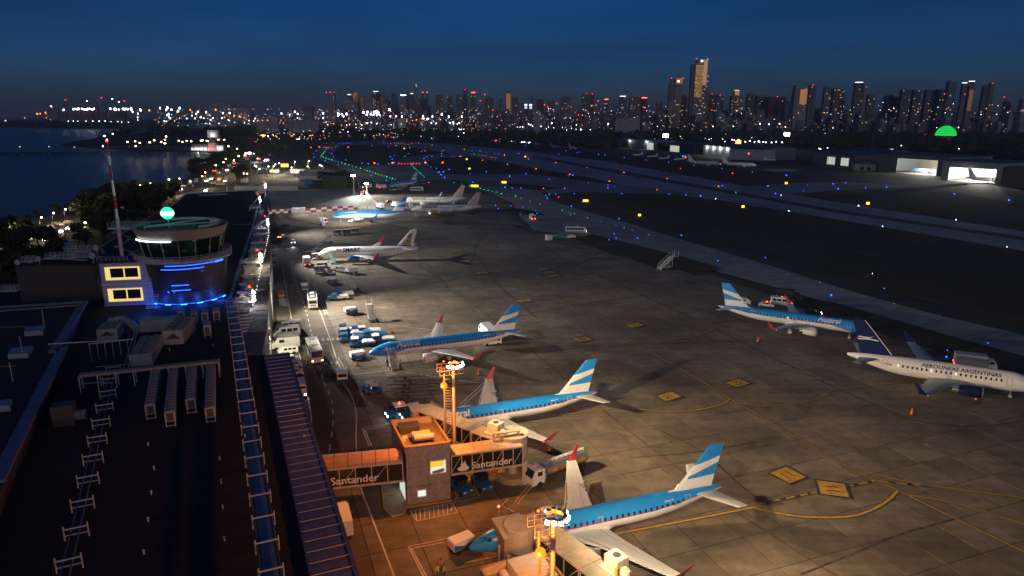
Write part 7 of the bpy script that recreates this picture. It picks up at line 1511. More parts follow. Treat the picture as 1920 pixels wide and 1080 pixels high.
# traffic: one small car mesh for each light mood
def carmesh(key, body, f, r): 
    mb = MB(); mb.prof([(-2.1, .3), (-2.1, .95), (-1.5, 1.0), (-1.1, 1.45), (.4, 1.45), (1, 1), (2.1, .8), (2.1, .3)], -.9, .9, 0); [mb.ball((2.15, s * .6, .65), .28, 1, 6, 4) for s in (-1, 1)]; [mb.ball((-2.15, s * .6, .7), .26, 2, 6, 4) for s in (-1, 1)]; [mb.wheel(x, s * .8, .32, .2, 3, 8) for x in (-1.3, 1.3) for s in (-1, 1)]; LP[key] = mb.mesh('car', [body, f, r, rubber])
carmesh('cw', white, e_hl, redp); carmesh('cd', dark_metal, e_hl, e_tl); carmesh('ct', pale_metal, white, e_tl); carmesh('cp', pale_metal, white, redp)
random.seed(21)
def traffic(pts, n, kinds, label, group, w=6, s0=1.0):
    q = smooth(pts, 8)
    for i in range(n):
        k = random.uniform(0, len(q) - 1.01); a, b = q[int(k)], q[int(k) + 1]; p = a.lerp(b, k % 1); d = (b - a).normalized(); side = random.choice((-1, 1)); nn = Vector((-d.y, d.x, 0)); p = p + nn * side * random.uniform(1.5, w); s = s0 * max(1, min(3.2, p.length / 450))
        inst(LP[random.choice(kinds)], 'car', (p.x, p.y, .1), math.atan2(d.y, d.x) + (math.pi if side < 0 else 0), s, label, 'car', group)
traffic([(250, 375), (285, 366), (330, 358), (372, 342), (415, 322), (452, 305), (472, 292), (490, 280), (505, 270)], 46, ['cw', 'cp', 'cw', 'cd'], 'car with lights on along the avenue by the bay', 'cars on the riverside avenue')
traffic([(350, 368), (400, 350), (440, 330), (480, 310), (500, 295), (515, 276)], 22, ['ct', 'cw'], 'car with red lamps on the inner road', 'cars on the inner road'); traffic([(68, 455), (110, 432), (140, 418)], 26, ['cp', 'cp', 'cp', 'cw'], 'car in the car park by the river road', 'cars parked by the river road', 9); traffic([(245, 392), (290, 382)], 16, ['cp'], 'car in the small car park behind the mast', 'cars parked behind the mast', 5)
traffic([(928, 238), (960, 243), (1000, 247), (1040, 250)], 34, ['ct', 'cw', 'cd'], 'car in the bright queue on the distant highway', 'cars on the distant highway', 14, 1.1); traffic([(560, 262), (700, 258), (860, 262), (950, 266), (1000, 270)], 30, ['cw', 'cd', 'ct'], 'car on the road behind the airfield', 'cars behind the airfield', 8, .8); traffic([(480, 262), (500, 275), (510, 282)], 26, ['cw', 'cd', 'ct'], 'car in the bright knot of traffic at the end of the avenue', 'cars at the avenue end', 16, 1.3); traffic([(1200, 250), (1330, 256), (1500, 262)], 14, ['cw', 'ct'], 'car on the road behind the hangars', 'cars behind the hangars', 8, .8)
# club house on piles and the long pier
p = P(358, 283, 0); q = P(421, 283, 0); Lc = (q - p).length; t = thing('club_house', 'floodlit white and pink club house on piles over the bay', 'building', p, math.atan2(q.y - p.y, q.x - p.x)); pinkm = mat('pink_render', (.6, .28, .27), .7); rfm = mat('slate_roof', (.16, .15, .16), .7)
MB().box(Lc * .26, 8, 3.2, Lc * .52, 14, 6).build('wing', white, t); MB().prof([(0, 6.2), (Lc * .52, 6.2), (Lc * .50, 10), (2, 10)], 1, 15).build('roof', rfm, t); MB().box(Lc * .64, 8, 6.5, Lc * .22, 18, 13).build('hall', pinkm, t)
MB().add([(Lc * .52, -1.2, 13), (Lc * .76, -1.2, 13), (Lc * .64, -1.2, 21), (Lc * .52, 17, 13), (Lc * .76, 17, 13), (Lc * .64, 17, 21)], [(0, 1, 2), (5, 4, 3), (0, 2, 5, 3), (1, 4, 5, 2)]).build('gable_roof', rfm, t); MB().box(Lc * .87, 6, 4.5, Lc * .2, 12, 9).build('wing', white, t); MB().box(Lc * .6, 20, 26, 16, 10, 12).build('tower', white, t); MB().box(Lc * .6, 20, 12, 12, 9, 20).build('tower_base', rfm, t)
wn2 = MB(); [wn2.box(Lc * (.03 + i * .048), .94, 3, 1.6, .1, 3) for i in range(10)]; [wn2.box(Lc * (.79 + i * .045), -.1, 4.5, 1.2, .1, 4) for i in range(4)]; wn2.build('windows', emis('club_window_glow', (1, .95, .9), 1.6), t)['kind'] = 'stuff'
for i in range(12): MB().tube((Lc * i / 11, .5, -3), (Lc * i / 11, .5, .3), .4, n=6).build('pile', bark, t)
MB().box(Lc / 2, 6, .1, Lc + 4, 16, .4).build('deck', mat('pier_deck', (.2, .19, .17), .8), t)
for x, c in ((.25, (1, .95, .9)), (.64, (1, .7, .7)), (.87, (.8, 1, .9)), (.5, (1, .95, .9))): lamp('POINT', t.matrix_basis @ Vector((Lc * x, -7, 3)), 1500, c, .5)
lamp('POINT', t.matrix_basis @ Vector((Lc * .6, 12, 24)), 900, (1, 1, 1), .5)
a, b = P(-60, 289.5, 0), P(356, 284.5, 0); t = thing('pier', 'long timber pier on piles crossing the bay', 'pier', a, math.atan2(b.y - a.y, b.x - a.x)); Lp = (b - a).length; MB().box(Lp / 2, 0, 1.2, Lp, 3.5, .5).build('deck', bark, t); nP = 90; pm_ = None
for i in range(nP):
    if pm_ is None: m_ = MB(); [m_.tube((0, s * 1.5, -2.5), (0, s * 1.5, 2.4), .42, n=5) for s in (-1, 1)]; m_.bar((0, -1.5, .6), (0, 1.5, .6), .3); pm_ = m_.mesh('pile_pair', bark)
    inst(pm_, 'pile_pair', (Lp * i / nP, 0, 0), parent=t)

# ---- service yard beyond the pad: tent, sheds, poles, wall
def hut(x0, x1, yb, yt, dep, m, label, roof=None, gable=0, z=.1):
    a, b = P(x0, yb, z), P(x1, yb, z); t = thing('shed', label, 'building', a, math.atan2(b.y - a.y, b.x - a.x)); L = (b - a).length; h = max(1.5, PWall((x0 + x1) / 2, yt, (a.x, a.y), (b.x, b.y)).z); MB().box(L / 2, dep / 2, h / 2, L, dep, h).build('wall', m, t)
    if gable: MB().add([(-.4, -.4, h), (-.4, dep + .4, h), (L + .4, dep + .4, h), (L + .4, -.4, h), (-.1, dep / 2, h + gable), (L + .1, dep / 2, h + gable)], [(3, 5, 4, 0), (1, 4, 5, 2), (0, 4, 1), (2, 5, 3)]).build('roof', roof or roof2, t)
    else: MB().box(L / 2, dep / 2, h + .12, L + .3, dep + .3, .2).build('roof', roof or roof2, t)
    return t, L, h
hut(560, 604, 338, 330, 14, mat('tent_white', (.5, .5, .52), .6), 'wide white tent behind the far pad', mat('tent_roof', (.48, .50, .55), .6), 4); hut(572, 586, 346, 338, 5, bluep, 'small blue and white kiosk behind the far pad'); hut(605, 652, 353, 330, 16, leafm, 'dark low shed behind the far pad'); hut(452, 462, 342, 334, 5, white, 'small white hut by the far roof end'); hut(545, 570, 325, 318, 8, white, 'bright white cabin in the service yard'); hut(506, 520, 324, 318, 8, white, 'white cabin at the left of the service yard'); hut(440, 558, 357.5, 349, 1.0, wallm, 'long pale boundary wall beyond the far roof')
a, b = P(440, 352, 0), P(560, 350, 0)
for x, y, k, l, e in ((516, 308, 's', 'dazzling warm lamp in the service yard', 9000), (510, 312, 's', 'warm lamp left of the dazzling one in the service yard', 3000), (526, 306, 'w', 'white lamp in the service yard', 2000), (552, 303, 'w', 'white lamp above the white cabin', 5000), (577, 302, 's', 'lamp above the tent', 5000), (580, 312, 's', 'lamp behind the tent ridge', 3500), (463, 326, 's', 'yellow lamp by the small hut', 1500), (606, 311, 'w', 'lamp at the tent end', 900), (598, 309, 'w', 'lamp near the tent end', 900), (550, 314, 'w', 'low white lamp in the service yard', 3500), (483, 317, 's', 'small leaning lamp left of the yard', 400), (500, 312, 'w', 'small lamp at the yard entrance', 400), (478, 288, 'w', 'very bright white lamp over the avenue', 3500), (483, 297, 'w', 'white floodlight under the bright lamp', 2500)): slamp(x, y, k, l, None, 1.25, e)
e_board = emis('orange_board', (1, .22, .03), 5)
for x, y, w_, c, l in ((534, 312, 4.5, e_board, 'orange lit hoarding in the service yard'), (494, 256, 9, emis('amber_board', (1, .6, .12), 5), 'amber square sign at the end of the avenue'), (500, 257, 6, e_cool, 'white round sign beside the amber one')):
    p = P(x, y, 5); t = thing('lit_sign', l, 'sign', (p.x, p.y, 0), R(10)); MB().box(0, 0, 6, w_ * 1.6, .4, w_ * .7).build('panel', c, t); MB().tube((0, .3, 0), (0, .3, 6), .2).build('post', dark_metal, t)
# tall floodlight poles
def tall_pole(px, pyb, pyt, label, e=0, col=(1, .95, .85), target=None, z=.2, rr=.55, em=None):
    p = P(px, pyb, z); h = PWall(px, pyt, (p.x, p.y), (p.x + 1, p.y)).z; t = thing('floodlight_pole', label, 'floodlight', p); MB().tube((0, 0, 0), (0, 0, h), .32, .2, 8).build('pole', mat('pole_tan', (.36, .28, .22), .6), t)
    MB().box(0, 0, h, 2.6, .3, .3).build('crossbar', pale_metal, t)
    for k in (-1, 0, 1): MB().ball((k * 1.0, -.3, h + .2), rr, 0, 8, 5).build('floodlight', em or e_fl, t)
    if e: lamp('SPOT', (p.x, p.y - .9, p.z + h + .5), e, col, .4, target=target or (p.x + 15, p.y - 60, 0), angle=150, blend=.9)
    return t
tall_pole(474, 356, 288, 'tall tan floodlight pole at the far end of the terminal', 0); tall_pole(664, 366, 330, 'floodlight pole over the far stands, left of the bright fence', 150000, (1, .96, .86), P(790, 378, 0)); tall_pole(689, 392, 345, 'slim pole beside the long chequered barrier', 0, rr=.2)
lamp('SPOT', P(664, 366, 17), 90000, (1, .95, .82), .4, target=P(590, 374, 0), angle=110, blend=.95); lamp('SPOT', P(700, 350, 14), 26000, (1, .95, .8), .4, target=P(740, 372, 0), angle=140)
for x, yb, yt, l in ((426, 358, 332, 'left'), (443, 356, 328, 'right')):
    p = P(x, yb, .1); h = PWall(x, yt, (p.x, p.y), (p.x + 1, p.y)).z; t = thing('marker_mast', l + ' red and white marker mast behind the far roof', 'mast', p); [MB().tube((0, 0, h * i / 3), (0, 0, h * (i + 1) / 3), .25).build('band', white if i % 2 == 0 else redp, t) for i in range(3)]
# ================================================================ HANGARS
hg = mat('hangar_sheet', (.20, .22, .23), .6, .2, noise=.2, nscale=.3); hgb = mat('hangar_blue', (.03, .07, .20), .6, noise=.2, nscale=.3); hgt = mat('hangar_teal', (.05, .18, .2), .6, noise=.2, nscale=.3); hgl = mat('hangar_pale', (.34, .36, .37), .6, noise=.15, nscale=.3); hgr = mat('hangar_roof', (.10, .115, .14), .6, .2, noise=.2, nscale=.2); brick = mat('hangar_brick', (.15, .10, .08), .8, noise=.3, nscale=.5)
def hangar(A, B, pyt, dep, label, m, ops=(), roof='flat', inner=None, power=0, rise=3.5, lights_=0, win=()):
    a, b = P(*A, .06), P(*B, .06); an = math.atan2(b.y - a.y, b.x - a.x); L = (b - a).length; t = thing('hangar', label, 'hangar', a, an)
    h = PWall((A[0] + B[0]) / 2, pyt, (a.x, a.y), (b.x, b.y)).z; ops = sorted(ops); x = 0; w_ = MB()
    for (f0, f1, hf) in ops:
        if f0 * L - x > .3: w_.box((x + f0 * L) / 2, .2, h / 2, f0 * L - x, .4, h)
        w_.box((f0 + f1) * L / 2, .2, h * (1 + hf) / 2, (f1 - f0) * L, .4, h * (1 - hf)); x = f1 * L
    if L - x > .1: w_.box((x + L) / 2, .2, h / 2, L - x, .4, h)
    w_.build('front_wall', m, t)
    n = int(L / 7); rb = MB(); [rb.box(L * i / n, -.05, h * .5, .25, .12, h) for i in range(n + 1) if not any(f0 < i / n < f1 for f0, f1, _ in ops)]; rb.build('wall_ribs', m, t)['kind'] = 'stuff'
    im = inner or m; MB().box(.2, dep / 2, h / 2, .4, dep - 1, h).build('side_wall', m, t); MB().box(L - .2, dep / 2, h / 2, .4, dep - 1, h).build('side_wall', m, t); MB().box(L / 2, dep, h / 2, L, .4, h).build('back_wall', im, t)
    if roof == 'vault': MB().loft([[(x_, -.5 + (dep + 1) * k / 10, h + rise * math.sin(math.pi * k / 10)) for k in range(11)] + [(x_, dep / 2, h - .1)] for x_ in (-.5, L + .5)]).build('roof', hgr, t)
    elif roof == 'gable': MB().loft([[(-.5 + (L + 1) * k / 2, y_, h + (rise if k == 1 else 0)) for k in range(3)] + [(L / 2, y_, h - .2)] for y_ in (-.8, dep + .8)]).build('roof', hgr, t)
    else: MB().box(L / 2, dep / 2, h + .3, L + 1, dep + 1.4, .6).build('roof', hgr, t); MB().box(L / 2, -.45, h - .3, L + 1, .2, 1.0).build('fascia', m, t)
    if power:
        for (f0, f1, hf) in ops:
            for j in range(2): lamp('POINT', t.matrix_basis @ Vector((L * (f0 + f1) / 2, dep * (.25 + .4 * j), h * hf - 2)), power, inner_col, 1.0)
            li = MB(); [li.box(L * (f0 + (f1 - f0) * (i + .5) / 4), dep * (.2 + .25 * j), h * hf - .6, 3, 1, .2) for i in range(4) for j in range(3)]; li.build('ceiling_lamps', emis('hangar_lamp', (1, .95, .8), 14), t)['kind'] = 'stuff'
            MB().box(L * (f0 + f1) / 2, dep / 2, .06, L * (f1 - f0), dep - 1, .06).build('floor', concm, t)
    for i in range(lights_): x_ = L * (i + .6) / lights_; MB().box(x_, -.5, h * .85, 1.2, .5, .6).build('wall_lamp', e_stw, t); lamp('POINT', t.matrix_basis @ Vector((x_, -2.6, h * .8)), 2600, (.9, 1, .92), .4)
    for (f0, f1, z0_, z1_, m_) in win: MB().box(L * (f0 + f1) / 2, -.03, h * (z0_ + z1_) / 2, L * (f1 - f0), .06, h * (z1_ - z0_)).build('window', m_, t)
    return t, L, h
inner_col = (1, .95, .8); wkw = emis('hangar_window_glow', (.9, 1, .85), .55); dkw = mat('dark_opening', (.01, .01, .012), .9)
hangar((1162, 276), (1225, 281), 262, 45, 'grey-blue hangar at the far left of the hangar row with bright white sign', hg, roof='flat', win=((.1, .28, 0, .75, dkw), (.82, 1.0, .0, .75, wkw)), lights_=2)
sgn = P(1193, 267, 9); t = thing('lit_sign', 'small violet white lit sign on the far left hangar', 'sign', sgn, R(10)); MB().box(0, -1.5, 0, 9, .3, 1.6).build('panel', e_vio, t)
hangar((1225, 280), (1277, 286), 269, 45, 'dark blue hangar with a lit doorway', hgb, win=((.22, .58, 0, .7, dkw), (.62, .93, 0, .8, wkw))); hangar((1277, 286), (1300, 288), 271, 40, 'narrow blue hangar with a blue lamp in front', hgb, roof='gable', rise=2); hangar((1300, 287), (1318, 290), 273, 38, 'small teal hangar between blue and white ones', hgt, roof='gable', rise=2, win=((.6, .95, 0, .7, dkw),))
hangar((1318, 290), (1368, 296), 274, 45, 'white-walled hangar lit by a row of wall lamps', hgl, lights_=4); hangar((1369, 296), (1431, 301), 277, 55, 'large dull grey hangar left of the pale one', hg, roof='vault', rise=2.5); hangar((1431, 302), (1488, 298), 280, 50, 'large pale hangar with blank lit wall', mat('hangar_white', (.5, .5, .55), .6, noise=.1, nscale=.2))
for f in (.3, .7): q_ = P(1431 + 57 * f, 304, 8); lamp('SPOT', (q_.x, q_.y - 28, 10), 9000, (.85, .88, 1), .5, target=(q_.x, q_.y, 6), angle=110)
p = P(1283, 297, 1); t = thing('airfield_truck', 'truck with blue and red warning lamps before the blue hangar', 'truck', p); MB().box(0, 0, 1.4, 5, 2.2, 2).build('body', white, t); MB().box(-.5, 0, 3, 4.5, 1.5, 1.1).build('light_bar', e_blue, t); MB().box(.3, -1.2, 1.2, 3.5, .3, .8).build('lamp', e_red, t); wheels(t, [(x, s) for x in (-1.6, 1.6) for s in (-1, 1)], .45)
hangar((1523, 307), (1600, 315), 288, 40, 'grey hangar with two lit window bays', hg, roof='gable', rise=3, win=((.37, .56, .1, .72, wkw), (.70, .88, .1, .72, wkw))); hangar((1572, 306), (1644, 314), 291, 55, 'wide vaulted hangar behind the grey one', hgt, roof='vault', rise=8); hangar((1601, 320), (1641, 321), 308, 18, 'small white gabled house between hangars', hgl, roof='gable', rise=3, win=((.3, .45, .1, .6, dkw), (.6, .75, .1, .6, dkw)))
tA, LA, hA = hangar((1646, 321), (1774, 332), 291, 60, 'big open hangar with a blue airliner inside', hg, ops=((.285, .86, .80),), inner=mat('hangar_inner', (.35, .32, .25), .8), power=50000); hp = tA.matrix_basis @ Vector((LA * .30, 12, 0))
tB, LB, hB = hangar((1764, 338), (1876, 346), 304, 60, 'big hangar with dazzling open doors at the right', hgl, ops=((.12, .90, .70),), inner=white, power=60000); hangar((1878, 349), (2010, 360), 318, 40, 'dark brick hangar at the right edge', brick)
t = airliner('blue airliner in maintenance inside the open hangar', 36.2, 1.52, 3.15, tuple(tA.matrix_basis @ Vector((LA * .36, 14, 0)))[:2], R(170) + tA.rotation_euler.z * .3, dict(E190), detail=False)[0]; t = airliner('white airliner inside the dazzling hangar', 33.6, 1.88, 3.35, tuple(tB.matrix_basis @ Vector((LB * .92, 20, 0)))[:2], R(-5), b737(33.6), detail=False)[0]
t = thing('work_platform', 'yellow work platforms round the airliner in the open hangar', 'platform', tA.matrix_basis @ Vector((LA * .55, 6, 0)), tA.rotation_euler.z); [MB().box(x, 0, 2, 3, 2, .2).bar((x - 1.4, 0, 0), (x - 1.4, 0, 3), .15).bar((x + 1.4, 0, 0), (x + 1.4, 0, 3), .15).build('platform_unit', mat('platform_yellow', (.6, .3, .04), .6), t) for x in (-8, -2, 5, 14)]
for x, y in ((1764, 293), (1839, 294), (1879, 305), (1404, 288)): q_ = P(x, y, 16); t = thing('warning_lamp', {1764: 'red lamp on the ridge between the two open hangars', 1839: 'red lamp on the roof of the dazzling hangar', 1879: 'red lamp on the roof of the brick hangar', 1404: 'red lamp above the dull grey hangar'}[x], 'lamp', q_); MB().ball((0, 0, 0), 1.0, 0, 6, 4).build('lamp', e_red, t); MB().tube((0, 0, -3), (0, 0, -.5), .15).build('post', dark_metal, t)
# geodesic dome, lit green
dp = PD(1773, 254, 1450); dr_ = 16.5 / 1280 * 1500; t = thing('green_dome', 'green lit latticed dome among the dark park trees', 'dome', dp); dm_ = MB(); gE = emis('green_dome_glow', (.02, .9, .12), 1.3)
for j in range(7):
    for i in range(30):
        z0_, z1_ = math.pi / 2 * .92 * j / 7, math.pi / 2 * .92 * (j + .72) / 7; a0_, a1_ = 2 * math.pi * (i + (.5 if j % 2 else 0)) / 30, 2 * math.pi * (i + .74 + (.5 if j % 2 else 0)) / 30
        dm_.add([(dr_ * math.cos(z) * math.cos(a), dr_ * math.cos(z) * math.sin(a), dr_ * math.sin(z)) for z, a in ((z0_, a0_), (z0_, a1_), (z1_, a1_), (z1_, a0_))], [(0, 1, 2, 3)])
dm_.build('lit_panels', gE, t)['kind'] = 'stuff'; MB().lathe([(dr_ * .97 * math.cos(q), dr_ * .97 * math.sin(q)) for q in [math.pi / 2 * k / 8 for k in range(9)][:-1]], n=30).build('shell', mat('dome_shell', (.03, .12, .05), .6), t); MB().tube((0, 0, -15), (0, 0, 0), dr_ * .55, dr_ * .8, 20).build('base', concm, t); MB().box(0, -dr_ * .6, -1, dr_ * 1.0, .5, 1.4).build('base_light', e_blue, t)
# ================================================================ PORT AND CITY
bm_l = [mat('tower_grey', (.24, .24, .27), .7, noise=.2, nscale=.08), mat('tower_brown', (.27, .21, .19), .75, noise=.2, nscale=.08), mat('tower_pale', (.40, .38, .40), .7, noise=.2, nscale=.08), mat('tower_dark', (.11, .13, .17), .5, noise=.2, nscale=.08), mat('tower_brick', (.22, .10, .075), .8, noise=.2, nscale=.08)]
wl_m = [emis('window_warm', (1, .62, .25), .8), emis('window_amber', (1, .45, .12), .9), emis('window_white', (.9, .95, 1), .6)]; floor_m = mat('floor_band', (.10, .10, .12), .6); sunl = mat('sunset_glass', (.95, .50, .18), .35, 1)  # sunset glass: reflected evening amber put into the metal tint
def tower(x0, x1, pyt, D, label, m=0, crown=None, lit=.05, floors=True, red=0, dep=None, steps=(), big=False, group=None, grid=True, name='tower', cat='tower', warm=None):
    """a tower between two columns of the frame at distance D"""
    a, b = PD(x0, 230, D), PD(x1, 230, D); L = b.x - a.x; top = PD((x0 + x1) / 2, pyt, D).z; tn = (a.x + b.x) / 2 / D; L, dep = L / (1 + .55 * abs(tn)), dep or L * .55; mx_ = b.x - L / 2 if tn > 0 else a.x + L / 2; t = thing(name, label, cat, (mx_, D + dep / 2, 0), 0, group)
    MB().box(0, 0, top / 2, L, dep, top).build('wall', bm_l[m] if isinstance(m, int) else m, t)
    for (f0, f1, e) in steps: MB().box(L * ((f0 + f1) / 2 - .5), 0, top + e / 2, L * (f1 - f0), dep * (.7), e).build('roof_block', bm_l[m] if isinstance(m, int) else m, t)
    nf = int(top / 5); nc = max(2, int(L / 6)); rn = random.Random(int(x0 * 7 + pyt)); b_ = MB()
    if floors:
        for k in range(2, nf, 1 if big else 2): b_.box(0, -dep / 2 - .12, k * 5, L * .92, .24, 1.1 if big else 1.5)
        b_.build('floor_bands', floor_m, t)['kind'] = 'stuff'
    w_ = [MB(), MB(), MB()]; cnt = 0
    for k in range(1, nf):
        for i in range(nc):
            if rn.random() < lit * .45:
                q_ = rn.choices((0, 1, 2), (6, 3, 1))[0]; w_[q_].box(L * ((i + .5) / nc - .5), -dep / 2 - .3, k * 5 + 2.6, L / nc * .6, .2, 2.6)
    for q_ in range(3):
        if w_[q_].v: w_[q_].build('lit_windows', wl_m[q_], t)['kind'] = 'stuff'
    if crown: MB().box(0, 0, top + 1.5, L * .8, dep * .8, 3).build('crown', crown, t)
    if warm: f0, f1, h0, h1 = warm; MB().box(L * ((f0 + f1) / 2 - .5), -dep / 2 - .5, top * (h0 + h1) / 2, L * (f1 - f0), .5, top * (h1 - h0)).build('sunset_tinted_face', sunl, t); MB().box(L * ((f0 + f1) / 2 - .5), -dep / 2 - 1.0, top * h1 - 3, L * .2, .5, 3).build('sign', e_white, t) if big else 0
    for k in range(red): MB().ball((L * (k / max(1, red - 1) - .5 if red > 1 else 0), -dep * .4, top + 2), D / 2200, 0, 6, 4).build('red_beacon', e_red, t)
    return t
# the two landmark towers
D0 = 2950; a, b = PD(1292, 230, D0), PD(1324, 230, D0); topz = PD(1306, 111, D0).z; sc0 = D0 / 1280
t = thing('tower', 'tallest slab tower with amber evening light on its face', 'tower', (a.x, D0, 0)); fx_ = lambda px: (px - 1292) * sc0; hz_ = lambda py: PD(1306, py, D0).z
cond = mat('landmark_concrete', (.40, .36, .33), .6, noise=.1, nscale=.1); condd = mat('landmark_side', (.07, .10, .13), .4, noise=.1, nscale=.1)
MB().box((fx_(1296) + fx_(1319)) / 2 + 1, 14, hz_(119) / 2, fx_(1319) - fx_(1297), 26, hz_(119)).build('main_slab', cond, t); MB().box((fx_(1298) + fx_(1311)) / 2, .85, (hz_(122) + hz_(182)) / 2, fx_(1311) - fx_(1298), .3, hz_(122) - hz_(182)).build('sunset_tinted_glazing', sunl, t); MB().box((fx_(1305) + fx_(1319)) / 2, 16, (hz_(111) + hz_(119)) / 2, fx_(1319) - fx_(1304), 18, hz_(111) - hz_(119)).build('crown_block', cond, t); MB().box((fx_(1299) + fx_(1305)) / 2, 18, (hz_(111) + hz_(119)) / 2, fx_(1305) - fx_(1299) - .4, 14, hz_(111) - hz_(119)).build('crown_side', condd, t)
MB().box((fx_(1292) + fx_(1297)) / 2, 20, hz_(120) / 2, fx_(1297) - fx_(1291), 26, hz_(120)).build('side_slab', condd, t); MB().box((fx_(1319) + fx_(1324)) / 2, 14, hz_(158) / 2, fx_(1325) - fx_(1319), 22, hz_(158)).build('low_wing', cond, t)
for k in range(int(hz_(122) / 5.2)):
    z = 6 + k * 5.2
    if z < hz_(160): MB().box((fx_(1298) + fx_(1324)) / 2, .8, z, fx_(1324) - fx_(1298), .5, 2.5).build('floor_band', condd, t)
    else: MB().box((fx_(1298) + fx_(1310)) / 2, .8, z, fx_(1311) - fx_(1298), .5, 2.3).build('floor_band', condd, t)
MB().box((fx_(1311) + fx_(1319)) / 2, .6, (hz_(111) + hz_(160)) / 2, fx_(1318.5) - fx_(1311.5), .6, hz_(112) - hz_(160)).build('sunset_tinted_face', mat('sunset_stone', (.95, .68, .36), .4, .9), t); [MB().bar((fx_(x), .3, 4), (fx_(x), .3, hz_(124 if x < 1312 else 160)), .5).build('mullion', cond, t) for x in (1300, 1303, 1306, 1309, 1321)]  # amber evening light put into the tint of the right face
MB().box(fx_(1308), .2, hz_(114), 6, .5, 3.5).build('sign', e_white, t); [MB().ball((fx_(x), 8, hz_(110)), 1.6, 0, 6, 4).build('red_beacon', e_red, t) for x in (1299, 1319)]
wq = MB(); rn = random.Random(4)
for _ in range(34): wq.box(fx_(rn.uniform(1298, 1323)), .35, 6 + 5.2 * rn.randrange(2, 46) + 2.6, 6, .3, 2.4)
wq.build('lit_windows', wl_m[0], t)['kind'] = 'stuff'
D1 = 3000; sc1 = D1 / 1280; a = PD(1252, 230, D1); t = thing('tower', 'second landmark tower left of the tallest with amber lit upper face', 'tower', (a.x, D1, 0)); fx_ = lambda px: (px - 1252) * sc1; hz_ = lambda py: PD(1264, py, D1).z
MB().box((fx_(1252) + fx_(1262)) / 2, 18, hz_(157) / 2, fx_(1262) - fx_(1252), 26, hz_(157)).build('side_slab', condd, t); MB().box((fx_(1262) + fx_(1275)) / 2, 14, hz_(157) / 2, fx_(1275) - fx_(1262), 26, hz_(157)).build('main_slab', cond, t); MB().box((fx_(1255) + fx_(1264)) / 2, 18, hz_(152), fx_(1264) - fx_(1255), 18, hz_(147) - hz_(157)).build('crown_side', condd, t); MB().box((fx_(1264) + fx_(1275)) / 2, 16, hz_(152), fx_(1275) - fx_(1264), 20, hz_(147) - hz_(157)).build('crown_block', mat('sunset_terracotta', (.9, .45, .2), .4, .9), t)  # evening glow put into the terracotta of crown and upper bands
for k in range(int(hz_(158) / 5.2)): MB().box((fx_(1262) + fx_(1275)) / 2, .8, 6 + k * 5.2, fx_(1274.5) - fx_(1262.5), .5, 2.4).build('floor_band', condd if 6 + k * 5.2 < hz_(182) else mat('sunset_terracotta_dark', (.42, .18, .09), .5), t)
MB().box(fx_(1267.5), .3, hz_(152), 5, .5, 3.5).build('sign', e_white, t); [MB().ball((fx_(x), 8, hz_(146)), 1.6, 0, 6, 4).build('red_beacon', e_red, t) for x in (1255, 1276)]
wq = MB()
for _ in range(20): wq.box(fx_(rn.uniform(1254, 1274)), .35 if rn.random() < 0 else .3, 6 + 5.2 * rn.randrange(1, 24) + 2.6, 5, .3, 2.4)
wq.build('lit_windows', wl_m[0], t)['kind'] = 'stuff'
amb_c = emis('amber_glow', (1, .55, .2), 1.6); whc = emis('white_glow', (.9, .95, 1), 2.2)
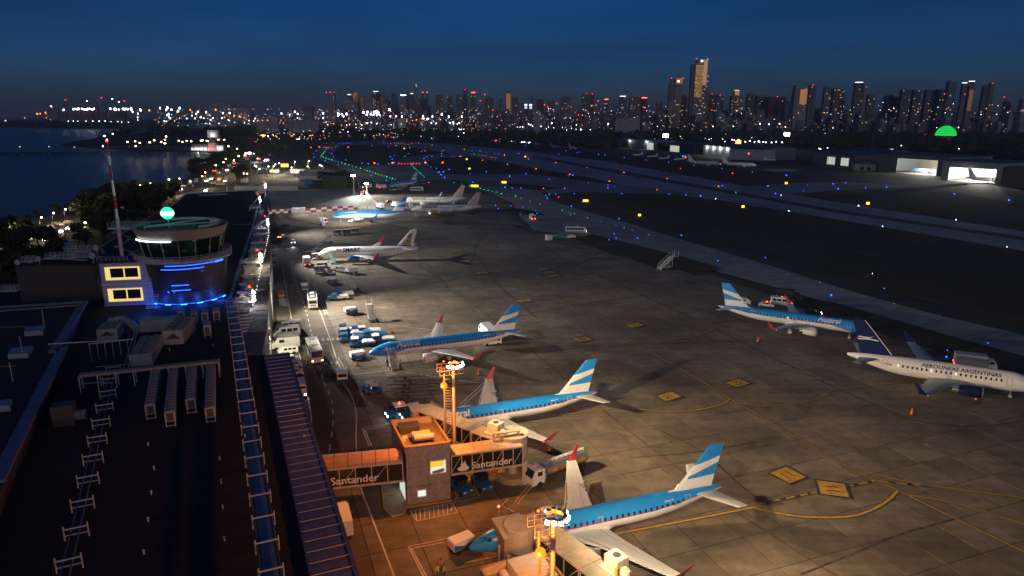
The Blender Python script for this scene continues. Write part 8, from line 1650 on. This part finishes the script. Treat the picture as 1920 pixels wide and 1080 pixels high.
SK = [  # x0, x1, top, distance, material, lit, warm face, crown, red lamps, words
 (615, 632, 174, 3400, 2, .10, None, None, 3, 'pale slab tower with red lamps standing alone left of the skyline'), (644, 675, 190, 3500, 2, .05, None, None, 0, 'broad pale block left of the orange frame tower'), (653, 662, 178, 3600, 0, .05, None, whc, 0, 'narrow grey tower with white top lamp'),
 (663, 676, 176, 3650, 0, .08, (.1, .95, .62, 1.0), None, 1, 'tower with glowing orange upper frame'), (677, 685, 181, 3600, 4, .03, (0, 1, .5, .98), None, 0, 'orange lit block right of the frame tower'), (686, 700, 177, 3500, 2, .03, None, None, 0, 'plain pale tower in the left skyline'), (701, 713, 172, 3500, 3, .28, None, whc, 0, 'dark tower with many lit windows and white top'),
 (713, 722, 178, 3600, 4, .06, (.1, .9, .6, .95), None, 0, 'brownish tower right of the lit-window tower'), (724, 734, 183, 3500, 0, .05, None, None, 0, 'low grey tower before the dark slim pair'), (736, 742, 175, 3400, 3, .02, None, None, 0, 'slim dark tower, left of a pair'), (743, 747, 178, 3400, 3, .02, None, None, 0, 'slim dark tower, right of a pair'), (752, 764, 179, 3300, 2, .06, None, e_vio, 0, 'tower with violet white sign on top'), (764, 769, 173, 3700, 1, .03, None, None, 0, 'thin brown tower behind the violet sign'),
 (770, 777, 176, 3600, 0, .06, None, whc, 0, 'tower with white top lamps left of the crane tower'), (777, 784, 162, 3700, 2, .04, None, None, 0, 'slim unfinished tower with a crane on top'), (785, 800, 184, 3500, 0, .04, None, None, 0, 'grey block under the two chimneys'), (818, 831, 178, 3500, 1, .05, None, None, 0, 'square brown tower right of the chimneys'), (839, 848, 180, 3500, 1, .05, None, None, 0, 'small brown tower between two larger'), (855, 869, 178, 3400, 0, .04, None, None, 0, 'dull grey tower left of the blue-black one'), (869, 876, 169, 3500, 3, .02, None, None, 1, 'blue-black slim tower with red lamp'), (877, 880, 171, 3500, 2, .0, None, None, 0, 'thin pale tower beside the blue-black one'), (883, 892, 174, 3500, 1, .06, None, e_redbig, 0, 'tower with red lit signs on top'),
 (909, 925, 183, 3100, 1, .06, None, None, 0, 'pair of brown blocks in mid skyline'), (936, 941, 184, 3100, 0, .04, None, None, 0, 'small grey block left of the amber tower'), (948, 958, 171, 3000, 3, .12, (.1, .9, .55, .95), None, 0, 'tower with amber lit stepped top in mid skyline'), (960, 972, 183, 3100, 1, .05, None, None, 0, 'brown block right of the amber tower'), (994, 999, 180, 3000, 0, .04, None, None, 0, 'narrow grey tower in mid skyline'), (1006, 1019, 186, 3000, 4, .05, None, None, 0, 'brick block in mid skyline'), (1028, 1040, 187, 3000, 0, .05, None, None, 0, 'low grey block in mid skyline'), (1051, 1066, 182, 2900, 1, .05, None, None, 0, 'brown tower left of the stepped pale one'), (1068, 1078, 181, 2900, 2, .05, None, None, 0, 'stepped pale tower in mid skyline'), (1090, 1105, 176, 2700, 1, .05, None, None, 1, 'broad brown tower with red lamp, left half of a pair'), (1105, 1112, 177, 2750, 4, .04, None, None, 1, 'narrow brown tower with red lamp, right half of a pair'),
 (1131, 1140, 187, 2700, 1, .10, None, e_redbig, 0, 'tower with red top sign right of the brown pair'), (1159, 1173, 181, 2600, 3, .08, None, whc, 1, 'dark tower with white top lamp'), (1178, 1200, 182, 2600, 1, .06, None, None, 0, 'wide brown block left of the landmark towers'), (1200, 1212, 184, 2600, 4, .04, None, e_redbig, 0, 'block with a red roof sign left of the landmark towers'), (1275, 1286, 181, 2200, 4, .05, None, None, 0, 'brick tower between the two landmark towers'),
 (1324, 1337, 177, 2200, 4, .05, None, None, 1, 'brick tower right of the tallest tower'), (1338, 1353, 179, 2200, 3, .07, None, None, 1, 'dark tower with greenish top right of the brick one'), (1365, 1389, 180, 2150, 1, .14, None, None, 0, 'brown tower with softly lit stepped crown'), (1371, 1382, 170, 2170, 1, .1, (.1, .95, .86, 1.0), amb_c, 0, 'glowing stepped crown block above the brown tower'), (1395, 1411, 176, 2200, 3, .09, None, None, 0, 'dark tower with a lit terrace'), (1412, 1431, 179, 2200, 3, .05, None, None, 0, 'dark broad tower left of the reddish slab'), (1431, 1470, 182, 2150, 4, .05, None, None, 1, 'wide reddish slab with faint orange top floor'), (1466, 1482, 192, 2100, 0, .08, None, None, 0, 'grey block right of the reddish slab'),
 (1480, 1509, 161, 1950, 2, .05, (.40, .95, .62, .93), None, 0, 'tower with two amber glowing panels near its top'), (1509, 1523, 160, 2000, 3, .06, None, None, 1, 'dark tapered tower with domed top beside the amber panels'), (1537, 1552, 162, 2000, 0, .16, None, None, 0, 'grey tower with scattered warm windows, left of a joined pair'), (1552, 1577, 167, 2000, 3, .16, None, None, 0, 'dark tower with many warm windows, right of a joined pair'), (1593, 1611, 155, 1950, 3, .04, None, whc, 0, 'rounded glass tower with white band near its top'), (1611, 1618, 158, 1970, 2, .03, None, None, 0, 'pale edge slab of the rounded glass tower'), (1618, 1635, 178, 2000, 3, .05, None, None, 0, 'low dark block right of the glass tower'), (1652, 1679, 181, 2000, 3, .08, None, None, 0, 'wide dark block in the right skyline'),
 (1680, 1700, 168, 1950, 3, .08, None, None, 0, 'dark tower, first of four in the right row'), (1702, 1720, 168, 1950, 3, .10, None, None, 0, 'dark tower, second of four in the right row'), (1725, 1743, 168, 1950, 1, .10, None, None, 0, 'brownish tower, third of four in the right row'), (1744, 1763, 169, 1950, 3, .08, None, None, 0, 'dark tower, fourth of four in the right row'), (1764, 1783, 153, 1900, 0, .04, None, None, 0, 'tall stepped tower right of the row of four'), (1792, 1803, 156, 1900, 0, .05, None, whc, 0, 'tower with white lit turrets, left half'), (1804, 1817, 153, 1900, 1, .06, (.1, .9, .45, .85), whc, 0, 'tower with white lit turrets, right half in warm light'), (1831, 1843, 161, 1900, 3, .03, None, None, 0, 'dark left half of the paired tower at far right'), (1842, 1854, 157, 1900, 1, .06, None, None, 1, 'brown tower with red lamp on top at far right'), (1875, 1890, 190, 1900, 0, .08, None, None, 0, 'low grey block near the right edge'), (1905, 1925, 186, 1850, 2, .1, None, None, 0, 'pale block at the right edge of the skyline')]
for x0, x1, yt, D, m, lt, wm, cw_, rd__, lab in SK:
    D = D * 1.45 if D < 2300 else max(D, 3100); tower(x0, x1, yt, D, lab, m, cw_, lt, True, rd__, None, ((.15, .6, (D / 1280) * random.choice((1.5, 2.5))),) if random.random() < .7 else (), warm=wm)
p = PD(781, 160, 3700); t = thing('tower_crane', 'crane on top of the slim unfinished tower', 'crane', (p.x, 3700, PD(781, 163, 3700).z)); MB().bar((0, 0, 0), (-3, 0, 16), 2).build('mast', amb_c, t); MB().bar((-16, 0, 16), (6, 0, 12), 1.6).build('jib', pale_metal, t)  # mast is no lamp, its amber light is put in as glow
for x, s_ in ((793, 'left'), (801, 'right')): p = PD(x, 174, 3450); t = thing('chimney', s_ + ' of two tall power station chimneys', 'chimney', (p.x, 3450, 0)); MB().tube((0, 0, 0), (0, 0, p.z), 6, 4, 12).build('stack', bm_l[3], t); MB().ball((0, -5, p.z + 2), 3, 0, 6, 4).build('lamp', e_amber, t)
# lit palace-like dome and small landmarks amid the low city
p = PD(739, 216, 3000); t = thing('dome_building', 'small floodlit white domed building low in the left skyline', 'building', (p.x, 3000, 0)); MB().box(0, 0, 12, 22, 18, 24).build('wall', whc, t); MB().ball((0, 0, 24), 7, 0, 10, 6).build('dome', whc, t)  # floodlighting put into walls and dome as their own glow
for x, s_ in ((986, 'left'), (995, 'right')): p = PD(x, 199, 2500); t = thing('lit_screen', s_ + ' of two white blue lit screens in mid skyline', 'screen', (p.x, 2500, p.z)); MB().box(0, 0, 4, 9, 1, 6).build('panel', whc, t); MB().box(0, 0, -5, 9, 1, 6).build('panel', emis('bluewhite_panel', (.55, .65, 1), 1.6), t); MB().tube((0, 1, -p.z), (0, 1, -4), .8).build('post', dark_metal, t)
for x, y, l, c in ((1147, 235, 'orange lit billboard on a post behind the hangars', e_board), (1248, 255, 'white lit billboard behind the hangars', e_white), (1384, 267, 'orange billboard under bright lamps', emis('orange_billboard', (1, .4, .12), 3)), (1475, 253, 'white and orange billboard above the pale hangar', e_white), (1668, 284, 'green white lit sign behind the open hangar', emis('green_white_sign', (.6, 1, .7), 5))): p = P(x, y + 3, 12); t = thing('billboard', l, 'billboard', (p.x, p.y, 0)); w_ = p.length * .0075; MB().box(0, 0, 12 + w_ * .35, w_, .6, w_ * .62).build('panel', c, t); MB().tube((0, 1, 0), (0, 1, 12), .6).build('post', dark_metal, t)
# low city: blocks one by one, the rest as mass
random.seed(9); LB_ = []
for v in range(8):
    mb = MB(); w_, d_, h_ = random.uniform(.8, 1.3), 1, 1; mb.box(0, 0, .5, w_, d_, 1, 0); mb.box(random.uniform(-.2, .2), 0, 1.04, w_ * .4, .5, .12, 0)
    for k in range(7):
        for i in range(4):
            mb.box(w_ * ((i + .5) / 4 - .5), -.505, .1 + k * .125, w_ * .15, .02, .05, 1 if random.random() < .03 else 2)
    LB_.append(mb)
lbm = []
for v in range(24): mb = LB_[v % 8]; lbm.append(mb.mesh('low_block', [bm_l[(0, 1, 2, 0, 1, 4)[v % 6]], wl_m[v % 3], dkw]))
far_mass = MB()
def lowcity(x0, x1, D0_, D1_, n, h0, h1, label, group, as_things):
    for i in range(n):
        D = random.uniform(D0_, D1_); x = random.uniform(x0, x1); p = PD(x, 225, D); w_ = random.uniform(14, 34); h = random.uniform(h0, h1) * (1.4 if random.random() < .15 else 1)
        if as_things: inst(random.choice(lbm), 'low_block', (p.x, D, 0), random.uniform(-.4, .4), (w_, w_, h), label, 'building', group)
        else: far_mass.box(p.x, D, h / 2, w_, w_, h, random.randrange(3), random.uniform(-.4, .4))
lowcity(640, 960, 2900, 3400, 95, 30, 62, 'low block at the foot of the left skyline', 'low blocks of the left skyline', True); lowcity(900, 1260, 2650, 3100, 95, 24, 66, 'low block in the mid skyline', 'low blocks of the mid skyline', True); lowcity(1270, 1920, 2600, 2850, 105, 20, 62, 'low block at the foot of the right skyline', 'low blocks of the right skyline', True)
lowcity(640, 1250, 3400, 5200, 700, 40, 95, '', '', False); lowcity(1230, 1960, 2900, 4400, 600, 40, 95, '', '', False); lowcity(440, 640, 3300, 5500, 120, 8, 28, '', '', False)
tag(far_mass.build('distant_city', bm_l[:3]), 'dense distant city blocks behind the towers seen as one mass', 'city', kind='stuff')
# port: long pale buildings, cranes, stacks of floodlights
def blk(x0, x1, yt, D, dep, m, label): tower(x0, x1, yt, D, label, m, None, .0, False, 0, dep, name='port_building', cat='building')
blk(388, 448, 196, 3800, 60, 2, 'long white stepped port building above the dock lights'); blk(402, 430, 193.5, 3830, 40, 2, 'raised middle of the long white port building'); blk(438, 477, 202, 3750, 60, 2, 'lower pale wing of the long port building'); blk(110, 265, 210, 4300, 80, 1, 'long low port shed behind the harbour trees'); blk(480, 525, 222, 2600, 40, 2, 'pale depot with a columned front'); blk(570, 590, 199, 3300, 30, 0, 'dark office block near the left skyline'); blk(540, 600, 226, 2500, 40, 2, 'pale low depot by the avenue end'); blk(495, 520, 219, 2700, 30, 2, 'small pale depot left of the skyline'); blk(1000, 1012, 216, 2300, 30, 2, 'pale low villa in the woods'); blk(1150, 1200, 221, 2250, 60, 2, 'long low pale hall below the landmark towers')
for i, (x, yt, yb, lean) in enumerate(((112, 200, 210, -8), (125, 188, 208, 2), (176, 190, 206, -5), (186, 184, 206, 6), (200, 186, 206, 10), (222, 190, 206, 10), (240, 192, 208, -8), (92, 202, 212, 6))):
    p = PD(x, 225, 4200); zt = PD(x, yt, 4200).z; t = thing('harbour_crane', ('first', 'second', 'third', 'fourth', 'fifth', 'sixth', 'seventh', 'leftmost')[i] + (' harbour crane from the left along the port' if i < 7 else ' harbour crane at the port tip'), 'crane', (p.x, 4200, 0)); MB().bar((0, 0, 0), (lean * .3, 0, zt * .75), 5).build('tower', bm_l[4], t); MB().bar((-lean * 3, 0, zt * .7), (lean * 5, 0, zt), 2.6).build('jib', bm_l[1], t); MB().ball((lean * 5, 0, zt + 2), 3.2, 0, 6, 4).build('lamp', e_red if i % 2 else e_stw, t)
# distant lamps: the ones the photograph shows largest stand alone
random.seed(31)
def cl(pts, k, label, group, s=None): [slamp(x, y, k, label, group, s) for x, y in pts]
zz = lambda l, x0, y0, s: [(x0 + a / s, y0 + b / s) for a, b in l]
PG_ = 'port floodlights'; cl([(138 + i * 3, 204 + (i % 2)) for i in range(14)] + [(208 + i * 3.2, 204 + (i % 3) * .7) for i in range(12)] + [(248, 203), (260, 205), (252, 210), (260, 207), (258, 213), (260, 220), (259, 225), (124, 206)], 'w', 'white floodlight over the container port', PG_, 6)
cl([(66, 213), (72, 214), (77, 213), (82, 211), (86, 221), (94, 224), (48, 221), (283, 207)], 'o', 'orange lamp at the tip of the port', 'orange port lamps', 6); cl([(11, 226), (128, 227), (139, 227), (145, 227), (162, 227), (173, 227), (185, 227), (196, 227), (220, 228), (228, 229), (240, 229), (208, 228)], 'w', 'small lamp along the port shore', 'lamps on the port shore', 4)
cl(zz([(20, 145), (60, 165), (80, 140), (150, 165), (265, 145), (230, 180), (100, 230), (120, 255), (85, 215), (130, 270), (45, 300), (90, 305), (320, 270), (425, 270), (390, 235), (445, 215), (480, 190), (560, 195), (490, 255), (535, 265), (600, 285), (640, 265), (750, 265), (765, 205), (815, 285), (850, 205), (1465, 210), (1550, 225), (1640, 190), (1640, 215), (1640, 265), (1150, 270), (1240, 290), (1060, 295), (1130, 300), (1010, 320), (600, 330), (540, 330), (710, 330)], 300, 180, 6.4), 'w', 'white dock lamp left of the skyline', 'dock lamps', 4.2)
cl(zz([(205, 195), (380, 165), (390, 195), (655, 165), (190, 295), (950, 245), (980, 250), (1000, 260), (895, 235), (785, 255), (1060, 335), (1080, 340), (1180, 295), (1330, 295), (1280, 290), (1440, 290), (1470, 320), (1490, 335), (1595, 310), (1630, 335), (1655, 340), (1570, 340), (1600, 350), (1585, 480), (1660, 490), (1780, 475), (1820, 470), (1410, 490), (700, 520)], 300, 180, 6.4), 'o', 'orange dock lamp left of the skyline', 'orange dock lamps', 4)
cl(zz([(215, 405), (225, 430), (275, 410), (290, 435), (330, 408), (540, 390), (575, 385), (545, 415), (640, 385), (655, 375), (670, 395), (690, 400), (705, 395), (655, 415), (690, 420), (710, 420), (600, 410), (850, 435), (915, 435), (985, 437), (810, 355), (1350, 437), (1480, 415), (1555, 440), (1685, 440), (1240, 435), (1260, 460), (1280, 465), (1300, 470), (1330, 515), (1405, 520), (1560, 515), (1600, 510), (1610, 530), (1660, 515), (1640, 530), (1665, 595), (1700, 595), (1725, 590), (1885, 600), (1720, 635), (85, 535), (325, 540), (350, 535), (505, 540), (500, 580), (465, 575), (430, 570), (570, 517), (620, 510), (683, 523), (852, 537), (155, 610), (230, 627), (40, 615), (330, 622), (45, 455), (20, 400)], 600, 150, 6.4), 'v', 'white lamp in the lit yards below the left skyline', 'white yard lamps', 2.6)
slamp(667, 233, 's', 'dazzling lamp with star glow below the left skyline', None, 5); slamp(893, 236, 'o', 'solitary big orange lamp in the park', None, 4); slamp(634, 214, 'w', 'dazzling lamp beside the lone pale tower', None, 5)
cl(zz([(125, 520), (155, 522), (172, 525), (1045, 492), (1105, 487), (1150, 478), (1230, 463), (1438, 475), (1525, 650), (830, 650), (690, 663), (658, 697), (990, 655), (860, 632), (875, 640)], 600, 150, 6.4), 'o', 'orange lamp beyond the airfield', 'orange lamps beyond the airfield', 2.2)
cl([(y_[0] + random.uniform(-1, 1), y_[1] + random.uniform(-.8, .8)) for y_ in [(994 + i * 2.6, 233 + (i % 3) * 1.6) for i in range(9)]] + zz([(820, 565), (890, 575), (790, 585), (990, 570), (1005, 585), (980, 590), (1050, 585), (1035, 600), (1105, 580), (1160, 590), (1220, 590), (1210, 600), (1320, 597), (1150, 540), (870, 520), (1230, 595), (1530, 527), (1690, 580), (1750, 580), (1810, 587), (1640, 575), (165, 630), (505, 560), (485, 565), (445, 565), (520, 570)], 900, 150, 6.4), 'v', 'white floodlight of the sports ground in the park', 'sports ground floodlights', 3)
cl(zz([(640, 34), (811, 48), (985, 68), (30, 65), (395, 57), (510, 72), (1143, 33), (1320, 32), (1120, 143), (1245, 170), (1095, 150), (1225, 147)], 1100, 230, 4.8), 'w', 'street lamp on a tall post behind the hangars', 'lamps behind the hangars', 1.6)
for i, (x, y) in enumerate(((1424, 232), (1444, 233), (1460, 232), (1474, 238), (1371, 262), (1378, 263), (1386, 262), (1400, 266), (1408, 264), (1416, 266), (1421, 265), (1426, 266), (1431, 266), (1438, 267), (1445, 267), (1454, 266), (1469, 267))): slamp(x, y, 'v', 'dazzling white floodlight above the dull grey hangars', 'dazzling floodlights above the hangars', 2.8, 6000 if i > 3 and i % 3 == 0 else 0)
cl(zz([(291, 86), (475, 83), (811, 76), (926, 188), (1388, 213), (1205, 40), (1378, 38), (1427, 50), (1497, 65), (1659, 48), (1783, 66), (1772, 157), (496, 217), (318, 205), (239, 212), (257, 215), (690, 228), (1918, 240), (772, 218), (353, 43)], 1480, 230, 4.364), 'w', 'small white lamp in the dark park', 'lamps in the dark park', 1.8); cl(zz([(270, 48), (1105, 97)], 1480, 230, 4.364), 'r', 'red lamp in the dark park', 'red lamps in the park', 1.8)
# the remaining pinpricks of the city as one scatter
pin = MB(); random.seed(77)
for (x0, x1, y0, y1, n, ws) in ((290, 640, 203, 236, 210, (5, 4, 3)), (560, 900, 203, 244, 230, (7, 2, 2)), (880, 1260, 196, 240, 130, (5, 2, 1)), (1220, 1500, 200, 262, 60, (4, 3, 0)), (1500, 1920, 192, 216, 60, (2, 5, 0)), (480, 600, 236, 262, 60, (4, 3, 1)), (600, 960, 240, 256, 70, (5, 1, 1))):
    for _ in range(n):
        x, y = random.uniform(x0, x1), y0 + (y1 - y0) * random.random() ** .8; p = P(x, max(y, 232), 10) if y > 236 else PD(x, y, random.uniform(2300, 3200) if x > 640 else random.uniform(3300, 4000)); r_ = p.length / 1280 * random.choice((.35, .45, .6)); pin.ball((p.x, p.y, p.z), r_, random.choices((0, 1, 2), ws)[0], 5, 3)
tag(pin.build('city_lights', [emis('pin_white', (.95, .93, 1), 5), emis('pin_warm', (1, .6, .25), 4), emis('pin_orange', (1, .28, .03), 4)]), 'countless small lights sprinkled through the distant city', 'city lights', kind='stuff')
rb_ = MB()
for x, y in zz([(58, 173), (5, 250), (155, 360), (775, 297), (918, 285), (810, 325), (1420, 250), (1348, 308), (1180, 420)], 900, 150, 6.4) + zz([(855, 738), (42, 703)], 1200, 90, 6.353) + [(890, 174), (885, 174), (1771, 176), (1883, 182)]: p = PD(x, y, 2600); rb_.ball(p, 1.6, 0, 6, 4)
tag(rb_.build('city_lights', e_red), 'red warning lights scattered over the skyline', 'city lights', kind='stuff')
# ================================================================ evening haze
hz_b = MB().box(1000, 9900, 170, 40000, 20600, 350, 0).build('haze', bpy.data.materials.new('evening_haze')); hm_ = hz_b.data.materials[0]; hm_.use_nodes = True; hn = hm_.node_tree; hn.nodes.clear(); ho = hn.nodes.new('ShaderNodeOutputMaterial'); hv = hn.nodes.new('ShaderNodeVolumePrincipled')
hv.inputs['Color'].default_value = (.75, .80, .9, 1); hv.inputs['Density'].default_value = .00006; hn.links.new(hv.outputs[0], ho.inputs['Volume']); hz_b['kind'] = 'stuff'
